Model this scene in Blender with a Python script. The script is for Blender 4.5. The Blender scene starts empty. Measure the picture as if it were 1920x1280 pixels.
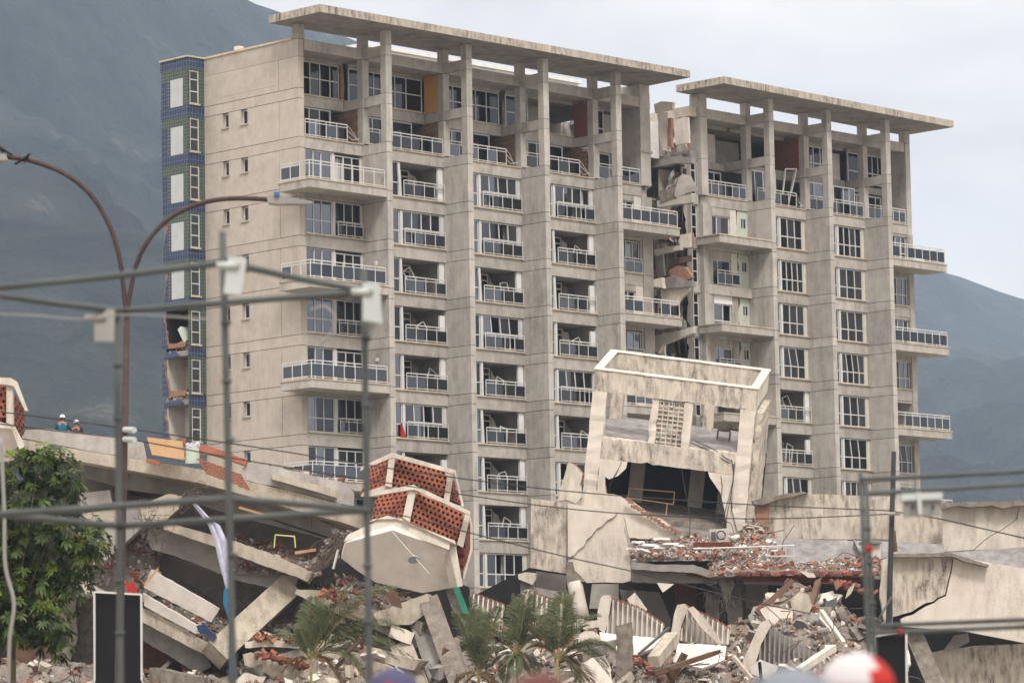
import bpy, bmesh, math, random
from mathutils import Vector as V, Matrix as M, noise
from mathutils.geometry import tessellate_polygon
rnd = random.Random(11)
R = math.radians
sc = bpy.context.scene
COL = sc.collection
# ------------------------------------------------------------------ camera
ZO = 33.0                                   # height of the joint line used as the tower datum
FPX = 6698.0
YAW, PIT, ROL = R(45.34), R(6.60), R(-1.01)
CAM = V((-144.2, -145.85, 1.63))
_d = V((math.sin(YAW) * math.cos(PIT), math.cos(YAW) * math.cos(PIT), math.sin(PIT)))
_r0 = V((math.cos(YAW), -math.sin(YAW), 0)); _u0 = _r0.cross(_d)
_r = _r0 * math.cos(ROL) + _u0 * math.sin(ROL); _u = _u0 * math.cos(ROL) - _r0 * math.sin(ROL)
cd = bpy.data.cameras.new('camera'); cam = bpy.data.objects.new('camera', cd); COL.objects.link(cam)
cam.matrix_world = M(((_r.x, _u.x, -_d.x, CAM.x), (_r.y, _u.y, -_d.y, CAM.y), (_r.z, _u.z, -_d.z, CAM.z), (0, 0, 0, 1)))
cd.sensor_width = 36; cd.lens = FPX * 36 / 1920; cd.clip_start = 0.5; cd.clip_end = 30000
cd.dof.use_dof = True; cd.dof.focus_distance = 190; cd.dof.aperture_fstop = (cd.lens / 1000) / 0.040
sc.camera = cam
# ------------------------------------------------------------------ sky, sun, exposure
SUN_EL, SUN_AZ = R(50), R(212)              # azimuth measured from +Y towards +X
w = bpy.data.worlds.new('World'); sc.world = w; w.use_nodes = True
nt = w.node_tree; nt.nodes.clear()
def N(t, kind, **k):
    n = t.nodes.new(kind)
    for a, b in k.items(): setattr(n, a, b)
    return n
out = N(nt, 'ShaderNodeOutputWorld'); bg = N(nt, 'ShaderNodeBackground'); bg.inputs[1].default_value = 0.1
sky = N(nt, 'ShaderNodeTexSky'); sky.sky_type = 'NISHITA'; sky.sun_disc = False
sky.sun_elevation = SUN_EL; sky.sun_rotation = SUN_AZ
tc = N(nt, 'ShaderNodeTexCoord'); sep = N(nt, 'ShaderNodeSeparateXYZ'); nt.links.new(tc.outputs['Generated'], sep.inputs[0])
ov = N(nt, 'ShaderNodeMapRange'); ov.inputs[1].default_value = 0; ov.inputs[2].default_value = 1; ov.inputs[3].default_value = 3.7; ov.inputs[4].default_value = 15.5
nt.links.new(sep.outputs['Z'], ov.inputs[0])             # overcast vault: brighter towards the zenith
mp = N(nt, 'ShaderNodeMapping'); mp.inputs['Scale'].default_value = (1, 1, 2.2); nt.links.new(tc.outputs['Generated'], mp.inputs[0])
nz = N(nt, 'ShaderNodeTexNoise'); nz.inputs['Scale'].default_value = 6.5; nz.inputs['Detail'].default_value = 7; nz.inputs['Roughness'].default_value = .5; nz.inputs['Distortion'].default_value = .4
nt.links.new(mp.outputs[0], nz.inputs['Vector'])
cl = N(nt, 'ShaderNodeMapRange'); cl.inputs[1].default_value = .3; cl.inputs[2].default_value = .7; cl.inputs[3].default_value = .62; cl.inputs[4].default_value = 1.26
nt.links.new(nz.outputs['Fac'], cl.inputs[0])
mu = N(nt, 'ShaderNodeMath', operation='MULTIPLY'); nt.links.new(ov.outputs[0], mu.inputs[0]); nt.links.new(cl.outputs[0], mu.inputs[1])
cc = N(nt, 'ShaderNodeCombineXYZ')
for i, kf in enumerate((1.05, .965, .89)):
    q = N(nt, 'ShaderNodeMath', operation='MULTIPLY'); q.inputs[1].default_value = kf
    nt.links.new(mu.outputs[0], q.inputs[0]); nt.links.new(q.outputs[0], cc.inputs[i])
mx = N(nt, 'ShaderNodeMix', data_type='RGBA'); mx.inputs['Factor'].default_value = .97
nt.links.new(sky.outputs[0], mx.inputs[6]); nt.links.new(cc.outputs[0], mx.inputs[7])
nt.links.new(mx.outputs[2], bg.inputs[0]); nt.links.new(bg.outputs[0], out.inputs[0])
sl = bpy.data.lights.new('sun', 'SUN'); sl.energy = 1.5; sl.angle = R(14); sl.color = (1, .96, .9)
so = bpy.data.objects.new('sun', sl); COL.objects.link(so); so.location = (-60, -90, 120)
sd = V((math.sin(SUN_AZ) * math.cos(SUN_EL), math.cos(SUN_AZ) * math.cos(SUN_EL), math.sin(SUN_EL)))
so.rotation_euler = sd.to_track_quat('Z', 'Y').to_euler()
vs = sc.view_settings; vs.view_transform = 'Standard'; vs.look = 'None'; vs.gamma = 1; vs.use_curve_mapping = False; vs.exposure = 0.85
sc.cycles.volume_bounces = 2; sc.cycles.transparent_max_bounces = 12; sc.cycles.max_bounces = 6
# ------------------------------------------------------------------ helpers
def U(px, py, d): return CAM + (_d + _r * ((px - 960) / FPX) - _u * ((py - 640) / FPX)) * d
def S(r, g, b):
    f = lambda c: (c / 255 / 12.92) if c < 10.3 else ((c / 255 + .055) / 1.055) ** 2.4
    return (f(r), f(g), f(b), 1)
MT = {}
def mat(name, c1, c2=None, rough=.85, scale=1.5, streak=0., bump=.0, bscale=20, stain=None, stain_amt=.0, stain_scale=.6, spec=.25, metal=0, grid=None, mort=None, detail=5, vary=0.):
    m = bpy.data.materials.new(name); m.use_nodes = True; t = m.node_tree; b = t.nodes['Principled BSDF']
    b.inputs['Roughness'].default_value = rough; b.inputs['Specular IOR Level'].default_value = spec; b.inputs['Metallic'].default_value = metal
    L = t.links.new
    pos = N(t, 'ShaderNodeNewGeometry').outputs['Position']
    col = None
    def noise_(sc_, vec, det=detail, ro=.6):
        n = N(t, 'ShaderNodeTexNoise'); n.inputs['Scale'].default_value = sc_; n.inputs['Detail'].default_value = det; n.inputs['Roughness'].default_value = ro
        L(vec, n.inputs['Vector']); return n.outputs['Fac']
    def mr(v, a, b_, c=0., d=1.):
        n = N(t, 'ShaderNodeMapRange'); n.inputs[1].default_value = a; n.inputs[2].default_value = b_; n.inputs[3].default_value = c; n.inputs[4].default_value = d; L(v, n.inputs[0]); return n.outputs[0]
    def mix(f, a, b_, mode='MIX'):
        n = N(t, 'ShaderNodeMix', data_type='RGBA', blend_type=mode)
        if isinstance(f, float): n.inputs['Factor'].default_value = f
        else: L(f, n.inputs['Factor'])
        for s, v in ((6, a), (7, b_)):
            if isinstance(v, tuple): n.inputs[s].default_value = v
            else: L(v, n.inputs[s])
        return n.outputs[2]
    if c2 is None: c2 = tuple(x * .8 for x in c1[:3]) + (1,)
    f = mr(noise_(scale, pos), .32, .68)
    col = mix(f, c1, c2)
    hgt = None
    if streak:
        mp = N(t, 'ShaderNodeMapping'); mp.inputs['Scale'].default_value = (5.5, 5.5, .22); L(pos, mp.inputs[0])
        s = noise_(1.7, mp.outputs[0], 4, .7)
        hgt = s
        col = mix(mr(s, .3, .7, 0, streak), col, tuple(x * .5 for x in c1[:3]) + (1,))
    if stain:
        mp = N(t, 'ShaderNodeMapping'); mp.inputs['Scale'].default_value = (1, 1, .28); L(pos, mp.inputs[0])
        s = noise_(stain_scale * 2, mp.outputs[0], 8, .65)
        k_ = N(t, 'ShaderNodeMath', operation='MULTIPLY'); L(mr(s, .42, .66, 0, min(1, stain_amt * 1.25)), k_.inputs[0]); L(mr(noise_(stain_scale * .22, pos, 3), .34, .56, .15, 1), k_.inputs[1])
        fine = N(t, 'ShaderNodeMath', operation='MULTIPLY'); L(k_.outputs[0], fine.inputs[0]); L(mr(noise_(stain_scale * 9, pos, 4), .3, .6, .35, 1.1), fine.inputs[1])
        col = mix(fine.outputs[0], col, stain)
    if grid:
        br = N(t, 'ShaderNodeTexBrick'); br.offset = grid[4] if len(grid) > 4 else 0.
        br.inputs['Scale'].default_value = 1; br.inputs['Brick Width'].default_value = grid[0]; br.inputs['Row Height'].default_value = grid[1]; br.inputs['Mortar Size'].default_value = grid[2]
        br.inputs['Color1'].default_value = (1, 1, 1, 1); br.inputs['Color2'].default_value = (grid[3],) * 3 + (1,); br.inputs['Mortar'].default_value = (0, 0, 0, 1)
        sp = N(t, 'ShaderNodeSeparateXYZ'); L(pos, sp.inputs[0]); ad = N(t, 'ShaderNodeMath', operation='ADD'); L(sp.outputs[0], ad.inputs[0]); L(sp.outputs[1], ad.inputs[1])
        cb = N(t, 'ShaderNodeCombineXYZ'); L(ad.outputs[0], cb.inputs[0]); L(sp.outputs[2], cb.inputs[1]); L(cb.outputs[0], br.inputs['Vector'])
        col = mix(1., col, br.outputs['Color'], 'MULTIPLY')
        if mort: col = mix(br.outputs['Fac'], col, mort)
    if vary:
        oi = N(t, 'ShaderNodeObjectInfo'); v_ = mr(oi.outputs['Random'], 0, 1, 1 - vary, 1 + vary * .5)
        vm = N(t, 'ShaderNodeVectorMath', operation='SCALE'); L(col, vm.inputs[0]); L(v_, vm.inputs['Scale']); col = vm.outputs[0]
    L(col, b.inputs['Base Color'])
    if bump:
        n = N(t, 'ShaderNodeBump'); n.inputs['Strength'].default_value = bump; n.inputs['Distance'].default_value = .03
        h2 = noise_(bscale, pos, 4)
        if hgt is not None:
            a = N(t, 'ShaderNodeMath', operation='ADD'); L(h2, a.inputs[0]); L(hgt, a.inputs[1]); h2 = a.outputs[0]
        L(h2, n.inputs['Height']); L(n.outputs[0], b.inputs['Normal'])
    MT[name] = m; return m
def glassmat(name, tint, refl=.10):
    m = bpy.data.materials.new(name); m.use_nodes = True; t = m.node_tree; t.nodes.clear(); L = t.links.new
    o = N(t, 'ShaderNodeOutputMaterial'); tr = N(t, 'ShaderNodeBsdfTransparent'); tr.inputs[0].default_value = tint + (1,)
    gl = N(t, 'ShaderNodeBsdfGlossy'); gl.inputs[0].default_value = (.82, .88, 1, 1); gl.inputs['Roughness'].default_value = .05
    fr = N(t, 'ShaderNodeFresnel'); fr.inputs[0].default_value = 1.5
    ad = N(t, 'ShaderNodeMath', operation='ADD'); ad.inputs[1].default_value = refl; L(fr.outputs[0], ad.inputs[0])
    nzz = N(t, 'ShaderNodeTexNoise'); nzz.inputs['Scale'].default_value = .8; bp = N(t, 'ShaderNodeBump'); bp.inputs['Strength'].default_value = .12; L(nzz.outputs[0], bp.inputs['Height']); L(bp.outputs[0], gl.inputs['Normal'])
    ms = N(t, 'ShaderNodeMixShader'); L(ad.outputs[0], ms.inputs[0]); L(tr.outputs[0], ms.inputs[1]); L(gl.outputs[0], ms.inputs[2]); L(ms.outputs[0], o.inputs[0])
    MT[name] = m; return m
CON = S(178, 171, 161)
mat('concrete', S(193, 187, 180), S(173, 167, 160), streak=.27, bump=.35, bscale=9, stain=S(112, 107, 101), stain_amt=.45, stain_scale=.9, vary=.14)
mat('concrete_side', S(191, 181, 170), S(175, 165, 154), streak=.24, bump=.35, bscale=9, stain=S(134, 122, 112), stain_amt=.28, vary=.07)
mat('concrete_smooth', S(184, 178, 170), S(164, 158, 150), streak=.15, bump=.2, stain=S(104, 98, 90), stain_amt=.45, stain_scale=1.1, vary=.14)
mat('concrete_roof', S(196, 186, 172), S(168, 158, 146), streak=.5, bump=.2, stain=S(54, 50, 46), stain_amt=.95, stain_scale=2.4)
mat('concrete_dark', S(88, 84, 80), S(70, 66, 62), bump=.2)
mat('concrete_broken', S(140, 131, 121), S(100, 92, 84), bump=.9, bscale=7, scale=3)
mat('concrete_grey', S(150, 145, 140), S(126, 121, 117), bump=.3, stain=S(80, 76, 72), stain_amt=.4)
mat('sill', S(206, 190, 166), S(180, 164, 142), stain=S(110, 100, 90), stain_amt=.4)
mat('plaster', S(214, 208, 200), S(196, 188, 180), stain=S(140, 130, 122), stain_amt=.35)
mat('soffit_white', S(226, 218, 210), S(212, 203, 196), stain=S(170, 160, 152), stain_amt=.3)
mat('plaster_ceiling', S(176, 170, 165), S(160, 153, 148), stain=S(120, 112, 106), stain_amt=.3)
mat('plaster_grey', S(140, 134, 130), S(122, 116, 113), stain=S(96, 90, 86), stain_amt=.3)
mat('interior', S(188, 180, 172), S(164, 157, 150), vary=.2)
mat('painted_interior_shade', S(38, 34, 32), S(28, 25, 24))  # near-black: shade of unlit rooms and voids is put into the colour
mat('mint', S(196, 206, 192), S(178, 190, 176), stain=S(150, 110, 90), stain_amt=.3)
mat('white_paint', S(226, 226, 224), S(208, 208, 206), rough=.5)
mat('white_frame', S(204, 204, 202), S(188, 188, 186), rough=.4, spec=.4)
mat('cream_frame', S(214, 206, 190), S(196, 188, 172), rough=.5)
mat('cream', S(212, 203, 191), S(199, 189, 176), streak=.1, bump=.15, stain=S(120, 108, 96), stain_amt=.45, stain_scale=.9)
mat('cream_stained', S(206, 196, 182), S(188, 176, 161), streak=.25, bump=.25, stain=S(86, 79, 72), stain_amt=.8, stain_scale=1.9)
mat('cream_light', S(218, 209, 196), S(200, 190, 175), bump=.15, stain=S(130, 118, 104), stain_amt=.4)
mat('beige', S(188, 178, 162), S(170, 160, 145), bump=.4, bscale=8, stain=S(110, 98, 84), stain_amt=.6, stain_scale=1.2)
mat('grey_white', S(184, 178, 174), S(160, 154, 150), bump=.3, stain=S(112, 104, 98), stain_amt=.5)
mat('orange', S(200, 148, 82), S(188, 134, 70))
mat('terracotta', S(166, 104, 82), S(142, 84, 66), scale=4, bump=.3, stain=S(110, 66, 52), stain_amt=.3)
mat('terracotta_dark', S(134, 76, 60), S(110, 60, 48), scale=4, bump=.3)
mat('brick_wall', S(142, 76, 60), S(122, 62, 48), scale=6, grid=(.36, .16, .012, .8, .5), mort=S(120, 96, 84), bump=.3)
mat('brick_thin', S(160, 128, 104), S(128, 98, 78), scale=6, grid=(.4, .09, .012, .6, .5), mort=S(92, 80, 70), bump=.4)
mat('brick_rubble', S(156, 118, 98), S(122, 94, 80), scale=5, bump=.6)
mat('tile_blue', S(56, 68, 98), S(44, 54, 82), rough=.5, spec=.3, scale=3, grid=(.22, .34, .011, .78), mort=S(108, 116, 130))
mat('tile_green', S(74, 86, 76), S(60, 70, 62), rough=.5, spec=.3, scale=3, grid=(.2, .2, .009, .75), mort=S(118, 132, 120))
mat('tile_black', S(40, 42, 48), S(30, 32, 38), rough=.3, spec=.5, grid=(.2, .2, .014, .7), mort=S(120, 126, 130))
mat('panel_white', S(184, 188, 188), S(172, 176, 176), rough=.5, grid=(.3, .2, .004, .97), mort=S(184, 188, 188))
mat('curtain', S(206, 202, 200), S(178, 174, 172), rough=.95)
mat('curtain_grey', S(118, 114, 114), S(96, 92, 92), rough=.95)
mat('wood', S(186, 148, 110), S(168, 128, 92), streak=.2, rough=.6)
mat('wood_dark', S(108, 80, 62), S(86, 64, 50), streak=.3, rough=.6)
mat('steel', S(88, 92, 92), S(70, 74, 74), rough=.6, metal=.1, bump=.1)
mat('rust', S(80, 66, 62), S(60, 48, 46), rough=.7, scale=6)
mat('rebar', S(104, 90, 82), S(74, 62, 56), rough=.8, scale=8)
mat('cable', S(52, 52, 54), S(40, 40, 42), rough=.6)
mat('red', S(170, 50, 44), S(150, 40, 36)); mat('orange_pipe', S(176, 84, 54), S(160, 72, 46))
mat('blue_cloth', S(60, 140, 180), S(44, 116, 160), rough=.9, scale=5)
mat('white_cloth', S(206, 206, 220), S(170, 170, 196), rough=.95, scale=4)
mat('navy', S(52, 66, 100), S(40, 52, 84)); mat('green_cloth', S(60, 140, 116), S(46, 116, 96)); mat('brown', S(110, 76, 60), S(88, 60, 48))
mat('black_paint', S(22, 22, 24), S(18, 18, 20), rough=.35)
mat('plastic', S(186, 190, 188), S(172, 176, 174), rough=.45); mat('plastic_grey', S(148, 146, 143), S(134, 132, 129), rough=.5)
mat('tar', S(148, 145, 143), S(116, 112, 110), rough=.8, scale=2.5, bump=.3, stain=S(92, 88, 86), stain_amt=.5)
glassmat('glass_blue', (.32, .41, .56), .17); glassmat('glass_dark', (.36, .38, .40), .02); glassmat('glass_grey', (.42, .44, .48), .08)
glassmat('glass_rail', (.44, .50, .58), .08); glassmat('glass_rail_dark', (.36, .38, .41), .04); glassmat('glass_rail_blue', (.46, .54, .66), .12)
GL = ['glass_blue', 'glass_blue', 'glass_dark', 'glass_grey']
W = {}
def link(o, parent=None, wm=None):
    COL.objects.link(o); wm = wm or M.Identity(4); W[o.name] = wm
    if parent is not None:
        o.parent = parent; o.matrix_parent_inverse = W[parent.name].inverted()
    o.matrix_basis = wm
    return o
def tag(o, label, cat, group=None, kind=None):
    if label: o['label'] = label
    if cat: o['category'] = cat
    if group: o['group'] = group
    if kind or cat: o['kind'] = kind or 'thing'
    return o
def thing(name, label, cat, loc=(0, 0, 0), group=None):
    o = bpy.data.objects.new(name, None); o.empty_display_size = .3
    link(o, None, M.Translation(V(loc))); return tag(o, label, cat, group)
class MB:
    def __init__(s): s.v = []; s.f = []; s.m = []
    def add(s, vs_, fs, mi=0):
        n = len(s.v); s.v += [V(p) for p in vs_]; s.f += [tuple(i + n for i in f) for f in fs]; s.m += [mi] * len(fs); return s
    def box(s, a, b, mi=0):
        x0, y0, z0 = a; x1, y1, z1 = b
        return s.add([(x0, y0, z0), (x1, y0, z0), (x1, y1, z0), (x0, y1, z0), (x0, y0, z1), (x1, y0, z1), (x1, y1, z1), (x0, y1, z1)],
                     [(0, 3, 2, 1), (4, 5, 6, 7), (0, 1, 5, 4), (1, 2, 6, 5), (2, 3, 7, 6), (3, 0, 4, 7)], mi)
    def obox(s, c, a, b, d, mi=0):
        c, a, b, d = V(c), V(a), V(b), V(d)
        p = [c - a - b - d, c + a - b - d, c + a + b - d, c - a + b - d, c - a - b + d, c + a - b + d, c + a + b + d, c - a + b + d]
        return s.add(p, [(0, 3, 2, 1), (4, 5, 6, 7), (0, 1, 5, 4), (1, 2, 6, 5), (2, 3, 7, 6), (3, 0, 4, 7)], mi)
    def beam(s, p, q, wd, ht, up=(0, 0, 1), mi=0):
        p, q = V(p), V(q); d = q - p; x = d.normalized(); up = V(up)
        if abs(x.dot(up)) > .98: up = V((0, 1, 0))
        y = up.cross(x).normalized(); z = x.cross(y)
        return s.obox((p + q) / 2, d / 2, y * wd / 2, z * ht / 2, mi)
    def prism(s, pts, ext, mi=0, holes=(), mi_side=None):
        pts = [V(p) for p in pts]; ext = V(ext); loops = [pts] + [[V(p) for p in h] for h in holes]
        tri = tessellate_polygon(loops); allp = [p for l in loops for p in l]; n = len(allp)
        s.add(allp + [p + ext for p in allp], [tuple(t) for t in tri] + [tuple(i + n for i in reversed(t)) for t in tri], mi)
        base = len(s.v) - 2 * n; o = 0; ms = mi if mi_side is None else mi_side
        for l in loops:
            k = len(l)
            for i in range(k):
                a, b = o + i, o + (i + 1) % k
                s.f.append((base + a, base + b, base + b + n, base + a + n)); s.m.append(ms)
            o += k
        return s
    def tube(s, path, r, n=6, mi=0, r2=None, cap=True):
        path = [V(p) for p in path]; k = len(path); rings = []
        for i, p in enumerate(path):
            t = (path[min(i + 1, k - 1)] - path[max(i - 1, 0)]).normalized()
            a = V((0, 0, 1)) if abs(t.z) < .9 else V((1, 0, 0))
            x = t.cross(a).normalized(); y = t.cross(x); rr = r if r2 is None else r + (r2 - r) * i / (k - 1)
            rings.append([p + (x * math.cos(j * 2 * math.pi / n) + y * math.sin(j * 2 * math.pi / n)) * rr for j in range(n)])
        fs = [(i * n + j, i * n + (j + 1) % n, (i + 1) * n + (j + 1) % n, (i + 1) * n + j) for i in range(k - 1) for j in range(n)]
        if cap: fs += [tuple(range(n - 1, -1, -1)), tuple(range((k - 1) * n, k * n))]
        return s.add([p for g in rings for p in g], fs, mi)
    def obj(s, name, mats, parent=None, smooth=False, fixn=False):
        if isinstance(mats, str): mats = [mats]
        lo = V((min(p[i] for p in s.v) for i in range(3))); hi = V((max(p[i] for p in s.v) for i in range(3)))
        c = (lo + hi) / 2
        if parent is None: c.z = lo.z
        me = bpy.data.meshes.new(name); me.from_pydata([p - c for p in s.v], [], s.f)
        for m in mats: me.materials.append(MT[m])
        me.polygons.foreach_set('material_index', s.m)
        if smooth: me.polygons.foreach_set('use_smooth', [True] * len(me.polygons))
        if fixn:
            bm = bmesh.new(); bm.from_mesh(me); bmesh.ops.recalc_face_normals(bm, faces=bm.faces); bm.to_mesh(me); bm.free()
        me.update()
        return link(bpy.data.objects.new(name, me), parent, M.Translation(c))
CUBE = {}
def bx(name, m, parent, a, b):
    """a box part: shares one unit cube per material"""
    if m not in CUBE:
        mb = MB().box((-.5,) * 3, (.5,) * 3); me = bpy.data.meshes.new('block_' + m); me.from_pydata(mb.v, [], mb.f); me.materials.append(MT[m]); CUBE[m] = me
    a, b = V(a), V(b); s = b - a
    return link(bpy.data.objects.new(name, CUBE[m]), parent, M.Translation((a + b) / 2) @ M.Diagonal((abs(s.x), abs(s.y), abs(s.z), 1)))
def jag(p, q, n, amp, r=rnd):
    """points from p to q (p included, q not) pushed off the line at random"""
    p, q = V(p), V(q); t = (q - p); L_ = t.length; nn = V((-t.y, t.x)) / (L_ or 1)
    return [tuple(p + t * (i / n + (r.uniform(-.25, .25) / n if i else 0)) + nn * (r.uniform(-amp, amp) if i else 0)) for i in range(n)]
def zk(k): return ZO - 2.8 * k
# ------------------------------------------------------------------ tower parts
YW = 1.94                                   # wall plane of the floors; fins stand out to Y = 0
YP = 3.6                                    # set-back wall plane of the two top floors
def window(par, x0, x1, y, z0, z1, xs=(), zt=None, fw=.06, skew=0., miss=(), glass=None, m='white_frame', curtain=0., low=True, name='window'):
    """frame (the part) with panes as sub-parts; skew leans the upper lights as in a racked frame"""
    mb = MB(); edges = [x0] + list(xs) + [x1]
    t = .05; zt_ = zt if zt is not None else None
    mb.box((x0, y - t, z0), (x1, y + t, z0 + fw)); mb.box((x0, y - t, z1 - fw), (x1, y + t, z1))
    for x in (x0, x1 - fw): mb.box((x, y - t + .003, z0 + fw), (x + fw, y + t - .003, z1 - fw))
    zb = z0 + fw
    if zt_: mb.box((x0 + fw, y - t - .004, zt_ - fw / 2), (x1 - fw, y + t - .004, zt_ + fw / 2)); zb = zt_ + fw / 2
    for x in xs:
        if zt_ and low: mb.box((x - fw / 2, y - t + .005, z0 + fw), (x + fw / 2, y + t - .005, zt_ - fw / 2))
        mb.prism([(x - fw / 2, y - t + .005, zb), (x + fw / 2, y - t + .005, zb), (x + fw / 2 - skew, y - t + .005, z1 - fw), (x - fw / 2 - skew, y - t + .005, z1 - fw)], (0, 2 * t - .01, 0))
    w_ = mb.obj(name, m, par)
    n = len(edges) - 1
    for i in range(n):
        a = edges[i] + (fw / 2 if i else fw); b = edges[i + 1] - (fw / 2 if i < n - 1 else fw)
        g = glass if isinstance(glass, str) else rnd.choice(glass or GL)
        sa = skew if i else 0; sb = skew if i < n - 1 else 0
        if ('u', i) not in miss:
            MB().prism([(a, y - .006, zb), (b, y - .006, zb), (b - sb, y - .006, z1 - fw), (a - sa, y - .006, z1 - fw)], (0, .012, 0)).obj('pane', g, w_)
        if zt_ and low and ('l', i) not in miss:
            MB().prism([(a, y - .006, z0 + fw), (b, y - .006, z0 + fw), (b, y - .006, zt_ - fw / 2), (a, y - .006, zt_ - fw / 2)], (0, .012, 0)).obj('pane', g, w_)
    for rep in range(2 if x1 - x0 > 2.2 else 1):
      if curtain and rnd.random() < curtain:
        wd = (x1 - x0) * rnd.uniform(.12, .45); cx = x0 + rnd.uniform(.05, .95 - wd / (x1 - x0)) * (x1 - x0)
        curtain_(w_, cx, cx + wd, y + .25 + .08 * rep, z0 + rnd.choice([.05, .05, .4]), z1 - .1)
    return w_
def curtain_(par, x0, x1, y, z0, z1, m=None):
    n = max(6, int((x1 - x0) / .07)); mb = MB(); vs_ = []
    for i in range(n + 1):
        x = x0 + (x1 - x0) * i / n; yy = y + .05 * math.sin(i * 2.1) + .03 * math.sin(i * .9)
        vs_ += [(x, yy, z0), (x, yy, z1), (x, yy + .01, z0), (x, yy + .01, z1)]
    fs = []
    for i in range(n):
        a = 4 * i; fs += [(a, a + 4, a + 5, a + 1), (a + 2, a + 3, a + 7, a + 6)]
    fs += [(0, 1, 3, 2), (4 * n, 4 * n + 2, 4 * n + 3, 4 * n + 1)]
    return mb.add(vs_, fs).obj('curtain', m or rnd.choice(['curtain', 'curtain', 'curtain_grey']), par, smooth=True)
def railing(par, pts, h=.95, sp=.75, miss=(), rr=.022, glass=True, bent=None, m='white_frame'):
    """white rail on posts with glass infill; pts run along the slab edge"""
    mb = MB(); pts = [V(p) for p in pts]; gl = []
    for si, (a, b) in enumerate(zip(pts, pts[1:])):
        L_ = (b - a).length; n = max(1, round(L_ / sp)); h = h + .005 * (si > 0)
        for zz, q in ((h, 1.25), (h - .17, .9), (.1, .9)): mb.beam(a + V((0, 0, zz)), b + V((0, 0, zz)), 2 * rr * q, 2 * rr * q)
        for i in range(1 if si else 0, n + 1):
            p = a.lerp(b, i / n); mb.beam(p, p + V((0, 0, h - .02)), 2 * rr * .92, 2 * rr * .92)
        for i in range(n): gl.append((a.lerp(b, i / n), a.lerp(b, (i + 1) / n)))
    if bent:                                # loose, buckled rails at the end of the run
        p = V(bent)
        for j in range(3):
            q = pts[-1]; mb.tube([q + V((0, 0, h - .3 * j)), q.lerp(p, .4) + V((0, rnd.uniform(-.1, .1), h * .75 - .3 * j)), p + V((rnd.uniform(-.2, .2), 0, .1 + .1 * j))], rr * .9, 5)
    o = mb.obj('railing', m, par)
    if glass:
        gm_ = rnd.choice(['glass_rail', 'glass_rail', 'glass_rail_blue', 'glass_rail_dark'])
        for i, (a, b) in enumerate(gl):
            if i in miss or rnd.random() < .07: continue
            e = (b - a).normalized() * .05
            a2, b2 = a + e, b - e
            q = V((.006, .006, 0)); lo = V((min(a2.x, b2.x), min(a2.y, b2.y), a.z + .16)) - q; hi = V((max(a2.x, b2.x), max(a2.y, b2.y), a.z + h - .22)) + q
            bx('glass_panel', gm_ if rnd.random() < .85 else 'glass_rail_dark', o, lo, hi)
    return o
def panel_stack(par, x0, x1, y0, y1, k0, k1, m='concrete', top=True):
    """precast panels of one fin: a band and a storey panel at every floor, open joints between"""
    g = .016
    for k in range(k0, k1):
        bx('wall_panel', m, par, (x0, y0, zk(k) + g), (x1, y1, zk(k) + .6 - g))
        bx('wall_panel', m, par, (x0, y0, zk(k + 1) + .6 + g), (x1, y1, zk(k) - g))
    bx('wall_core', 'concrete_dark', par, (x0 + .05, y0 + .05, zk(k1)), (x1 - .05, y1 - .02, zk(k0) + .55))
def column(par, x0, y0, wd, dp, zlist, m='concrete'):
    for a, b in zip(zlist, zlist[1:]): bx('column', m, par, (x0, y0, a + .012), (x0 + wd, y0 + dp, b - .012))
    bx('column_core', 'concrete_dark', par, (x0 + .04, y0 + .04, zlist[0]), (x0 + wd - .04, y0 + dp - .04, zlist[-1]))
def slab_floor(par, x0, x1, k, y1=9.6, m='plaster_ceiling'):
    bx('floor_slab', m, par, (x0, YW + .32, zk(k) + .04), (x1, y1, zk(k) + .5))
def spandrel(par, x0, x1, k, y=YW + .03, m='concrete_smooth', sill=True):
    """wall below the windows of floor k-1: from the head of floor k up to the sill"""
    bx('spandrel', m, par, (x0, y, zk(k) + .003), (x1, y + .28, zk(k) + .71))
    if sill: bx('window_sill', 'sill', par, (x0 + .004, y - .1, zk(k) + .712), (x1 - .004, y + .3, zk(k) + .785))
def bay_closed(par, xa, xb, k, post=3.45, n=4, rail=True, skew=None, curtain=.75, miss=()):
    z0, z1 = zk(k + 1) + .785, zk(k) - .02; y = YW + .2; xp = xb - post
    sk = rnd.choice([0, 0, .05, .1]) if skew is None else skew
    window(par, xa + .02, xp - .12, y, z0, z1, [xa + (xp - xa) * .5], z0 + .8, skew=sk * .6, curtain=.5)
    bx('mullion_post', 'white_frame', par, (xp - .1, y - .1, z0), (xp + .05, y + .1, z1))
    xr = xb - .28; xs = [xp + .1 + (xr - xp - .1) * i / n for i in range(1, n)]
    window(par, xp + .09, xr, y, z0, z1, xs, z0 + (.92 if rail else .78), skew=sk, miss=miss, curtain=curtain, fw=.065)
    bx('jamb_panel', 'white_frame' if rail else 'cream_frame', par, (xr + .01, y - .06, z0), (xb - .02, y + .06, z1))
    if rail: railing(par, [(xp + .15, YW - .02, z0), (xb - .05, YW - .02, z0)], miss=())
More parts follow.
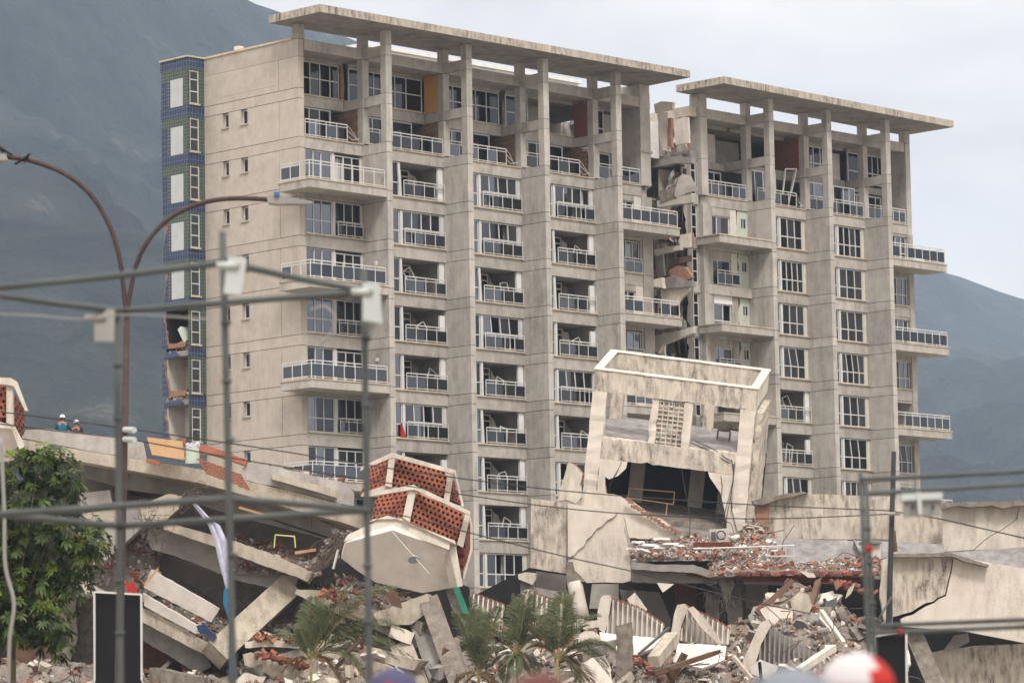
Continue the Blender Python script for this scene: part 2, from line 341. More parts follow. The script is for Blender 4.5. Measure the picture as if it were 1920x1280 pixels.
def bay_open(par, xa, xb, k, post=3.45, style=0):
    """front lights gone: narrow side light, leaning mullion, inner door frame, torn partition and rail"""
    z0, z1 = zk(k + 1) + .785, zk(k) - .02; y = YW + .2; xp = xb - post
    window(par, xa + .02, xp - .12, y, z0, z1, [xa + (xp - xa) * .5], z0 + .8, skew=.05, curtain=.4)
    mb = MB(); ln = rnd.uniform(.02, .14)
    mb.prism([(xp - .115, y - .1, z0), (xp + .07, y - .1, z0), (xp + .07 - ln, y - .1, z1), (xp - .115 - ln, y - .1, z1)], (0, .2, 0)).obj('mullion_post', 'white_frame', par)
    bx('jamb_panel', 'white_paint', par, (xb - .42, y - .05, z0), (xb - .03, y + .1, z1 - rnd.choice([.0, .3])))
    yi = YP + .1                            # inner door
    window(par, xp - 1.2, xb - 1.25, yi, z0 - .05, z1 - .05, [xp - .3, xp + .75, xp + 1.55], z0 + 1.55, fw=.08, glass=['glass_dark', 'glass_grey', 'glass_blue'], m='cream_frame', curtain=.6, name='inner_door')
    # torn inner wall to the right of the door
    x0, x1 = xb - 1.22, xb; zt = z1 + .05; zb = z0 - .3
    prof = [(x0, zb), (x1, zb)] + jag((x1, zb + rnd.uniform(.4, 1.)), (x0 + .25, zt - .2), 6, .16) + jag((x0 + .2, zt - .3), (x0, zt), 2, .05)
    MB().prism([(a, yi + .02, c) for a, c in prof], (0, .16, 0), 0, (), 1).obj('torn_wall', [rnd.choice(['plaster', 'interior', 'plaster_grey']), 'brick_rubble'], par)
    if rnd.random() < .75:                  # a sash hanging loose
        cx = xb - rnd.uniform(1.1, 2.2); a = rnd.uniform(.15, .5); hh = rnd.uniform(1.0, 1.5); ww = .6
        p = V((cx, y + .3, z0 + .15)); up = V((math.sin(a) * rnd.choice([-1, 1]), .15, math.cos(a))).normalized() * hh; rt = V((up.z, 0, -up.x)).normalized() * ww
        sm = MB()
        for q1, q2 in ((p, p + up), (p + up, p + up + rt), (p + up + rt, p + rt), (p + rt, p)): sm.beam(q1, q2, .06, .06, (0, 1, 0))
        sm.obj('loose_sash', 'white_frame', par)
    if rnd.random() < .35:
        bx('pipe', 'orange_pipe', par, (xa + 2.2, y + .2, z0), (xa + 2.28, y + .28, z1))
    railing(par, [(xp + .12, YW - .02, z0), (xb - .05, YW - .02, z0)], miss=set(rnd.sample(range(4), rnd.choice([0, 0, 1]))))
    mb = MB()                               # plaster and bricks on the floor
    for i in range(14): rubble_bit(mb, V((rnd.uniform(xp, xb - .2), y + rnd.uniform(.1, 1.2), z0 - .05 + rnd.uniform(0, .1))), rnd.uniform(.05, .16), rnd.choice([0, 0, 1]))
    tag(mb.obj('debris', ['plaster', 'brick_rubble'], par), None, None, None, 'stuff')
def rubble_bit(mb, c, s, mi=0, flat=.5, r=rnd):
    """one irregular angular piece"""
    ax = V((r.gauss(0, 1), r.gauss(0, 1), r.gauss(0, 1))).normalized(); b = ax.orthogonal().normalized(); d = ax.cross(b)
    n = r.choice([4, 5, 6]); h = s * flat * r.uniform(.4, 1.2); o = r.uniform(0, 6)
    lo = []; hi = []
    for i in range(n):
        a = o + i * 6.283 / n + r.uniform(-.3, .3); q = s * r.uniform(.55, 1.1); dr = b * math.cos(a) * q + d * math.sin(a) * q
        lo.append(c + dr - ax * h / 2); hi.append(c + dr * r.uniform(.75, 1.0) + ax * h / 2)
    mb.add(lo + hi, [tuple(range(n - 1, -1, -1)), tuple(range(n, 2 * n))] + [(i, (i + 1) % n, n + (i + 1) % n, n + i) for i in range(n)], mi)
def balcony(par, x0, x1, k, y0=0.02, yl=2.6, side=None, rail_miss=(), bent=None, rail=True, m='concrete_smooth', clip=None):
    """projecting slab with upstand; side='l' or 'r' is the free end"""
    zt = zk(k) + .66; zb = zk(k) + .2
    mb = MB()
    if side == 'l':
        mb.box((x0, y0, zb), (x1, YW + .02, zt)).box((x0, YW + .021, zb), (-11.43 if x0 < 0 else x0 + .5, yl, zt))
    else: mb.box((x0, y0, zb), (x1, YW + .02, zt))
    o = mb.obj('balcony_slab', m, par)
    mb = MB(); mb.box((x0 - .05 * (side == 'l'), y0 - .05, zt + .002), (x1 + .05 * (side == 'r'), y0 + .28, zt + .07))
    if side == 'l': mb.box((x0 - .05, y0 + .281, zt + .002), (x0 + .28, yl + .04 if x0 < 0 else YW, zt + .07))
    if side == 'r': mb.box((x1 - .28, y0 + .281, zt + .002), (x1 + .05, YW + .0, zt + .07))
    mb.obj('coping', 'sill', o)
    if rail:
        p = [(x0 + .1, y0 + .1, zt + .07), (x1 - .1, y0 + .1, zt + .07)]
        if side == 'l': p = [(x0 + .1, (yl if x0 < 0 else YW) - .1, zt + .07)] + p
        if side == 'r': p = p + [(x1 - .1, YW - .1, zt + .07)]
        railing(par, p, h=1.0, sp=.78, miss=rail_miss, bent=bent)
# ------------------------------------------------------------------ long tower
T1 = thing('apartment_building', 'long grey concrete apartment tower with blue tiled end bay and overhanging flat roof slab', 'building', (3, 5, 0))
F1 = [-6.45, 0.0, 6.42, 12.75]; KB = 10
XC = -11.42; XE1 = 17.9
for X in F1:
    panel_stack(T1, X, X + .42, 0, YW + .33, -1, KB)
    column(T1, X, 0, .46, .46, [zk(-1) + .6, zk(-2), zk(-2) + .6, zk(-3), zk(-3) + .62, ZO + 9.87])
    column(T1, X - .02, YW, .48, .46, [zk(-1) + .71, zk(-2), zk(-3), ZO + 9.87])
    bx('cross_beam', 'concrete', T1, (X + .03, .47, zk(-2) + .02), (X + .40, YP + .02, zk(-2) + .58))
    bx('cross_beam', 'concrete', T1, (X + .03, .47, zk(-3) + .02), (X + .40, YW - .01, zk(-3) + .60))
# end columns of the open top floors
column(T1, XC, YW, .5, .5, [zk(-3) + .62, ZO + 9.87])
bx('end_wall', 'concrete', T1, (17.0, YW, zk(-1) + .71), (17.9, YP + 2.2, ZO + 9.86))
bx('wall_cap', 'concrete_smooth', T1, (16.9, YW - .06, zk(-2) - .02), (18.05, YW - .003, zk(-2) + .1))
# roof slab
mb = MB().prism([V((-12.5, -1.15, ZO + 9.88)), V((17.95, -1.45, ZO + 9.88)), V((18.05, 3.0, ZO + 9.88)), V((-12.6, 3.05, ZO + 9.88))], (0, 0, .44), 0, (), 1); rf = mb.obj('roof_slab', ['concrete_grey', 'concrete_roof'], T1)
bx('roof_deck', 'concrete_smooth', T1, (XC + .05, YW + .32, zk(-3) + .3), (XE1, 10.0, zk(-3) + .58))
mb = MB().box((XC - .06, YW + .5, zk(-3) + .6), (XC + .3, 10.1, zk(-3) + .72)); mb.obj('parapet_coping', 'sill', T1)
pen = MB().box((-3, 5.5, zk(-3) + .6), (15.2, 9.5, zk(-3) + 1.75)).box((-3.2, 5.3, zk(-3) + 1.76), (15.4, 9.7, zk(-3) + 1.98)); pen.obj('roof_house', 'white_paint', T1)
MB().box((XC + .9, 8.1, zk(-3) + .58), (XC + 1.7, 8.9, zk(-3) + .98)).box((XC + 1.1, 8.3, zk(-3) + .98), (XC + 1.5, 8.7, zk(-3) + 1.3)).obj('roof_vent', 'cream_light', T1)
mb = MB(); P_ = [(8.4, 0), (8.1, .3), (7.5, .5), (6.9, .55), (6.3, .45), (6.0, .3)]
mb.prism([(XC + 3, a, zk(-3) + 1.05 + b) for a, b in P_], (1.6, 0, 0)); mb.obj('skylight', 'white_frame', T1)
bx('skylight_kerb', 'concrete_dark', T1, (XC + 2.9, 6.0, zk(-3) + .58), (XC + 4.7, 8.4, zk(-3) + 1.03))
# beams and walls of the top floors
bays1 = [(XC + .5, F1[0])] + [(F1[i] + .46, F1[i + 1]) for i in range(3)] + [(F1[3] + .46, 17.0)]
for i, (a, b) in enumerate(bays1):
    bx('roof_beam', 'concrete', T1, (a, YW + .03, zk(-3) + .02), (b - .03, YW + .33, zk(-3) + .64))
    bx('roof_beam', 'concrete_smooth', T1, (a, YP + .05, zk(-3) - .16), (b, YP + .3, zk(-3) + .28))
    bx('spandrel', 'concrete', T1, (a - .4, YP, zk(-2) + .002), (b - .003, YP + .26, zk(-2) + .62))
    bx('window_sill', 'sill', T1, (a - .39, YP - .08, zk(-2) + .622), (b - .01, YP + .2, zk(-2) + .68))
    bx('balcony_edge', 'concrete_smooth', T1, (a - .43, YW + .02, zk(-1) + .003), (b - .003, YP + .3, zk(-1) + .64))
    bx('coping', 'sill', T1, (a - .0, YW - .05, zk(-1) + .642), (b - .01, YW + .25, zk(-1) + .7))
    zt0, zt1 = zk(-2) + .68, zk(-3) - .17; zp0, zp1 = zk(-1) + .64, zk(-2) - .02
    if i == 0: window(T1, a - .4, b - .3, YP + .1, zt0, zt1, [a + 1.2, a + 1.95, a + 2.7, a + 3.5], zt0 + 1.0, fw=.055, glass='glass_dark', m='cream_frame', curtain=.9)
    elif i == 1: window(T1, a, b - .1, YP + .1, zt0, zt1, [a + 1., a + 2., a + 3., a + 3.7, a + 4.6], zt0 + 1., fw=.06, glass='glass_dark', curtain=.9)
    elif i == 2:
        window(T1, a, b - .1, YP + .1, zt0, zt1, [a + 1., a + 2., a + 3., a + 3.9, a + 4.8], zt0 + 1., fw=.06, glass=['glass_dark', 'glass_grey'], curtain=.9)
    elif i == 3:
        window(T1, a, a + 1.9, YP + .1, zt0, zt1, [a + 1.], zt0 + .9, fw=.06, glass='glass_dark')
        bx('inner_wall', 'plaster', T1, (a + 2.2, YP + 2.5, zt0 - .2), (b, YP + 2.65, zt1 + .4))
    else:
        window(T1, a + .6, a + 2.3, YP + .1, zt0, zt1, [a + 1.4], zt0 + .8, fw=.06, glass='glass_dark')
        bx('inner_wall', 'plaster', T1, (a + 2.35, YP + .8, zt0 - .6), (b, YP + .95, zt1))
    # partitions between the loggias
    if i == 1: bx('partition', 'orange', T1, (b + .02, YW + .46, zk(-2) + .59), (b + .2, YP - .01, zk(-3) + .02))
    if i == 3: bx('partition', 'brick_wall', T1, (b + .02, YW + .46, zk(-2) + .59), (b + .2, YP - .01, zk(-3) - .1))
    if i == 4: pass
    if i < 4:
        pr_ = [(YW + .46, zp0), (YP + 1.2, zp0), (YP + 1.2, zp1 + .0)] + (jag((YP - .1, zp1 + .0), (YW + .46, zp1 - .5), 4, .15) if i == 3 else [(YW + .46, zp1)])
        MB().prism([(b + .03, q[0], q[1]) for q in pr_], (.18, 0, 0)).obj('partition', 'brick_thin', T1)
    # rails and doors of the loggia floor
    xr = b - (1.2 if i in (0, 2, 3) else .06)
    rx = a + .05
    railing(T1, [(rx, YW + .08, zk(-1) + .7), (xr, YW + .08, zk(-1) + .7)], h=.98, sp=.85, miss=(0, 1) if i == 0 else (), bent=(xr + .9, YW + .15, zk(-1) + .7) if i in (0, 2, 3) else None)
    window(T1, a - .4, b - .9, YP + .15, zp0, zp1, [a + .9, a + 1.9, a + 2.7, a + 3.5][: (4 if i < 4 else 2)], None, fw=.08, glass=['glass_dark', 'glass_grey', 'glass_blue'], curtain=.6, name='sliding_door')
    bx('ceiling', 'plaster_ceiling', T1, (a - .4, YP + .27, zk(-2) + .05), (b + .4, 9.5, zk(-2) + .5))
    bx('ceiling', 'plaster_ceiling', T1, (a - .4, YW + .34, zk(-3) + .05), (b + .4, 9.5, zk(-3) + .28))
# brick reveal left where the first partition fell
MB().prism([(F1[0] - .2, YP - .05, zk(-2) + .6 + c) for c in (0,)] + [(F1[0] - .02, YP - .06, zk(-2) + .62), (F1[0] + .05, YP - .05, zk(-2) + 1.6), (F1[0] - .05, YP - .05, zk(-3) - .2), (F1[0] - .25, YP - .05, zk(-3) - .1)], (0, .2, 0)).obj('brick_edge', 'brick_rubble', T1)
# interior shell
for k in range(-1, KB): slab_floor(T1, XC + .45, XE1 - .1, k)
bx('back_wall', 'interior', T1, (XC + .4, 9.6, zk(KB)), (XE1, 9.9, zk(-3) + .3))
for X in F1: bx('party_wall', 'interior', T1, (X + .1, YW + .34, zk(KB)), (X + .3, 9.58, zk(-1) + .5))
for X in F1[1:3]: bx('party_wall', 'interior', T1, (X + .1, YP + 1.3, zk(-1) + .5), (X + .3, 9.58, zk(-3) + .3))
# window bays of floors
OP = {1: {-1, 1, 2, 3, 5}, 2: {1, 3, 4, 5, 6}, 3: {0, 1, 2, 4}}
for i in (1, 2, 3):
    a, b = F1[i - 1] + .42, F1[i]
    for k in range(-1, KB - 1):
        spandrel(T1, a, b, k + 1)
        if k > 7: continue
        if k in OP[i]: bay_open(T1, a, b, k)
        else: bay_closed(T1, a, b, k, rail=not (i == 2 and k == 7), curtain=.95, miss={('u', rnd.randrange(4))} if rnd.random() < .6 else ())
# left end bay
a, b = XC + .42, F1[0]
for k in range(-1, KB - 1):
    bal = (k % 2 != 0)
    z0, z1 = zk(k + 1) + (.785 if not bal else .66), zk(k) - .02; y = YW + .22
    if bal: bx('spandrel', 'concrete_smooth', T1, (a, YW + .03, zk(k + 1) + .003), (b, YW + .31, zk(k + 1) + .65))
    else: spandrel(T1, a, b, k + 1)
    if k > 6: continue
    bx('corner_pier', 'concrete_smooth', T1, (a, YW + .05, z0), (a + .12, YW + .3, z1 + .02))
    xm = -8.72
    window(T1, a + .13, xm - .08, y, z0, z1, [a + .8, a + 1.4], None if bal else z0 + .8, glass='glass_blue' if k < 3 else ['glass_dark', 'glass_blue'], curtain=.5)
    bx('mullion_post', 'white_frame', T1, (xm - .075, y - .08, z0), (xm + .12, y + .08, z1))
    window(T1, xm + .125, b - .12, y, z0, z1 - .12 * bal, [xm + .85, xm + 1.5], None if bal else z0 + .85, miss={('u', 0)} if k in (-1, 1) else (), glass=['glass_dark', 'glass_grey'], curtain=.9)
    bx('jamb_panel', 'cream_frame', T1, (b - .115, y - .05, z0), (b - .01, y + .1, z1))
    if not bal: railing(T1, [(xm + .2, YW - .02, z0), (b - .15, YW - .02, z0)], h=.85, sp=.75)
    if bal: balcony(T1, -12.4, b - .01, k + 1, side='l', rail_miss=(5, 6, 7, 8, 9, 10, 3, 4) if k == -1 else ((1,) if k == 1 else ()))
for k, zz in ((1, 1.5), (3, 1.6)): MB().obox((F1[0] - .04, 1.0, zk(k + 1) + zz + .6), (.03, 0, 0), (0, .1, 0), (0, 0, .14 if k == 1 else .1)).obj('wall_lamp', 'white_paint', T1)
# end wall with small windows
g = .016
for k in range(-3, KB):
    ya, yb = YW, 10.08
    if k > -3: bx('wall_panel', 'concrete_side', T1, (XC, ya, zk(k) + g), (XC + .42, yb, zk(k) + .6 - g))
    else: bx('wall_panel', 'concrete_side', T1, (XC, ya, zk(k) - .4), (XC + .42, yb, zk(k) + .6))
    zlo, zhi = zk(k + 1) + .6 + g, zk(k) - g - (.4 if k == -3 else 0)
    if k == -3:
        MB().box((XC, ya, zlo), (XC + .42, 3.6 - g, zhi)).box((XC, 3.6 + g, zlo + .35), (XC + .42, 8.6, zhi)).box((XC, 3.6 + g, zlo), (XC + .42, 8.6, zlo + .34)).box((XC, 8.601, zlo), (XC + .42, yb, zhi)).obj('wall_panel', 'concrete_side', T1)
        continue
    mb = MB(); mb.box((XC, ya, zlo), (XC + .42, 3.55, zhi)).box((XC, 3.55 + 2 * g, zlo), (XC + .42, 6.30, zhi))
    for h0, h1, nx in ((6.30, 6.90, 7.95), (7.95, 8.50, yb)):
        mb.box((XC, h0, zlo), (XC + .42, h1, zk(k) - .86)); mb.box((XC, h1, zlo), (XC + .42, nx, zhi))
    mb.obj('wall_panel', 'concrete_side', T1)
    for h0, h1 in ((6.30, 6.90), (7.95, 8.50)):
        z0, z1 = zk(k) - .86, zk(k) - g; f_ = MB(); t = .07; X = XC + .2
        for p, q in (((X, h0, z0), (X + .06, h1, z0 + t)), ((X, h0, z1 - t), (X + .06, h1, z1)), ((X, h0, z0 + t), (X + .06, h0 + t, z1 - t)), ((X, h1 - t, z0 + t), (X + .06, h1, z1 - t))): f_.box(p, q)
        wn = f_.obj('window', 'white_frame', T1); bx('pane', rnd.choice(['glass_dark', 'glass_grey']), wn, (X + .02, h0 + t, z0 + t), (X + .035, h1 - t, z1 - t))
        bx('window_sill', 'concrete_smooth', T1, (XC - .08, h0 - .05, z0 - .08), (XC - .002, h1 + .05, z0))
bx('wall_core', 'concrete_dark', T1, (XC + .06, YW + .06, zk(KB)), (XC + .3, 6.2, zk(-3) + .5))
bx('wall_core', 'painted_interior_shade', T1, (XC + 1.4, 6.2, zk(KB)), (XC + 1.5, 9.5, zk(-3) + .2))  # dark sheet behind the small windows, room shade put into its colour
# blue tiled bay at the far end
BX, BY0, BY1 = -12.65, 10.1, 12.55
for k in range(-3, 6):
    zt, zb = zk(k) + .62, zk(k)                      # blue band of this floor
    o = bx('floor_slab', 'concrete_grey', T1, (BX + .1, BY0 + .1, zb + .1), (XC + 1.5, BY1 - .1, zt - .2))
    wlk = {-3: 0, -2: .0, -1: .05, 0: .12, 1: .18, 2: .2}.get(k, .2)
    if k <= 2:
        bx('tile_band', 'tile_blue', T1, (BX, BY0 + .12, zb), (BX + .14, BY1 - wlk, zt))
    elif k == 3:
        MB().prism([(BX, y_, z_) for y_, z_ in ((BY0 + .9, zb + .1), (BY1 - .2, zb), (BY1 - .25, zb + .4), (BY0 + 1.7, zb + .3), (BY0 + 1.5, zb + .5), (BY0 + 1.2, zb + .3))], (.14, 0, 0)).obj('tile_band', 'tile_blue', T1)
    elif k == 4:
        MB().prism([(BX, y_, z_) for y_, z_ in ((BY0 + .6, zb + .15), (BY1 - .15, zb + .0), (BY1 - .15, zb + .35), (BY0 + .9, zb + .4))], (.14, 0, 0)).obj('tile_band', 'tile_blue', T1)
    bx('tile_band', 'tile_blue' if k <= 4 else 'concrete_grey', T1, (BX + .001, BY0, zb), (XC - .002, BY0 + .118, zt))
    if k == -3: bx('parapet_coping', 'sill', T1, (BX - .08, BY0 - .06, zt + .002), (XC + .4, BY1 + .05, zt + .1))
    # front face with tall window
    zl, zh = zk(k + 1) + .62, zb; wx0, wx1 = BX + .14, BX + .82
    if k < 5:
        bx('tile_panel', 'tile_green', T1, (BX + .001, BY0, zl), (wx0, BY0 + .118, zh)); bx('tile_panel', 'tile_green', T1, (wx1, BY0, zl), (XC - .002, BY0 + .118, zh))
        bx('tile_panel', 'tile_green', T1, (wx0, BY0, zh - .14), (wx1, BY0 + .118, zh)); bx('tile_panel', 'tile_green', T1, (wx0, BY0, zl), (wx1, BY0 + .118, zl + .1))
        f_ = MB(); t = .06; z0, z1 = zl + .1, zh - .14; y = BY0 + .02; cuts = [z0, z0 + .72, z0 + 1.42, z1]
        for z_ in cuts[:1] + [c - t / 2 for c in cuts[1:3]] + [z1 - t]: f_.box((wx0, y, z_), (wx1, y + .08, z_ + t))
        for x_ in (wx0, wx1 - t): f_.box((x_, y - .003, z0), (x_ + t, y + .083, z1))
        wn = f_.obj('window', 'white_frame', T1)
        for c0, c1 in zip(cuts, cuts[1:]): bx('pane', 'glass_grey', wn, (wx0 + t, y + .03, c0 + t / 2), (wx1 - t, y + .045, c1 - t / 2))
        bx('window_sill', 'sill', T1, (wx0 - .05, BY0 - .1, zl + .02), (wx1 + .05, BY0 - .003, zl + .1))
        bx('curtain', 'curtain_grey', T1, (wx0 + .05, BY0 + .3, zl + .1), (wx1, BY0 + .32, zh - .14))
    if k <= 1:
        e = wlk + .05
        bx('tile_panel', 'tile_green', T1, (BX + .002, BY0 + .12, zl), (BX + .13, BY0 + .45, zh))
        bx('tile_panel', 'tile_green', T1, (BX + .002, BY0 + .451, zh - .55), (BX + .13, BY1 - e, zh))
        bx('white_panel', 'panel_white', T1, (BX - .012, BY0 + .45, zl), (BX + .12, BY0 + 1.55, zh - .55))
        bx('tile_panel', 'tile_black', T1, (BX + .002, BY0 + 1.551, zl), (BX + .13, BY0 + 1.86, zh - .55))
        pr_ = [(BY0 + 1.861, zl), (BY1 - e, zl)] + (jag((BY1 - e, zl + .3), (BY1 - e - .4, zh - .55), 5, .1) if k >= 0 else []) + [(BY1 - e - (.35 if k >= 0 else 0), zh - .551), (BY0 + 1.861, zh - .551)]
        MB().prism([(BX + .002, p[0], p[1]) for p in pr_], (.13, 0, 0), 0, (), 1).obj('tile_panel', ['tile_blue', 'brick_rubble'], T1)
        if k >= 0: MB().prism([(BX + .05, p[0], p[1]) for p in jag((BY1 - e + .02, zl), (BY1 - e - .15, zh), 7, .12) + [(BY1 - 1.1, zh), (BY1 - 1., zl)]], (.16, 0, 0)).obj('brick_edge', 'brick_rubble', T1)
        bx('curtain_wall', 'painted_interior_shade', T1, (BX + .2, BY0 + .2, zl), (BX + .25, BY1 - .7, zh))
    elif k < 5:
        pr_ = [(BY1 - .55, zl)] + [(BY1, zl), (BY1 - .02, zh - .2)] + jag((BY1 - .12, zh - .15), (BY1 - .55, zl + .1), 7, .09)
        MB().prism([(BX + .002, p[0], p[1]) for p in pr_], (.15, 0, 0), 0, (), 1).obj('tile_panel', ['tile_blue', 'brick_rubble'], T1)
        pr_ = [(BY0 + .5, zl), (BY1 - .5, zl)] + jag((BY1 - .5, zl + .3), (BY0 + .15, zl + .25), 8, .12)
        MB().prism([(BX + .05, p[0], p[1]) for p in pr_], (.2, 0, 0)).obj('brick_edge', 'brick_rubble', T1)
        bx('inner_wall', {2: 'painted_interior_shade', 3: 'orange', 4: 'plaster'}[k] if k != 3 else 'beige', T1, (XC + .2, BY0 + .15, zl - .3), (XC + .35, BY1 - .15, zh + .1))
        bx('inner_wall', 'painted_interior_shade' if k == 2 else 'plaster', T1, (BX + .2, BY1 - .3, zl - .3), (XC + .2, BY1 - .15, zh + .1))
        mb = MB()
        for q in range(26): rubble_bit(mb, V((BX + rnd.uniform(.1, .5), BY0 + rnd.uniform(.3, 2.1), zl + rnd.uniform(-.2, .25))), rnd.uniform(.06, .17), rnd.choice([0, 0, 1, 2]))
        tag(mb.obj('debris', ['brick_rubble', 'plaster', 'concrete_broken'], T1), None, None, None, 'stuff')
MB().obox((BX + .5, BY0 + .9, zk(3) + 1.35), (.3, 0, .0), (0, .28, .42), (0, .12, -.08)).obj('mattress', 'mint', T1)
# right end bay of the long tower
a, b = F1[3] + .42, XE1
for k in range(-1, KB - 1):
    bal = (k % 2 != 0); z0, z1 = zk(k + 1) + .7, zk(k) - .02
    spandrel(T1, a, b, k + 1, sill=not bal)
    if k > 4: continue
    xw = 16.35 if bal else 16.8
    window(T1, 14.3, xw, YW + .2, z0, z1 - (.35 if bal else .05), [15.0, 15.7] if bal else [15.0, 15.6, 16.2], None if bal else z0 + .85, glass=['glass_blue', 'glass_dark'], curtain=.4, miss={('u', 2)} if k == 1 else ())
    bx('infill_wall', 'concrete_smooth', T1, (a, YW + .08, z0), (14.29, YW + .3, z1)); bx('infill_wall', 'plaster' if bal else 'concrete_smooth', T1, (xw + .002, YW + .06, z0), (b - .9, YW + .3, z1 + .02))
    if bal: bx('lintel', 'concrete_smooth', T1, (14.3, YW + .06, z1 - .349), (xw, YW + .3, z1 + .01))
    bx('end_pier', 'concrete_smooth', T1, (b - .9, YW - .02, z0 - .7), (b, YW + 1.2, zk(k) - .003))
    if bal: balcony(T1, a, 18.3, k + 1, side='r', rail_miss=(2, 3) if k == 1 else ())
    else: railing(T1, [(14.6, YW - .02, z0), (16.9, YW - .02, z0)], h=.95)
    # narrow stair window strip beyond the pier
    if k <= 2:
        f_ = MB(); x0, x1, y, t = 18.02, 18.42, 2.9, .05; cz = [z0, z0 + .7, z0 + 1.35, z1 - .1]
        for c in cz: f_.box((x0, y, c), (x1, y + .06, c + t))
        for x_ in (x0, x1 - t): f_.box((x_, y - .002, z0), (x_ + t, y + .062, z1 - .05))
        wn = f_.obj('window', 'white_frame', T1)
        for c0, c1 in zip(cz, cz[1:]): bx('pane', 'glass_dark', wn, (x0 + t, y + .02, c0 + t), (x1 - t, y + .035, c1))
    bx('spandrel', 'cream_light', T1, (17.95, 2.85, zk(k + 1) - .05), (18.9 - .1 * (k % 3), 3.2, zk(k + 1) + .68))
MB().prism([(17.92, 2.7, zk(-3) - .6), (18.7, 2.7, zk(-3) - .2), (18.75, 2.7, zk(-2) + .8), (17.92, 2.7, zk(-2) + 1.)], (0, .25, 0)).obj('infill_wall', 'cream_light', T1)
bx('infill_wall', 'cream_light', T1, (17.92, 2.7, zk(-3) + .2), (18.8, 3.4, zk(-3) + 1.2))
# ------------------------------------------------------------------ second tower
T2 = thing('apartment_building', 'grey concrete apartment tower on the right with its left flank torn open', 'building', (33, 5, 0))
F2 = [27.0, 32.75, 38.8]; XS, XE2 = 22.3, 43.8
for X in F2:
    panel_stack(T2, X, X + .42, 0, YW + .33, -1, KB)
    column(T2, X, 0, .46, .46, [zk(-1) + .6, zk(-2), zk(-2) + .6, zk(-3), zk(-3) + .62, ZO + 9.87])
    column(T2, X - .02, YW, .48, .46, [zk(-1) + .71, zk(-2), zk(-3), ZO + 9.87])
    bx('cross_beam', 'concrete', T2, (X + .03, .47, zk(-2) + .02), (X + .40, YP + .02, zk(-2) + .58))
    bx('cross_beam', 'concrete', T2, (X + .03, .47, zk(-3) + .02), (X + .40, YW - .01, zk(-3) + .60))
column(T2, XS, YW - .3, .62, .9, [zk(-1) + .6, zk(-2) + .1, zk(-3), ZO + 9.87])
column(T2, 43.25, YW, .55, .5, [zk(-3) + .62, ZO + 9.87])
MB().prism([V((21.0, -1.55, ZO + 9.88)), V((44.85, -1.0, ZO + 9.88)), V((44.8, 3.2, ZO + 9.88)), V((20.9, 2.4, ZO + 9.88))], (0, 0, .44), 0, (), 1).obj('roof_slab', ['concrete_grey', 'concrete_roof'], T2)
bays2 = [(XS + .62, F2[0]), (F2[0] + .46, F2[1]), (F2[1] + .46, F2[2]), (F2[2] + .46, 43.25)]
bx('end_wall', 'concrete', T2, (43.3, YW + .01, zk(-1) + .6), (XE2, 9.5, zk(-3) + .6))
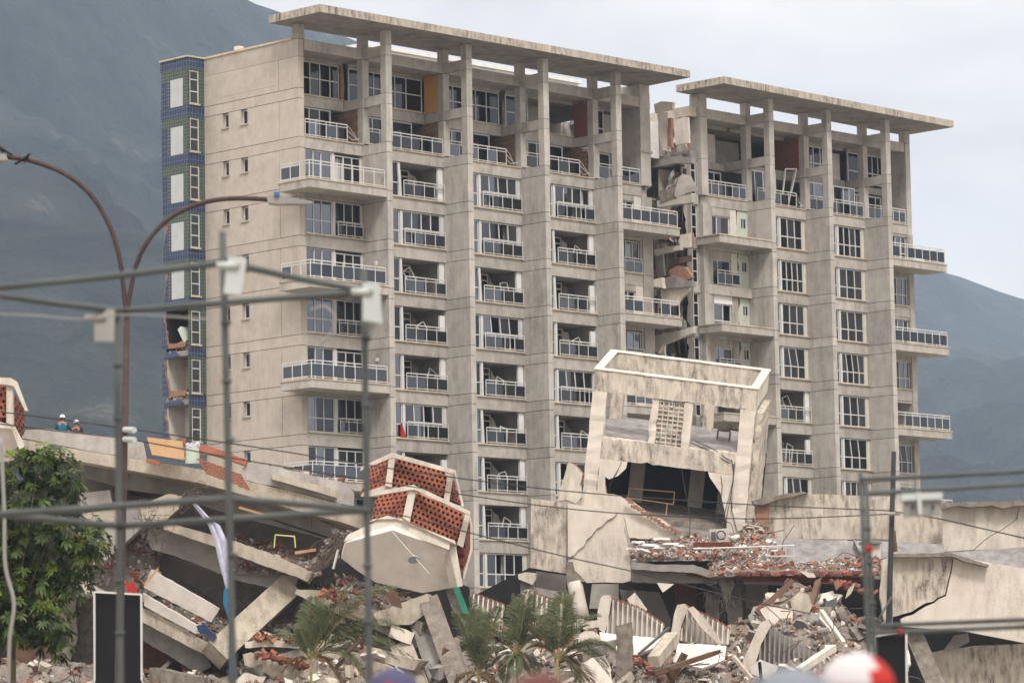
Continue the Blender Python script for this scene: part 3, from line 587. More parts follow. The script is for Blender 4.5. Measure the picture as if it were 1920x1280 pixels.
for i, (a, b) in enumerate(bays2):
    bx('roof_beam', 'concrete', T2, (a, YW + .03, zk(-3) + .02), (b - .03, YW + .33, zk(-3) + .64))
    bx('roof_beam', 'concrete_smooth', T2, (a, YP + .05, zk(-3) - .16), (b, YP + .3, zk(-3) + .28))
    if i in (1, 2): bx('spandrel', 'concrete', T2, (a - .4, YP, zk(-2) + .002), (b - .003, YP + .26, zk(-2) + .62))
    bx('balcony_edge', 'concrete_smooth', T2, (a - .43, YW + .02, zk(-1) + .003), (b - .003, YP + .3, zk(-1) + .64))
    bx('coping', 'sill', T2, (a, YW - .05, zk(-1) + .642), (b - .01, YW + .25, zk(-1) + .7))
    zt0, zt1 = zk(-2) + .64, zk(-3) - .17; zp0, zp1 = zk(-1) + .64, zk(-2) - .02
    if i == 0:
        bx('inner_wall', 'plaster', T2, (a + 1.1, YP + 1.0, zt0 - .6), (b, YP + 1.15, zt1 - .1)); bx('inner_wall', 'white_paint', T2, (a + .2, YP + .6, zt0 - .6), (a + .7, YP + .75, zt1))
    if i == 1:
        bx('inner_wall', 'interior', T2, (a + 1.0, YP + 2.6, zt0 - .2), (b - 1.6, YP + 2.75, zt1)); bx('inner_wall', 'painted_interior_shade', T2, (b - 1.6, YP + 2.2, zt0 - .2), (b, YP + 2.4, zt1))
        bx('partition', 'brick_wall', T2, (b - .02, YW + .46, zk(-2) + .59), (b + .16, YP + 1.2, zk(-3) - .1))
    if i == 2:
        window(T2, a, a + 3.9, YP + .1, zt0, zt1, [a + 1.9, a + 2.5, a + 3.2], zt0 + .85, fw=.09, glass=['glass_dark', 'glass_blue'])
        bx('inner_wall', 'plaster', T2, (a + 3.9, YP + .6, zt0 - .5), (b + .3, YP + .75, zt1 - .1))
    if i == 3:
        window(T2, a, b - .2, YP + .1, zt0, zt1, [a + 1.2, a + 1.9, a + 2.6, a + 3.2], zt0 + .75, fw=.07, glass='glass_dark')
    xr = b - .06
    railing(T2, [(a + (.05 if i != 1 else .6), YW + .08, zk(-1) + .7), (xr - (.8 if i == 1 else 0), YW + .08, zk(-1) + .7)], h=.98, sp=.7, bent=(xr, YW + .2, zk(-1) + .7) if i == 1 else None)
    if i == 1:
        window(T2, a - .3, a + 2.9, YW + .5, zp0 + .1, zp1 + .1, [a + .4, a + .9, a + 1.7, a + 2.3], None, fw=.08, skew=.12, glass=['glass_blue', 'glass_dark'], name='sliding_door')
        sm = MB(); p0 = V((a + 3.2, YW + .3, zp0 + .2))
        for q1, q2 in ((p0, p0 + V((.5, 0, 2.4))), (p0 + V((.5, 0, 2.4)), p0 + V((1.6, 0, 2.5))), (p0 + V((1.6, 0, 2.5)), p0 + V((1.0, 0, .9))), (p0 + V((.9, .2, 0)), p0 + V((1.6, .2, 2.3)))): sm.beam(q1, q2, .08, .08, (0, 1, 0))
        sm.obj('loose_sash', 'white_frame', T2)
    else:
        window(T2, a - .2, b - .5, (YW + .45) if i == 2 else YP + .15, zp0, zp1 - .1, [a + .9, a + 1.9, a + 2.9, a + 3.9, a + 4.5][: (3 if i in (0, 3) else 5)], zp0 + .8, fw=.08, glass=['glass_dark', 'glass_grey', 'glass_blue'], curtain=.5, name='sliding_door')
    bx('ceiling', 'plaster_ceiling', T2, (a - .4, YP + .27, zk(-2) + .05), (b + .4, 9.5, zk(-2) + .5))
    bx('ceiling', 'plaster_ceiling', T2, (a - .4, YW + .34, zk(-3) + .05), (b + .4, 9.5, zk(-3) + .28))
bx('roof_deck', 'concrete_smooth', T2, (21.7, YW + .34, zk(-3) + .3), (43.3, 10, zk(-3) + .55))
for k in range(-1, KB): slab_floor(T2, XS + .1, XE2 - .1, k)
bx('back_wall', 'interior', T2, (18.2, 9.6, zk(KB)), (XE2, 9.9, zk(-3) + .3))
for X in F2: bx('party_wall', 'interior', T2, (X + .1, YW + .34, zk(KB)), (X + .3, 9.58, zk(-1) + .5))
bx('end_wall', 'concrete', T2, (43.3, YW + .02, zk(KB)), (XE2, 9.58, zk(-1) + .598))
for i in (0, 1):
    a, b = F2[i] + .42, F2[i + 1]
    for k in range(-1, KB - 1):
        spandrel(T2, a, b, k + 1)
        if k > 6: continue
        z0, z1 = zk(k + 1) + .785, zk(k) - .02
        if i == 0 and k in (3, 4):
            bay_open(T2, a, b, k, post=3.2)
        else: bay_closed(T2, a, b, k, post=2.75 if i else 2.55, n=3 if (i + k) % 3 else 4, rail=False, skew=rnd.choice([.0, .08, .16, .22]) if k > 0 else .04, curtain=.5, miss={('l', 0)} if k == 4 else ())
a, b = F2[2] + .42, 43.3
for k in range(-1, KB - 1):
    bal = (k % 2 != 0); z0, z1 = zk(k + 1) + .7, zk(k) - .02
    spandrel(T2, a, b, k + 1, sill=not bal)
    if k > 6: continue
    if k == 3: bx('inner_wall', 'plaster', T2, (a + 1.5, YP, z0 - .3), (b, YP + .1, z1 + .1))
    else: window(T2, a + 1.0, b - .1, YW + .2, z0, z1 - .15, [a + 2.2, a + 2.9, a + 3.5], z0 + .8, skew=.0 if k < 3 else .2, glass=['glass_blue', 'glass_grey', 'glass_dark'], curtain=.5, fw=.055)
    bx('infill_wall', 'concrete_smooth', T2, (a, YW + .08, z0), (a + .99, YW + .3, z1))
    bx('lintel', 'concrete_smooth', T2, (a + 1.0, YW + .06, z1 - .149), (b, YW + .3, z1 + .01))
    bx('wall_panel', 'concrete_smooth', T2, (b + .01, YW - .02, z0 - .68), (XE2, YW + .018, zk(k) - .01))
    if bal: balcony(T2, a, 44.95, k + 1, side='r')
# left end bay of the second tower
a, b = XS + 1.0, F2[0]
for k in range(-1, KB - 1):
    bal = (k % 2 != 0); z0, z1 = zk(k + 1) + .7, zk(k) - .02
    bx('end_pier', 'concrete_smooth', T2, (XS, YW - .32, zk(k + 1) + .02), (XS + .42, YW + .6, zk(k) - .0))
    bx('end_pier', 'concrete_smooth', T2, (XS + .421, YW - .1, zk(k + 1) + .62), (a + .1, YW + .3, zk(k) - .0))
    bx('spandrel', 'concrete_smooth', T2, (XS + .421, YW + .03 - .2, zk(k + 1) + .003), (b, YW + .3, zk(k + 1) + .6))
    if k > 4: continue
    if k < 3:
        window(T2, a + .3, 25.3, YW + .2, z0 - .05, z1 - .5, [24.1 if k != 1 else 24.5], None if k != 1 else z0 + .5, glass=['glass_dark', 'glass_blue'], fw=.07, miss={('u', 1)} if k == 1 else ())
        bx('lintel', 'white_paint' if k == 1 else 'concrete_smooth', T2, (a + .3, YW + .05, z1 - .499), (25.3, YW + .3, z1 + .02))
        bx('infill_wall', 'plaster' if k < 1 else 'concrete_smooth', T2, (a + .11, YW + .08, z0 - .1), (a + .29, YW + .3, z1)); bx('infill_wall', 'plaster' if k < 1 else 'concrete_smooth', T2, (25.302, YW + .06, z0 - .1), (25.9, YW + .3, z1))
        pr_ = [(25.91, z0 - .1), (27.0, z0 - .1), (27.0, z1), (25.91 + .2, z1)] + jag((25.91 + .15, z1), (25.91, z0), 5, .12)
        MB().prism([(p[0], YW + .1, p[1]) for p in pr_], (0, .2, 0), 0, ([(26.35, YW + .1, z0 + .95), (26.9, YW + .1, z0 + .95), (26.9, YW + .1, z0 + 1.65), (26.35, YW + .1, z0 + 1.65)],), 1).obj('infill_wall', ['mint', 'brick_rubble'], T2)
        window(T2, 26.36, 26.89, YW + .14, z0 + .96, z1 - (z1 - z0) + 1.64, [26.6], None, fw=.05, glass='glass_dark')
    else:
        bx('inner_wall', 'plaster', T2, (a + .2, YP + .3, z0 - .2), (25.9, YP + .4, z1 + .2)); bx('pipe', 'orange_pipe', T2, (26.2, YW + .1, z0 - .1), (26.3, YW + .2, z1 + .3))
    if bal: balcony(T2, XS - .3, b - .01, k + 1, side='l', yl=YW, rail=False)
    else: railing(T2, [(a + .4, YW - .2, zk(k + 1) + .62), (25.8, YW - .2, zk(k + 1) + .62)], h=.95)
# torn left flank of the second tower
XF = 21.6
for k in range(-3, 6):
    zb, zt = zk(k), zk(k) + .62; m = 'cream_light' if k == -3 else ('concrete_smooth' if k % 2 else 'concrete_grey')
    pr_ = [(2.2, zb), (2.2, zt)] + jag((3.6, zt), (6.6, zt - .12), 6, .06) + jag((6.7, zb - .15), (2.3, zb), 7, .05)
    MB().prism([(XF, p[0], p[1]) for p in pr_], (.3, 0, 0)).obj('spandrel', m, T2)
    bx('floor_slab', 'concrete_grey', T2, (XF + .31, 2.6, zb + .15), (XS + .1, 9.5, zt - .1))
    bx('spandrel', m, T2, (XF + .001, 1.96, zb - .002), (XS - .003, 2.199, zt + .002))
    if k < 5 and k > -3:
        z0, z1 = zk(k + 1) + .64, zb - .02; f_ = MB(); x0, x1, y, t = XF + .08, XS - .08, 2.1, .06; cz = [z0, z0 + .7, z0 + 1.5, z1 - t]
        for c in cz: f_.box((x0, y, c), (x1, y + .06, c + t))
        for x_ in (x0, x1 - t): f_.box((x_, y - .002, z0), (x_ + t, y + .062, z1))
        wn = f_.obj('window', 'white_frame', T2)
        for c0, c1 in zip(cz, cz[1:]): bx('pane', 'glass_dark', wn, (x0 + t, y + .02, c0 + t), (x1 - t, y + .035, c1))
        bx('window_pier', 'concrete_smooth', T2, (XF + .002, 2.0, z0), (XF + .078, 2.3, z1)); bx('window_pier', 'concrete_smooth', T2, (XS - .078, 2.0, z0), (XS - .002, 2.3, z1))
    if k in (0, 2, 3, -1, -2):
        mb = MB()
        for q in range(40): rubble_bit(mb, V((XF + rnd.uniform(-.1, .6), rnd.uniform(2.4, 4.6), zk(k + 1) + .62 + abs(rnd.gauss(0, .22)))), rnd.uniform(.07, .24), rnd.choice([0, 0, 1, 2, 3]))
        tag(mb.obj('debris', ['brick_rubble', 'plaster', 'concrete_broken', 'wood_dark'], T2), None, None, None, 'stuff')
    if k in (0, 1): # remaining wall with a torn opening
        z0, z1 = zk(k + 1) + .62, zb
        pr_ = [(6.6, z0 + (.3 if k == 0 else 0)), (6.6, z1)] + ([(2.8, z1)] + jag((2.9, z1 - .3), (4.6, z0 + .1), 6, .2) if k == 1 else [(5.8, z1)] + jag((5.7, z1 - .4), (4.8, z0 + .2), 5, .2))
        MB().prism([(XF + .05, p[0], p[1]) for p in pr_], (.2, 0, 0), 0, (), 1).obj('infill_wall', ['plaster_grey' if k == 0 else 'beige', 'brick_rubble'], T2)
for k in range(-3, 6):   # stair core between the towers
    bx('core_slab', 'concrete_grey', T2, (18.6, 6.2, zk(k) + .1), (XF + .3, 9.5, zk(k) + .4))
bx('core_wall', 'concrete_grey', T2, (18.5, 9.2, zk(KB)), (XF, 9.5, zk(-2)))
bx('core_wall', 'plaster', T2, (19.4, 6.6, zk(-2) + .4), (20.4, 6.75, zk(-3) - .2)); bx('core_wall', 'white_paint', T2, (20.9, 4.6, zk(-2) + .4), (21.6, 4.75, zk(-3) - .1)); bx('core_pier', 'brick_rubble', T2, (20.3, 5.6, zk(-2) + .2), (20.55, 5.9, zk(-3)))
bx('inner_wall', 'plaster', T2, (22.2, 2.9, zk(-2) + .6), (22.3, 5.5, zk(-3)))
for q in range(7): bx('stair_step', 'concrete_grey', T2, (20.0 + .22 * q, 5.2, zk(-1) + .5 + .17 * q), (20.24 + .22 * q, 6.2, zk(-1) + .66 + .17 * q))
for q in range(3): MB().obox((XF + .2, 3.6 + .3 * q, zk(1) + 1.6 - .2 * q), (.0, .7, .1), (.25, -.1, .35), (.03, 0, .02)).obj('fallen_board', ['wood_dark', 'beige', 'brown'][q], T2)

for k in range(-3, 5):     # ragged remains of the flank: broken slab lips, torn plaster, brick edges, boards
    z0, z1 = zk(k + 1) + .62, zk(k)
    mb = MB()
    for q in range(9):
        yy = 2.3 + q * .5; rubble_bit(mb, V((XF + rnd.uniform(-.15, .1), yy + rnd.uniform(-.2, .2), z0 - rnd.uniform(0, .5))), rnd.uniform(.12, .3), rnd.choice([0, 0, 1]), .6)
    mb.obj('broken_slab_lip', ['concrete_broken', 'brick_rubble'], T2)
    bx('inner_wall', rnd.choice(['plaster', 'cream_light', 'interior']), T2, (XF + .35, 4.4 + .5 * (k % 3), z0 - .3), (XS + 1.5, 4.55 + .5 * (k % 3), z1 - .2))
    for q in range(3):
        y_ = rnd.uniform(2.3, 4.6); h_ = rnd.uniform(.7, 2.1); w_ = rnd.uniform(.6, 1.7)
        pr_ = jag((y_, z0 - .1), (y_ + w_, z0 - .1), 2, .03) + jag((y_ + w_, z0), (y_ + w_ * .7, z0 + h_), 5, .12) + jag((y_ + w_ * .6, z0 + h_), (y_, z0 - .05), 6, .14)
        MB().prism([(XF + .1 + .25 * q + (p[1] - z0) * rnd.choice([.0, .12]), p[0], p[1]) for p in pr_], (.14, .02, 0), 0, (), 1).obj('torn_wall', [rnd.choice(['plaster', 'cream_light', 'cream_light', 'soffit_white', 'plaster_grey', 'mint']), 'brick_rubble'], T2)
    y_ = rnd.uniform(3, 4.6); MB().obox((XF + .15, y_, z0 + rnd.uniform(.3, .9)), (0, .5, rnd.uniform(-.3, .3)), (.2, .05, .25), (.02, 0, -.02)).obj('fallen_board', rnd.choice(['wood_dark', 'plaster', 'cream_light', 'brown']), T2)
    pr_ = [(2.2, z0), (2.2, z1)] + jag((2.2 + rnd.uniform(.15, .5), z1), (2.2 + rnd.uniform(.1, .5), z0), 7, .12)
    MB().prism([(XF + .02, p[0], p[1]) for p in pr_], (.18, 0, 0), 0, (), 1).obj('torn_pier', ['cream_light' if k < 0 else 'concrete_smooth', 'brick_rubble'], T2)
    for q in range(2):
        c_ = V((18.9 + q * .8, 5.0 + rnd.uniform(0, 1), z0 + rnd.uniform(-.2, .6)))
        m_ = MB(); rubble_bit(m_, c_, rnd.uniform(.5, .9), 0, .25); m_.obj('hanging_fragment', rnd.choice(['concrete_grey', 'plaster', 'beige', 'cream_light']), T2)
mb = MB()
for q in range(16): mb.tube([V((XF - .05, rnd.uniform(2.4, 6), zk(rnd.randrange(-2, 4)) + .1)) + V((0, 0, -.25 * j)) + V((rnd.gauss(0, .08), rnd.gauss(0, .1), 0)) for j in range(5)], .018, 4)
tag(mb.obj('hanging_wire', 'rebar', T2), None, None, None, 'stuff')
for i, k, dx in ((2, -1, 1.2), (3, 0, 2.8), (1, 2, 4.2), (2, 5, 2.6)):   # odds and ends on the sills
    a = F1[i - 1] + .42; MB().obox((a + dx, YW + .9, zk(k + 1) + 1.2), (.3, 0, 0), (0, .2, 0), (0, 0, .38)).obj('cupboard', rnd.choice(['wood_dark', 'plaster', 'brown']), T1)
MB().prism([(-3.75, YW + .05, zk(5) + .8), (-3.35, YW + .05, zk(5) + .8), (-3.5, YW + .05, zk(5) + 1.2), (-3.7, YW + .05, zk(5) + 1.65)], (0, .1, 0)).obj('red_curtain', 'red', T1)
# ------------------------------------------------------------------ outlines measured on the ruins, each at its own distance
HV = V((_d.x, _d.y, 0)).normalized()
def nrm(yaw=0, tilt=0): return (-HV * math.cos(R(yaw)) + _r0 * math.sin(R(yaw))) * math.cos(R(tilt)) + V((0, 0, math.sin(R(tilt))))
def plane_pt(px, py, c, n):
    v = U(px, py, 1) - CAM; return CAM + v * ((c - CAM).dot(n) / v.dot(n))
def Q(poly, d, th, yaw=0, tilt=0, mb=None, mi=0, mis=None, rough=0, holes=(), ext=None):
    cx = sum(p[0] for p in poly) / len(poly); cy = sum(p[1] for p in poly) / len(poly); n = nrm(yaw, tilt); c = U(cx, cy, d)
    if rough:
        pp = []
        for i in range(len(poly)):
            a, b = poly[i], poly[(i + 1) % len(poly)]; k = max(1, int(math.hypot(b[0] - a[0], b[1] - a[1]) / 9)); pp += jag(a, b, k, rough)
        poly = pp
    mb = mb or MB()
    return mb.prism([plane_pt(x, y, c, n) for x, y in poly], ext if ext is not None else -n * th, mi, [[plane_pt(x, y, c, n) for x, y in h] for h in holes], mis)
def part(name, m, par, poly, d, th, yaw=0, tilt=0, rough=0, holes=(), ext=None):
    ms = [m] if isinstance(m, str) else list(m)
    return Q(poly, d, th, yaw, tilt, None, 0, len(ms) - 1, rough, holes, ext).obj(name, ms, par)
def lone(name, m, label, cat, poly, d, th, yaw=0, tilt=0, rough=0, group=None):
    return tag(part(name, m, None, poly, d, th, yaw, tilt, rough), label, cat, group)
def bar(par, name, m, a, b, wd, ht=None, up=(0, 0, 1)):
    return MB().beam(U(*a), U(*b), wd, ht or wd, up).obj(name, m, par)
def rebar(par, c, rad, n, r=.014, m='rebar', name='rebar_tangle', drop=.3, L=1.):
    mb = MB(); c = U(*c)
    for i in range(n):
        p = c + V((rnd.gauss(0, rad), rnd.gauss(0, rad), rnd.gauss(0, rad * .8))); v = V((rnd.gauss(0, 1), rnd.gauss(0, 1), rnd.gauss(-drop, .8))).normalized(); pts = [p.copy()]
        for j in range(5):
            v = (v + V((rnd.gauss(0, .45), rnd.gauss(0, .45), rnd.gauss(-.08, .4)))).normalized(); p = p + v * rnd.uniform(.1, .26) * L; pts.append(p.copy())
        mb.tube(pts, r, 4)
    return mb.obj(name, m, par)
BLK = {}
def block_mesh(m):
    """hollow clay screen block: square face with an eight-sided hole right through"""
    if m in BLK: return BLK[m]
    vs_ = []; fs = []
    for s in (-.5, .5):
        vs_ += [(x * .5, s, z * .5) for x, z in ((-1, -1), (0, -1), (1, -1), (1, 0), (1, 1), (0, 1), (-1, 1), (-1, 0))]
        vs_ += [(.34 * math.cos(R(225 + 45 * i)), s, .34 * math.sin(R(225 + 45 * i))) for i in range(8)]
    for i in range(8):
        j = (i + 1) % 8
        fs += [(i, j, 8 + j, 8 + i), (16 + j, 16 + i, 24 + i, 24 + j), (8 + i, 8 + j, 24 + j, 24 + i), (j, i, 16 + i, 16 + j)]
    me = bpy.data.meshes.new('screen_block'); me.from_pydata(vs_, [], fs); me.materials.append(MT[m]); me.update(); BLK[m] = me; return me
def screen(par, quad, nu, nv, dep=.3, m='terracotta', stag=True):
    """quad: lower left, lower right, upper right, upper left as (px, py, distance)"""
    a, b, c, e = [U(*q) for q in quad]
    f = lambda u_, v_: (a * (1 - u_) + b * u_) * (1 - v_) + (e * (1 - u_) + c * u_) * v_
    n = (b - a).cross(e - a).normalized()
    if n.dot(CAM - a) > 0: n = -n                         # points away from the camera
    bk = MB().add([f(0, 0) + n * dep * 1.5, f(1, 0) + n * dep * 1.5, f(1, 1) + n * dep * 1.5, f(0, 1) + n * dep * 1.5, f(0, 0) + n * (dep * 1.5 + .1), f(1, 0) + n * (dep * 1.5 + .1), f(1, 1) + n * (dep * 1.5 + .1), f(0, 1) + n * (dep * 1.5 + .1)],
                  [(0, 1, 2, 3), (4, 7, 6, 5), (0, 4, 5, 1), (1, 5, 6, 2), (2, 6, 7, 3), (3, 7, 4, 0)]).obj('brick_screen', 'terracotta_dark', par)  # dark backing board added so the block holes look shaded
    me = block_mesh(m)
    for j in range(nv):
        off = .5 if (stag and j % 2) else 0
        for i in range(nu):
            u0, u1 = (i + off) / nu, min(1, (i + 1 + off) / nu)
            if u1 - u0 < .6 / nu: continue
            v0, v1 = j / nv, (j + 1) / nv; p = f((u0 + u1) / 2, (v0 + v1) / 2) + n * rnd.uniform(-.015, .015)
            ux = (f(u1, (v0 + v1) / 2) - f(u0, (v0 + v1) / 2)) * .985; uz = (f((u0 + u1) / 2, v1) - f((u0 + u1) / 2, v0)) * .985; uy = n * dep
            wm = M(((ux.x, uy.x, uz.x, p.x + uy.x / 2), (ux.y, uy.y, uz.y, p.y + uy.y / 2), (ux.z, uy.z, uz.z, p.z + uy.z / 2), (0, 0, 0, 1)))
            o = bpy.data.objects.new('block', me); COL.objects.link(o); o.parent = bk; o.matrix_parent_inverse = (W[bk.name].inverted() @ wm); W[o.name] = wm
    return bk
# ------------------------------------------------------------------ ground, hills, haze
gr = MB(); gr.add([(-9000, -9000, 0), (9000, -9000, 0), (9000, 9000, 0), (-9000, 9000, 0)], [(0, 1, 2, 3)])
mat('earth', S(150, 144, 134), S(124, 118, 108), scale=.3, bump=.2)
tag(gr.obj('ground', 'earth'), None, None, None, 'structure')
def hillmat():
    m = bpy.data.materials.new('hillside'); m.use_nodes = True; t = m.node_tree; b = t.nodes['Principled BSDF']; b.inputs['Roughness'].default_value = 1; b.inputs['Specular IOR Level'].default_value = 0
    g = N(t, 'ShaderNodeNewGeometry'); L = t.links.new
    n1 = N(t, 'ShaderNodeTexNoise'); n1.inputs['Scale'].default_value = .012; n1.inputs['Detail'].default_value = 9; n1.inputs['Roughness'].default_value = .7; L(g.outputs['Position'], n1.inputs['Vector'])
    r_ = N(t, 'ShaderNodeValToRGB'); e = r_.color_ramp.elements; e[0].position = .36; e[0].color = S(18, 22, 21); e[1].position = .62; e[1].color = S(48, 52, 48)
    x = r_.color_ramp.elements.new(.72); x.color = S(98, 92, 84)
    L(n1.outputs[0], r_.inputs[0]); L(r_.outputs[0], b.inputs['Base Color'])
    n2 = N(t, 'ShaderNodeTexNoise'); n2.inputs['Scale'].default_value = .08; n2.inputs['Detail'].default_value = 8; L(g.outputs['Position'], n2.inputs['Vector'])
    bp = N(t, 'ShaderNodeBump'); bp.inputs['Strength'].default_value = .9; bp.inputs['Distance'].default_value = 14; L(n2.outputs[0], bp.inputs['Height']); L(bp.outputs[0], b.inputs['Normal'])
    MT['hillside'] = m
hillmat()
def hill(name, ridge, d0, dn, seed, nu=150, nv=46, rough=1., df=None):
    """ridge: (px, py) skyline at distance d1; the slope falls to the ground at d0 and on behind the crest"""
    vs_ = []; x0, x1 = ridge[0][0], ridge[-1][0]
    for i in range(nu + 1):
        px = x0 + (x1 - x0) * i / nu
        for (a, b) in zip(ridge, ridge[1:]):
            if a[0] <= px <= b[0]: py = a[1] + (b[1] - a[1]) * (px - a[0]) / (b[0] - a[0])
        d1 = dn if df is None else dn + (df - dn) * max(0, min(1, (px - 100) / 1700)); top = U(px, py, d1).z; dr = U(px, py, 1) - CAM; dr.z = 0; dr = dr / math.hypot(*U(px, 900, 1).xy - CAM.xy) if False else dr
        for j in range(nv + 1):
            sr = (d1 - d0) / (d1 * 1.35 - d0); jr = int(nv * .72); s = sr * j / jr if j <= jr else sr + (1 - sr) * (j - jr) / (nv - jr); d = d0 + (d1 * 1.35 - d0) * s
            p = CAM + dr * d
            h = (s / sr) ** 1.25 if s < sr else 1 - (s - sr) / (1 - sr) * .9
            fr = min(1, s * 5)
            q = V((p.x * .0022 + seed, p.y * .0022, 0))
            nz_ = noise.fractal(q, .9, 2.1, 6) * 70 * rough * fr - abs(noise.noise(V((p.x * .0045 + seed * 3, p.y * .0045, 1)))) * 110 * rough * fr * h + noise.fractal(V((p.x * .016, p.y * .016, seed)), .8, 2, 4) * 16
            nz_ *= min(1, .06 + abs(s - sr) * 6)
            vs_.append((p.x, p.y, max(-5, top * h + nz_)))
    k = nv + 1
    fs = [(i * k + j, (i + 1) * k + j, (i + 1) * k + j + 1, i * k + j + 1) for i in range(nu) for j in range(nv)]
    return tag(MB().add(vs_, fs).obj(name, 'hillside', None, smooth=True), None, None, None, 'structure')
hill('mountain', [(-2600, -260), (-900, -240), (200, -130), (480, 0), (560, 30), (720, 95), (1000, 205), (1400, 350), (1700, 487), (1800, 515), (1925, 562), (2400, 700), (4200, 1100)], 800, 2300, 3.3, 190, 70, .8, 4300)
hill('mountain_spur', [(-2600, 280), (-700, 330), (-100, 395), (120, 424), (260, 432), (420, 480), (700, 640), (1100, 860), (1500, 1100)], 700, 1500, 9.1, 120, 40, .45)
hill('mountain_spur', [(1300, 1100), (1600, 900), (1750, 720), (1850, 690), (2000, 640), (2600, 560), (4200, 540)], 900, 2900, 5.7, 110, 40, .5)
hz = MB().box((-900, -900, -8), (5200, 5200, 1000)).obj('haze', 'plaster'); hz['kind'] = 'stuff'
m = bpy.data.materials.new('haze_air'); m.use_nodes = True; t = m.node_tree; t.nodes.clear(); o = N(t, 'ShaderNodeOutputMaterial'); pv = N(t, 'ShaderNodeVolumePrincipled')
pv.inputs['Color'].default_value = (.62, .78, 1, 1); pv.inputs['Density'].default_value = .00013; pv.inputs['Anisotropy'].default_value = .1; t.links.new(pv.outputs[0], o.inputs['Volume'])
hz.data.materials.clear(); hz.data.materials.append(m); MT['haze_air'] = m
# torn pieces still hanging on the flank of the second tower
for nm, ms, pg, d_, th_ in (('torn_wall', 'soffit_white', [(1232, 214), (1252, 210), (1255, 284), (1242, 281), (1237, 262)], 222, .2), ('torn_wall', 'cream_light', [(1226, 196), (1240, 190), (1262, 192), (1260, 205), (1228, 212)], 221.4, .3), ('broken_slab', 'concrete_grey', [(1236, 300), (1264, 292), (1296, 296), (1298, 306), (1262, 306), (1240, 312)], 221, .5), ('broken_slab', 'concrete_broken', [(1236, 358), (1266, 350), (1268, 370), (1238, 380)], 220.8, .5), ('broken_slab', 'concrete_smooth', [(1231, 377), (1262, 371), (1296, 365), (1297, 379), (1262, 384), (1233, 389)], 220.6, .4), ('torn_wall', ['cream_light', 'brick_rubble'], [(1276, 440), (1297, 436), (1297, 464), (1277, 464), (1272, 452)], 220.6, .3),
        ('broken_slab', 'concrete_smooth', [(1226, 468), (1250, 462), (1275, 460), (1275, 468), (1250, 473), (1228, 479)], 220.8, .4), ('broken_slab', 'concrete_grey', [(1241, 524), (1262, 516), (1297, 528), (1297, 536), (1241, 542)], 220.6, .5), ('torn_wall', 'cream_light', [(1238, 543), (1276, 536), (1297, 533), (1290, 545), (1276, 560), (1268, 574), (1242, 568)], 220.8, .25), ('broken_slab', 'concrete_smooth', [(1226, 630), (1262, 622), (1300, 612), (1300, 624), (1262, 638), (1242, 646), (1234, 662), (1226, 656)], 220.6, .4), ('torn_wall', 'plaster', [(1236, 650), (1246, 646), (1247, 676), (1238, 678)], 221.4, .2), ('rubble_slope', 'brick_rubble', [(1254, 508), (1270, 498), (1284, 500), (1297, 520), (1280, 528), (1258, 518)], 220.7, .4), ('fallen_board', 'wood_dark', [(1256, 497), (1270, 483), (1296, 478), (1297, 490)], 220.9, .06), ('torn_wall', 'plaster_grey', [(1228, 480), (1242, 474), (1246, 516), (1236, 520), (1229, 500)], 221.8, .2), ('torn_wall', 'cream_light', [(1225, 524), (1241, 520), (1243, 540), (1226, 537)], 220, .4), ('torn_wall', ['plaster', 'brick_rubble'], [(1240, 392), (1256, 388), (1250, 410), (1254, 430), (1244, 440), (1238, 420)], 222, .2), ('torn_wall', 'plaster', [(1262, 224), (1290, 220), (1292, 268), (1266, 272)], 223, .2), ('brick_edge', 'brick_rubble', [(1252, 222), (1258, 221), (1257, 250), (1260, 276), (1252, 274)], 221.6, .3)):
    part(nm, ms, T2, pg, d_, th_, -32, 0, rough=.7)
# ------------------------------------------------------------------ collapsed building on the left
L1 = thing('collapsed_building', 'pancaked beige concrete building with tilted floor slabs on the left', 'building', U(420, 1300, 152) * 1)
L1.location.z = 0; W[L1.name] = M.Translation(L1.location)
part('roof_fascia', 'beige', L1, [(36, 822), (150, 843), (275, 863), (380, 880), (462, 901), (565, 925), (665, 952), (694, 966), (694, 997), (640, 978), (560, 958), (460, 928), (375, 905), (260, 884), (125, 860), (36, 843)], 149, 5, 4)
part('roof_parapet', 'grey_white', L1, [(48, 806), (86, 803), (150, 811), (217, 818), (268, 827), (276, 862.5), (150, 842), (40, 821)], 149.4, .5, 4, rough=.6)
part('roof_parapet', ['grey_white', 'concrete_broken'], L1, [(457, 864), (490, 870), (560, 884), (650, 906), (664, 924), (664, 950), (565, 924), (463, 900)], 149.4, .5, 4, rough=.8)
part('parapet_ledge', 'beige', L1, [(510, 888), (560, 900), (632, 918), (632, 933), (560, 912), (510, 898)], 148.9, .5, 4, rough=.5)
part('edge_beam', 'concrete_grey', L1, [(120, 858), (260, 882), (375, 903), (460, 927), (560, 957), (622, 985), (622, 1013), (520, 987), (405, 956), (327, 930), (240, 918), (125, 884)], 150.8, .8, 4)
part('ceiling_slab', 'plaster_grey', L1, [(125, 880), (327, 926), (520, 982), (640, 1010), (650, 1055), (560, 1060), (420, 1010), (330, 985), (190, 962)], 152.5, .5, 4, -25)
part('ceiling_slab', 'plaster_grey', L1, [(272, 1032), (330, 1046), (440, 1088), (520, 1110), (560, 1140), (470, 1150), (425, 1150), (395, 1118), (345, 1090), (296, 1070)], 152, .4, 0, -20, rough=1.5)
part('floor_fascia', 'beige', L1, [(305, 977), (365, 993), (415, 1006), (500, 1034), (567, 1063), (588, 1072), (576, 1090), (560, 1082), (490, 1058), (410, 1026), (308, 992)], 148.6, 4, 2, rough=.8)
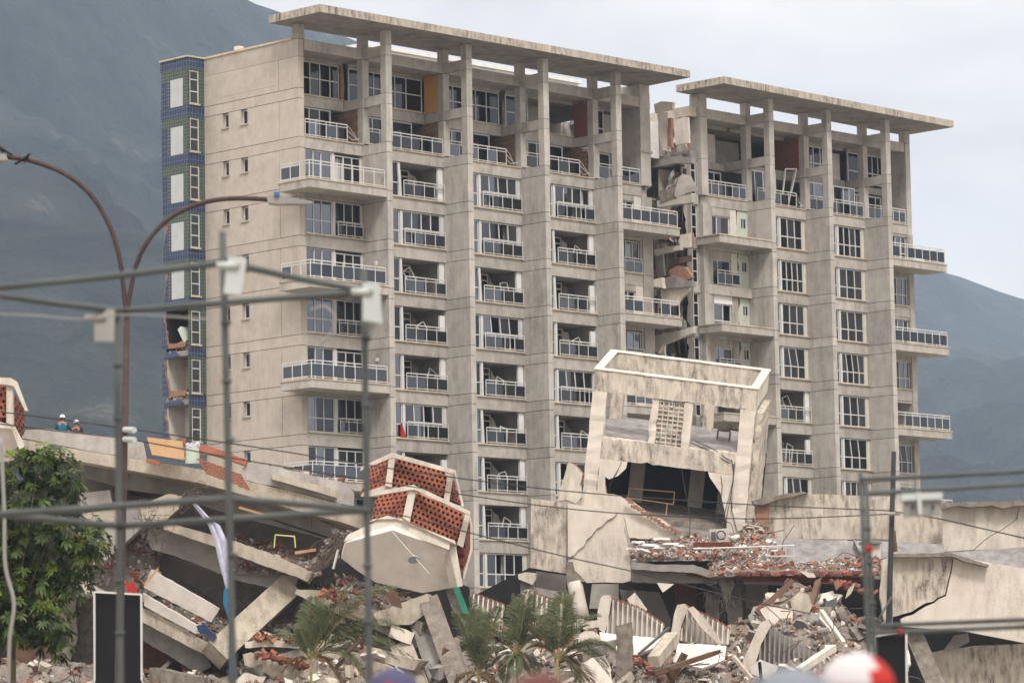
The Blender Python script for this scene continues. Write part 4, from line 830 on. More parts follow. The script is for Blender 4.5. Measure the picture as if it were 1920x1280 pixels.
part('floor_beam', ['concrete_grey', 'concrete_broken'], L1, [(278, 992), (308, 989), (410, 1023), (490, 1055), (560, 1079), (552, 1106), (520, 1106), (440, 1086), (380, 1062), (330, 1042), (285, 1029), (275, 1010)], 149.6, 1.2, 2, rough=.9)
part('floor_fascia', 'beige', L1, [(230, 1118), (270, 1142), (400, 1210), (391, 1231), (268, 1166), (225, 1140)], 147.6, 3.5, 0, rough=.7)
part('floor_beam', ['concrete_grey', 'concrete_broken'], L1, [(225, 1139), (268, 1165), (391, 1230), (396, 1249), (372, 1262), (345, 1246), (264, 1197), (225, 1175)], 148.4, 1.2, 0, rough=1)
part('floor_slab', 'beige', L1, [(150, 1085), (180, 1100), (235, 1122), (230, 1140), (160, 1112)], 147.4, 3, 0, rough=.8)
part('wall_sheet', 'plaster', L1, [(283, 1068), (411, 1141), (396, 1166), (270, 1101)], 148, .25, -4, -10, rough=.7)
part('wall_sheet', 'plaster', L1, [(268, 1112), (371, 1173), (368, 1188), (270, 1135)], 147.4, .22, -4, -10, rough=.6)
part('rear_wall', 'painted_interior_shade', L1, [(100, 900), (300, 930), (640, 1010), (880, 1100), (900, 1330), (-60, 1330), (-60, 900)], 160, .5)  # dark backing behind the slabs; the void's shade is put into its colour
part('rear_wall', 'brown', L1, [(400, 1130), (470, 1090), (560, 1100), (560, 1200), (430, 1230)], 156, .3)
part('rear_wall', 'brown', L1, [(268, 1195), (330, 1230), (300, 1300), (262, 1300)], 150.4, .3)
bar(L1, 'leaning_column', 'beige', (402, 1228, 147), (540, 1102, 150), 1.05, 1.0, HV)
bar(L1, 'leaning_column', 'concrete_grey', (180, 1040, 148.5), (262, 965, 149.5), 1.0, .9, HV)
part('floor_beam', 'beige', L1, [(150, 962), (262, 948), (268, 968), (180, 985)], 149.2, 1.2, rough=1)
part('floor_beam', 'grey_white', L1, [(140, 925), (206, 918), (210, 942), (150, 950)], 149.8, 1.2, rough=.6)
part('floor_beam', ['beige', 'concrete_broken'], L1, [(262, 948), (318, 925), (342, 930), (334, 956), (312, 974), (268, 985)], 149, 1.2, rough=1)
part('floor_fascia', ['beige', 'concrete_broken'], L1, [(556, 1104), (605, 1106), (622, 1115), (690, 1150), (800, 1200), (780, 1215), (680, 1168), (600, 1138), (553, 1112)], 148.2, 3, 0, rough=1)
part('floor_fascia', ['beige', 'concrete_broken'], L1, [(455, 1226), (470, 1222), (520, 1234), (640, 1275), (700, 1310), (560, 1310), (500, 1262), (459, 1246)], 145, 2.5, 0, rough=1.2)
part('floor_slab', 'cream_light', L1, [(458, 1203), (500, 1196), (560, 1206), (562, 1215), (500, 1212), (460, 1214)], 146, 2, rough=.8)
part('floor_beam', 'beige', L1, [(700, 1150), (800, 1112), (806, 1126), (800, 1148), (770, 1170), (712, 1172)], 146.2, 1.2, -8, rough=.9)
part('floor_beam', ['cream_light', 'concrete_broken'], L1, [(735, 1170), (778, 1186), (770, 1208), (728, 1192)], 145.5, 1.0, rough=.8)
for a, b, wd in (((806, 1128, 146.5), (868, 1300, 143), .8), ((795, 1165, 147), (840, 1300, 144), 1.1), ((755, 1215, 146), (790, 1300, 144), .9), ((845, 1105, 148), (900, 1250, 146), .45)): bar(L1, 'leaning_column', rnd.choice(['concrete_grey', 'concrete_broken', 'beige']), a, b, wd, wd * .8, HV)
bar(L1, 'leaning_column', 'concrete_broken', (848, 1200, 145), (872, 1290, 144), .5, .5, HV)
part('shade_board', 'green_cloth', L1, [(848, 1098), (858, 1094), (880, 1150), (884, 1210), (874, 1220), (868, 1150)], 147, .06, rough=.6)
# bare rebar of the crushed columns
rebar(L1, (362, 930, 147.8), .20, 46, .013); rebar(L1, (280, 985, 147.6), .28, 40, .013); rebar(L1, (632, 1005, 147.4), .2, 34, .012); rebar(L1, (300, 1000, 147), .2, 20, .012)
cc_ = MB()
for i in range(60):
    s = rnd.random(); rubble_bit(cc_, U(588 + 50 * s + rnd.gauss(0, 8), 1062 - 55 * s + rnd.gauss(0, 8), 147.6 + rnd.uniform(0, .8)), rnd.uniform(.08, .24), 0)
cc_.obj('crushed_column', 'concrete_broken', L1)
for i in range(9): bar(L1, 'rebar', 'rebar', (582 + 4 * i, 1078 - 2 * i, 147.3), (628 + 3 * i + rnd.uniform(-6, 6), 1000 + rnd.uniform(-12, 14) + 3 * i, 147.2), .035)
bar(L1, 'rail_stub', 'white_frame', (625, 1066, 147), (634, 1030, 147), .08)
# six-sided balcony with brick screens
part('balcony_soffit', 'soffit_white', L1, [(640, 1046), (648, 1016), (735, 993), (842, 1031), (862, 1096), (850, 1101), (792, 1111), (704, 1091), (668, 1068)], 146.6, .35, 0, -38, rough=.35)
part('balcony_fascia', 'cream', L1, [(645, 1014), (652, 1002), (727, 966), (845, 1012), (842, 1030), (735, 991)], 146.0, .4, 0, 8)
part('balcony_fascia', 'cream', L1, [(846, 1013), (853, 1012), (868, 1098), (858, 1100), (843, 1031)], 146.2, .5, 40, 0)
part('soffit_lamp', 'plastic_grey', L1, [(775 + 10.5 * math.cos(R(i * 30)), 1049.5 + 7 * math.sin(R(i * 30))) for i in range(12)], 145.45, .12, 0, -38)
for a, b in (((648, 1017, 145.6), (735, 994, 145.4)), ((735, 996, 145.3), (805, 1075, 145.5))): bar(L1, 'conduit', 'white_frame', a, b, .035)
screen(L1, [(697, 974, 147.2), (755, 971, 146.1), (768, 917, 146.5), (705, 929, 147.6)], 7, 6)
screen(L1, [(768, 978, 146.0), (858, 1018, 146.6), (873, 964, 147.0), (779, 921, 146.4)], 11, 6)
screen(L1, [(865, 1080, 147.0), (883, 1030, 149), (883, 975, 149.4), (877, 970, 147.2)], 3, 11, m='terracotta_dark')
screen(L1, [(675, 925, 149.2), (724, 908, 148.2), (731, 858, 148.6), (692, 874, 149.6)], 6, 6)
screen(L1, [(734, 913, 148.2), (834, 936, 148.9), (841, 884, 149.3), (740, 857, 148.6)], 11, 6)
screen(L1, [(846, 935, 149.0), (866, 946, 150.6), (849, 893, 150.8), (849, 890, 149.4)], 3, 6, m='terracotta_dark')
for pl_, d_ in (([(755, 970), (768, 979), (780, 920), (767, 914)], 145.9), ([(857, 1020), (868, 1026), (882, 962), (872, 963)], 146.4), ([(722, 910), (734, 913), (741, 855), (730, 853)], 148.0), ([(832, 936), (842, 940), (851, 884), (840, 884)], 148.7)): part('corner_post', 'cream', L1, pl_, d_, .35)
for pl_, d_ in (([(700, 929), (702, 922), (775, 908), (882, 958), (880, 965), (776, 917), (768, 918)], 145.8), ([(675, 882), (678, 874), (735, 848), (851, 880), (850, 888), (736, 857)], 148.0), ([(851, 880), (854, 881), (870, 948), (866, 950)], 148.4), ([(880, 958), (886, 985), (886, 1030), (870, 1085), (868, 1082), (882, 1028), (882, 985), (877, 964)], 146.6)): part('coping', 'cream', L1, pl_, d_, .4)
part('screen_floor', 'cream', L1, [(690, 979), (700, 973), (756, 972), (768, 980), (856, 1020), (850, 1012), (727, 966)], 145.95, .5, 0, 10)
part('screen_floor', 'cream', L1, [(676, 930), (680, 923), (724, 909), (834, 936), (866, 950), (840, 945), (775, 925), (705, 930)], 148.2, .5)
part('balcony_return', 'concrete_dark', L1, [(848, 1014), (866, 1020), (868, 1080), (862, 1095)], 147.4, .5)
# screen of the left end
screen(L1, [(-40, 782, 147), (12, 782, 146.6), (12, 723, 146.8), (-40, 717, 147.2)], 5, 5)
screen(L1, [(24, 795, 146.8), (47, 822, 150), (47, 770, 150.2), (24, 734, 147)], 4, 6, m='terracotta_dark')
part('corner_post', 'cream', L1, [(12, 714), (24, 716), (24, 798), (12, 792)], 146.3, .4)
part('coping', 'cream', L1, [(-40, 706), (20, 708), (30, 714), (51, 769), (47, 770), (26, 724), (12, 721), (-40, 716)], 146.2, .4)
part('balcony_fascia', 'cream', L1, [(-40, 782), (24, 796), (38, 822), (44, 838), (36, 842), (22, 804), (-40, 798)], 146.2, .6)
part('balcony_soffit', 'soffit_white', L1, [(-40, 798), (22, 804), (36, 843), (30, 870), (-40, 880)], 146.8, .4, 0, -30)
# roof things: board, tiles, bucket
lone('plywood_board', 'wood', 'tan plywood board leaning on the collapsed roof edge', 'board', [(275, 819), (342, 827), (347, 862), (285, 852)], 148.4, .06, 0, 15)
lone('clay_roof_sheet', 'terracotta', 'long red clay tile strip sloping down behind the plywood board', 'roof tile', [(342, 827), (400, 838), (464, 862), (460, 872), (400, 852), (352, 838)], 149.2, .25, 0, 10, rough=.7)
ts_ = thing('clay_tile_stack', 'stack of red clay hollow tiles on the collapsed roof edge beside the drum', 'tile stack', U(420, 900, 147.6))
for j in range(6):
    for i in range(7):
        q = (376 + 12 * i + j * 3, 862 + 4.2 * i + 5.2 * j + (i > 4) * 2)
        if q[1] - (862 + (q[0] - 376) * .36) > 26: continue
        MB().obox(U(q[0], q[1], 147.6 - j * .02), _r * .115 - _u * .035, _u * .036, HV * .12).obj('clay_tile', 'terracotta', ts_)
part('tile_row', 'terracotta', L1, [(274, 858), (300, 864), (299, 871), (274, 866)], 148.3, .3)
bk_ = thing('bucket', 'pale green stained drum with a white cloth on top standing on the roof edge', 'drum', U(361, 868, 148)); MB().tube([U(361, 868, 148), U(361, 838, 148)], .30, 16, 0, .27).obj('drum', 'mint', bk_)
cm = MB()
for i in range(12): rubble_bit(cm, U(362 + rnd.gauss(0, 7), 835 + rnd.gauss(0, 4), 148 + rnd.gauss(0, .1)), rnd.uniform(.1, .2), 0, .6)
cm.obj('cloth', 'white_cloth', bk_)
def strip(name, m, label, cat, path, wd, th=.03, grp=None, par=None):
    """hanging cloth: a folded ribbon with thickness"""
    pts = [U(*p[:3]) for p in path]; k = 7; vs_ = []; n = len(pts)
    for i, p in enumerate(pts):
        w_ = wd * (path[i][3] if len(path[i]) > 3 else 1)
        for j in range(k):
            s = j / (k - 1) - .5; vs_.append(p + _r * w_ * s + HV * (.08 * math.sin(j * 2.4 + i * .4)))
    vs2 = vs_ + [v + HV * th for v in vs_]; o_ = len(vs_); fs = []
    for i in range(n - 1):
        for j in range(k - 1):
            a = i * k + j; fs += [(a, a + 1, a + k + 1, a + k), (o_ + a, o_ + a + k, o_ + a + k + 1, o_ + a + 1)]
        for j in (0, k - 1):
            a = i * k + j; fs.append((a, a + k, o_ + a + k, o_ + a))
    return tag(MB().add(vs2, fs).obj(name, m, None, smooth=True), label, cat, grp)
strip('hanging_cloth', 'white_cloth', 'pale lilac cloth hanging from the broken floor beam', 'cloth', [(364, 944, 146.8, .35), (385, 968, 146.8, .5), (402, 985, 146.8, .9), (414, 1015, 146.8, 1), (421, 1050, 146.8, .95), (426, 1085, 146.8, .6), (428, 1108, 146.8, .3)], .55)
strip('blue_sheeting', 'blue_cloth', 'blue plastic strip hanging below the lilac cloth', 'plastic sheet', [(425, 1103, 146.4, .7), (425, 1130, 146.4, 1), (431, 1160, 146.4, .35), (432, 1200, 146.4, .3), (436, 1240, 146.4, .9), (440, 1300, 146.4, 1)], .32)
wf = thing('window_frame', 'small pale yellow frame standing on debris between the fallen floors', 'frame', U(535, 1026, 148)); fm = MB()
for a, b in (((514, 1026, 147.6), (516, 1003, 147.6)), ((516, 1002, 147.6), (552, 1005, 147.6)), ((552, 1004, 147.6), (554, 1026, 147.6))): fm.beam(U(*a), U(*b), .05, .05, HV)
mat('yellow', S(200, 198, 130), S(184, 180, 110)); fm.obj('frame', 'yellow', wf)
tag(bar(None, 'timber', 'wood', (553, 1036, 147.4), (592, 1030, 147.6), .12), 'pale timber stick beside the small yellow frame', 'timber')
tag(bar(None, 'timber', 'wood', (271, 1096, 147), (296, 1066, 147.2), .1), 'splintered stick above the upper white wall sheet', 'timber')
lone('blue_bundle', 'navy', 'dark blue bundle wedged beside the leaning column', 'bundle', [(368, 1172), (382, 1170), (406, 1192), (400, 1200), (372, 1184)], 146.6, .3, rough=1.5)
lone('red_cloth', 'red', 'crumpled red cloth above the black board', 'cloth', [(233, 1094), (250, 1090), (258, 1112), (240, 1113)], 145.5, .2, rough=1.6)
dr_ = thing('wooden_door', 'orange brown double door leaf behind the leafy tree', 'door', U(62, 1258, 150))
part('leaf', 'wood_dark', dr_, [(29, 1200), (62, 1199), (62, 1258), (28, 1254)], 150, .08); part('leaf', 'wood_dark', dr_, [(63, 1199), (97, 1200), (96, 1259), (63, 1258)], 150, .08)
part('rear_wall', 'concrete_broken', L1, [(96, 1120), (140, 1080), (145, 1200), (128, 1250), (98, 1262)], 151, .5, rough=2)
# ------------------------------------------------------------------ collapsed building on the right
R1 = thing('collapsed_building', 'collapsed cream low building with cracked walls and open interior on the right', 'building', U(1450, 1300, 168)); R1.location.z = 0; W[R1.name] = M.Translation(R1.location)
part('parapet_wall', ['cream_stained', 'concrete_broken'], R1, [(996, 934), (1030, 938), (1063, 943), (1063, 1075), (995, 1064)], 165.6, .35, -3, 0, rough=.5)
ck = [(1158, 960), (1149, 970), (1138, 975), (1128, 986), (1119, 990), (1108, 1005), (1101, 1010), (1095, 1023), (1083, 1031), (1076, 1040), (1065, 1046)]
part('parapet_wall', ['cream', 'concrete_broken'], R1, [(1064, 943), (1090, 947), (1110, 950), (1135, 955)] + ck, 165.2, .4, 2, 0)
part('parapet_wall', ['cream', 'brick_rubble'], R1, [(1159, 960.4), (1168, 962), (1172, 980), (1170, 995), (1175, 1012), (1177, 1024), (1180, 1040), (1186, 1060), (1183, 1074), (1184, 1088), (1168, 1092), (1135, 1091), (1100, 1092), (1088, 1078), (1075, 1067), (1070, 1054), (1066, 1052), (1064, 1050)] + [(x + .7, y + .8) for x, y in reversed(ck[1:])], 165.22, .4, 2, 0)
part('wall', ['cream_light', 'brick_rubble'], R1, [(1093, 948), (1100, 918), (1152, 926), (1178, 936), (1196, 946), (1215, 962), (1246, 976), (1272, 1000), (1275, 1012), (1180, 1008), (1168, 962), (1120, 955)], 168, .4, 0, 0, rough=1.2)
for i in range(16):
    s = i / 15; o = bx('brick', 'brick_rubble', R1, (0, 0, 0), (1, 1, 1))
    c = U(1178 + 92 * s + rnd.uniform(-3, 3), 938 + 62 * s + rnd.uniform(-3, 3), 167.7); wm = M.Translation(c) @ M.Rotation(rnd.uniform(-.5, .5) - YAW, 4, 'Z') @ M.Rotation(rnd.uniform(-.3, .6), 4, 'Y') @ M.Diagonal((.3, .15, .12, 1)); o.matrix_basis = wm; W[o.name] = wm
part('roof_deck', 'tar', R1, [(1178, 1052), (1185, 1005), (1275, 1008), (1440, 1008), (1560, 1012), (1625, 1014), (1640, 1070), (1560, 1072), (1440, 1070), (1330, 1072), (1300, 1060), (1230, 1062)], 167, .6, 0, 50)
part('roof_edge', ['concrete_grey', 'concrete_broken'], R1, [(1183, 1052), (1230, 1058), (1300, 1058), (1335, 1070), (1440, 1068), (1540, 1068), (1640, 1068), (1640, 1080), (1540, 1078), (1440, 1078), (1335, 1084), (1298, 1073), (1225, 1070), (1184, 1066)], 163.5, 1., 0, rough=.8)
part('soffit_beam', 'concrete_grey', R1, [(1186, 1066), (1300, 1073), (1345, 1080), (1345, 1092), (1230, 1092), (1186, 1090)], 164.2, .8, rough=.6)
part('brick_course', 'brick_wall', R1, [(1284, 1067), (1334, 1076), (1336, 1086), (1290, 1078)], 163.9, .5, rough=.4); part('brick_course', 'brick_wall', R1, [(1382, 1078), (1500, 1080), (1612, 1082), (1612, 1096), (1500, 1090), (1382, 1088)], 163.9, .5, rough=.5)
part('soffit_beam', 'plaster_grey', R1, [(1395, 1088), (1500, 1090), (1500, 1097), (1395, 1094)], 164.0, .6)
for i in range(26):
    o = bx('brick', rnd.choice(['terracotta', 'terracotta_dark']), R1, (0, 0, 0), (1, 1, 1)); c = U(1386 + 9 * i + rnd.uniform(-2, 2), 1073 + rnd.uniform(-1, 3), 163.2); wm = M.Translation(c) @ M.Rotation(-YAW + rnd.uniform(-.3, .3), 4, 'Z') @ M.Diagonal((.22, .2, .14, 1)); o.matrix_basis = wm; W[o.name] = wm
part('rear_wall', 'painted_interior_shade', R1, [(1000, 1060), (1180, 1085), (1700, 1085), (1700, 1330), (880, 1330), (880, 1120)], 173, .4)  # dark backing sheet, shade of the open interior put into its colour
mat('dark_blue', S(50, 60, 72), S(40, 48, 58))
part('inner_wall', 'dark_blue', R1, [(1432, 1092), (1545, 1092), (1545, 1145), (1440, 1145)], 169, .2); part('inner_wall', 'interior', R1, [(1400, 1092), (1440, 1094), (1440, 1125), (1425, 1140), (1400, 1140)], 168.4, .2)
part('inner_wall', 'wood_dark', R1, [(1262, 1092), (1306, 1092), (1306, 1142), (1270, 1142)], 168.6, .15); part('inner_wall', 'brown', R1, [(1264, 1094), (1300, 1094), (1300, 1114), (1268, 1114)], 168.3, .1)
part('inner_wall', 'plaster_grey', R1, [(1162, 1104), (1235, 1110), (1258, 1160), (1255, 1190), (1180, 1180)], 168, .3, rough=1.5); part('inner_wall', 'interior', R1, [(1110, 1094), (1160, 1094), (1160, 1140), (1105, 1140)], 170, .2)
part('column', ['concrete_grey', 'concrete_broken'], R1, [(1360, 1092), (1390, 1092), (1393, 1176), (1366, 1178)], 165, .6, rough=.6); part('column', 'concrete_broken', R1, [(1325, 1112), (1350, 1116), (1347, 1165), (1322, 1160)], 164.8, .5, rough=1.3); part('column_head', 'concrete_broken', R1, [(1336, 1076), (1378, 1074), (1376, 1100), (1366, 1128), (1358, 1125), (1352, 1100)], 164, .7, rough=1.6)
rebar(R1, (1362, 1120, 163.6), .16, 26, .013, L=1.5, drop=.8); rebar(R1, (1335, 1112, 164.4), .12, 8, .013)
tb = MB().tube([U(1077, 1088, 165), U(1081, 1110, 165), U(1086, 1135, 164.8), U(1092, 1160, 164.6)], .36, 14).obj('round_column', 'cream', R1, smooth=True)
part('column', 'concrete_broken', R1, [(1063, 1052), (1074, 1053), (1078, 1070), (1098, 1090), (1063, 1090)], 164.8, .5, rough=1.2)
part('wall_stub', ['cream_stained', 'concrete_broken'], R1, [(971, 1076), (985, 1072), (1006, 1074), (1005, 1086), (998, 1096), (972, 1085)], 164, .8, rough=.8); part('wall_stub', 'concrete_grey', R1, [(975, 1086), (1004, 1086), (1003, 1120), (976, 1112)], 164.3, .7, rough=.7)
part('floor_slab', 'concrete_grey', R1, [(1003, 1100), (1066, 1112), (1066, 1124), (1003, 1116)], 164.6, 1.2, 0, 10)
part('inner_wall', 'plaster_grey', R1, [(1005, 1070), (1062, 1078), (1062, 1112), (1005, 1102)], 168, .3)
# walls on the right
part('parapet_wall', ['cream_stained', 'brick_rubble'], R1, [(1412, 938), (1450, 932), (1504, 925), (1590, 928), (1670, 930), (1668, 1011), (1540, 1010), (1436, 1009), (1442, 979), (1436, 952)], 170, .4, 0, 0, rough=.7)
part('parapet_cap', 'concrete_broken', R1, [(1410, 938), (1440, 930), (1506, 921), (1515, 924), (1470, 934), (1430, 946), (1414, 946)], 169.6, .7, rough=.9)
part('wall', 'brick_rubble', R1, [(1416, 946), (1440, 945), (1441, 980), (1434, 1008), (1424, 1000), (1418, 970)], 169.8, .5, rough=1.5)
part('parapet_wall', 'cream_stained', R1, [(1676, 934), (1766, 941), (1766, 1023), (1676, 1023)], 169, .4, 0, 0, rough=.3)
ck = [(1912, 946), (1908, 960), (1905, 972), (1888, 985), (1875, 994), (1858, 1003), (1845, 1012), (1836, 1020), (1825, 1030)]
part('parapet_wall', 'cream', R1, [(1767, 944), (1830, 945), (1911, 944)] + ck[1:] + [(1768, 1034)], 167.4, .5, 0, 0); part('parapet_wall', 'cream', R1, [(1960, 940), (1960, 1025), (1826.6, 1030.5)] + [(x + 1.7, y + .6) for x, y in reversed(ck[:-1])], 167.4, .5)
part('parapet_cap', 'concrete_broken', R1, [(1764, 941), (1830, 940), (1960, 937), (1960, 946), (1900, 948), (1880, 953), (1860, 947), (1820, 951), (1790, 948), (1766, 955)], 166.9, .9, rough=.8)
part('roof_deck', 'tar', R1, [(1670, 1040), (1768, 1036), (1960, 1022), (1960, 1075), (1785, 1041)], 165.5, .5, 0, 50)
part('roof_deck', 'tar', R1, [(1600, 1012), (1770, 1020), (1770, 1040), (1620, 1048)], 166.5, .5, 0, 50)
ck = [(1787, 1041), (1784, 1058), (1781, 1075), (1776, 1095), (1772, 1114), (1758, 1120), (1750, 1127), (1735, 1130), (1723, 1137), (1710, 1146), (1695, 1150), (1674, 1156)]
part('wall', ['cream_stained', 'concrete_broken'], R1, [(1672, 1043), (1730, 1041)] + ck, 161, .45, 0, 0, rough=0)
part('wall', ['cream', 'concrete_broken'], R1, [(1788.6, 1041.5), (1850, 1053), (1960, 1072), (1960, 1212), (1810, 1183), (1692, 1174), (1688, 1160)] + [(x + 1.8, y + (2.5 if x > 1740 else 5.5)) for x, y in reversed(ck[1:-1])], 161, .45)
part('wall_crack_back', 'painted_interior_shade', R1, [(1676, 1046), (1940, 1075), (1940, 1190), (1690, 1168)], 161.9, .1)
part('wall_cap', 'concrete_broken', R1, [(1672, 1038), (1785, 1036), (1815, 1046), (1854, 1058), (1854, 1062), (1812, 1053), (1786, 1043), (1672, 1044)], 160.6, .8, rough=.7)
part('wall_edge', 'cream', R1, [(1655, 1048), (1672, 1044), (1673, 1170), (1660, 1172), (1650, 1120)], 161.6, .4, rough=1)
part('rear_wall', 'painted_interior_shade', R1, [(1670, 1160), (1960, 1190), (1960, 1330), (1670, 1330)], 168, .4)  # another dark backing with the shade under the wall in its colour
part('inner_wall', 'cream_stained', R1, [(1745, 1222), (1825, 1210), (1960, 1205), (1960, 1330), (1760, 1330)], 162.5, .4, rough=.5)
bar(R1, 'leaning_column', 'concrete_broken', (1712, 1188, 162), (1760, 1300, 160), .8, .7, HV)
lone('grey_sheet', 'plaster_grey', 'crumpled grey sheet under the cracked right wall', 'sheet', [(1770, 1218), (1790, 1190), (1815, 1186), (1818, 1202), (1795, 1214)], 162.2, .08, 20, 20, rough=1.5)
# leaning concrete frame
FR = thing('leaning_frame_structure', 'cream concrete roof frame leaning in front of the towers above the torn room', 'structure', U(1250, 960, 172))
fr_o = U(1116, 692, 172); sc_ = FPX / 172
fa = (U(1421, 730, 172) - U(1116, 692, 172)); WF = fa.length; fa.normalize()
fdn = (U(1089, 952, 171.0) - fr_o); HF = fdn.length; fdn.normalize()
fbk = fdn.cross(fa).normalized()
if fbk.dot(HV) < 0: fbk = -fbk
fbk = U(1145, 659, 176.5) - fr_o; D_ = fbk.length; fbk.normalize()
def FB(name, m, x0, x1, y0, y1, z0, z1, par=FR):
    """x along the frame, y down from the rim, z back"""
    c = fr_o + fa * (x0 + x1) / 2 + fdn * (y0 + y1) / 2 + fbk * (z0 + z1) / 2
    if name not in ('rim_beam', 'post', 'mid_beam', 'rim_coping', 'rear_post', 'side_wall', 'grille_post'): return MB().obox(c, fa * (x1 - x0) / 2, fdn * (y1 - y0) / 2, fbk * (z1 - z0) / 2).obj(name, m, par)
    L3 = [(x1 - x0, fa), (y1 - y0, fdn), (z1 - z0, fbk)]; ax = max(range(3), key=lambda i: L3[i][0]); (la, va), (lb_, vb), (lc, vc) = L3[ax], L3[(ax + 1) % 3], L3[(ax + 2) % 3]
    n = max(4, int(la / .28)); vs_ = []; jt = .004 if name == 'rim_coping' else .013           # weathered arrises
    for i in range(n + 1):
        for sb, sc2 in ((-1, -1), (1, -1), (1, 1), (-1, 1)):
            chip = .05 if rnd.random() < .06 and name != 'rim_coping' and 0 < i < n else 0
            vs_.append(c + va * (la * (i / n - .5)) + vb * (sb * (lb_ / 2 - chip) + rnd.gauss(0, jt)) + vc * (sc2 * (lc / 2 - chip) + rnd.gauss(0, jt)))
    return MB().add(vs_, [(i * 4 + j, i * 4 + (j + 1) % 4, i * 4 + 4 + (j + 1) % 4, i * 4 + 4 + j) for i in range(n) for j in range(4)] + [(3, 2, 1, 0), (4 * n, 4 * n + 1, 4 * n + 2, 4 * n + 3)]).obj(name, m, par)
FB('rim_beam', 'cream_stained', 0, WF, 0, 1.05, 0, .3); FB('rim_beam', 'cream_stained', 0, WF, 0, .95, D_, D_ + .3)
FB('rim_beam', 'cream', .001, .3, 0.002, 1.0, .301, D_ - .001); FB('rim_beam', 'cream', WF - .3, WF, 0.002, 1.0, .301, D_ - .001)
for x0, x1, y0, y1, z0, z1 in ((-.05, WF + .05, -.05, -.002, -.05, .35), (-.05, WF + .05, -.05, -.002, D_ - .05, D_ + .35), (-.05, .35, -.049, -.002, .351, D_ - .051), (WF - .35, WF + .05, -.049, -.002, .351, D_ - .051)): FB('rim_coping', 'cream_light', x0, x1, y0, y1, z0, z1)
FB('post', 'cream', 0, .68, 1.052, HF + .6, .002, .5); FB('post', 'cream', WF - .72, WF - .02, 1.052, HF + 1.1, .002, .5)
FB('rear_post', 'cream_stained', .3, .9, 1.0, 4, D_ - .3, D_ + .2); FB('rear_post', 'cream_stained', WF - 1., WF - .4, 1.0, 4, D_ - .3, D_ + .2); FB('rear_post', 'cream_stained', 4.9, 5.4, 1.0, 4, D_ - .3, D_ + .2)
FB('mid_beam', 'cream_stained', .681, WF - .721, 3.25, 4.25, .02, .5); FB('floor_slab', 'tar', .3, WF - .3, 3.22, 3.45, .501, D_ + .3)
FB('grille_post', 'cream', 2.85, 3.2, 1.052, 3.249, .05, .4); FB('grille_post', 'cream', 4.45, 4.85, 1.052, 3.249, .05, .4)
gm = MB()
for j in range(10):
    y = 1.052 + .22 * j; gm.obox(fr_o + fa * 3.825 + fdn * (y + .11) + fbk * .2, fa * .625, fdn * .03, fbk * .1)
gm.obj('grille_bars', 'cream_stained', FR); gm = MB()
for i in range(1, 5): gm.obox(fr_o + fa * (3.2 + .25 * i) + fdn * 2.15 + fbk * .201, fa * .03, fdn * 1.1, fbk * .09)
gm.obj('grille_bars', 'cream_stained', FR)
for j in range(9):
    for i in range(5):
        if rnd.random() < .62: MB().obox(fr_o + fa * (3.325 + .25 * i) + fdn * (1.27 + .22 * j) + fbk * .26, fa * .1, fdn * rnd.uniform(.04, .085), fbk * .04).obj('vent_block', 'cream_stained', FR)
# torn room under the frame
pts = lambda L_: [fr_o + fa * x + fdn * y for x, y in L_]
MB().prism(pts([(.681, 4.26), (2.0, 4.26), (1.95, 4.6), (1.6, 5.0), (1.2, 5.2), (1.0, 5.1), (1.05, 5.5), (1.2, 6.1), (1.3, 6.7), (1.1, 7.2), (.681, 7.2)]), fbk * .25, 0, (), 1).obj('torn_wall', ['cream', 'brick_rubble'], FR)
MB().prism(pts([(WF - .722, 4.26), (WF - 2.0, 4.26), (WF - 1.9, 4.5), (WF - 1.3, 5.2), (WF - 1.0, 6.1), (WF - .722, 7.4)]), fbk * .25, 0, (), 1).obj('torn_wall', ['cream', 'brick_rubble'], FR)
FB('room_wall', 'painted_interior_shade', -.2, WF + .3, 4.0, 8.2, 4.2, 4.4); FB('room_wall', 'painted_interior_shade', 0, .2, 3.5, 8.2, .52, 4.19); FB('room_wall', 'interior', 4.6, 5.3, 4.2, 7.0, 4.0, 4.19); FB('room_wall', 'interior', 1.7, 2.4, 4.2, 7.0, 3.6, 3.8); FB('room_wall', 'interior', 6.1, 6.7, 4.2, 7.2, 3.4, 3.6)  # dark walls carry the torn room's shade in their colour
FB('room_floor', 'concrete_broken', .5, WF - .4, 7.0, 7.25, .8, 4.1); FB('room_floor', 'concrete_grey', 3.0, 6.8, 7.26, 7.7, .2, 1.6)
FB('side_wall', 'cream_stained', WF + .02, WF + .32, 1.2, 7.6, .4, 3.6); FB('side_wall', 'cream_light', WF - .3, WF + .015, 3.3, 7.4, .52, 3.2)
tbl = thing('table_frame', 'thin yellow brown table frame in the dark torn room', 'table', fr_o + fa * 3 + fdn * 7); tm = []
def FBP(x, y, z): return fr_o + fa * x + fdn * y + fbk * z
for a, b in (((2.0, 5.9, 1.6), (4.2, 5.8, 1.6)), ((4.2, 5.8, 1.6), (4.2, 6.4, 1.6)), ((1.9, 6.35, 1.6), (4.2, 6.4, 1.6)), ((2.0, 5.9, 1.6), (1.95, 7.0, 1.6)), ((3.9, 6.4, 1.6), (3.9, 7.0, 1.6))): MB().beam(FBP(*a), FBP(*b), .05, .05, HV).obj('rail', 'wood', tbl)
cb = MB()
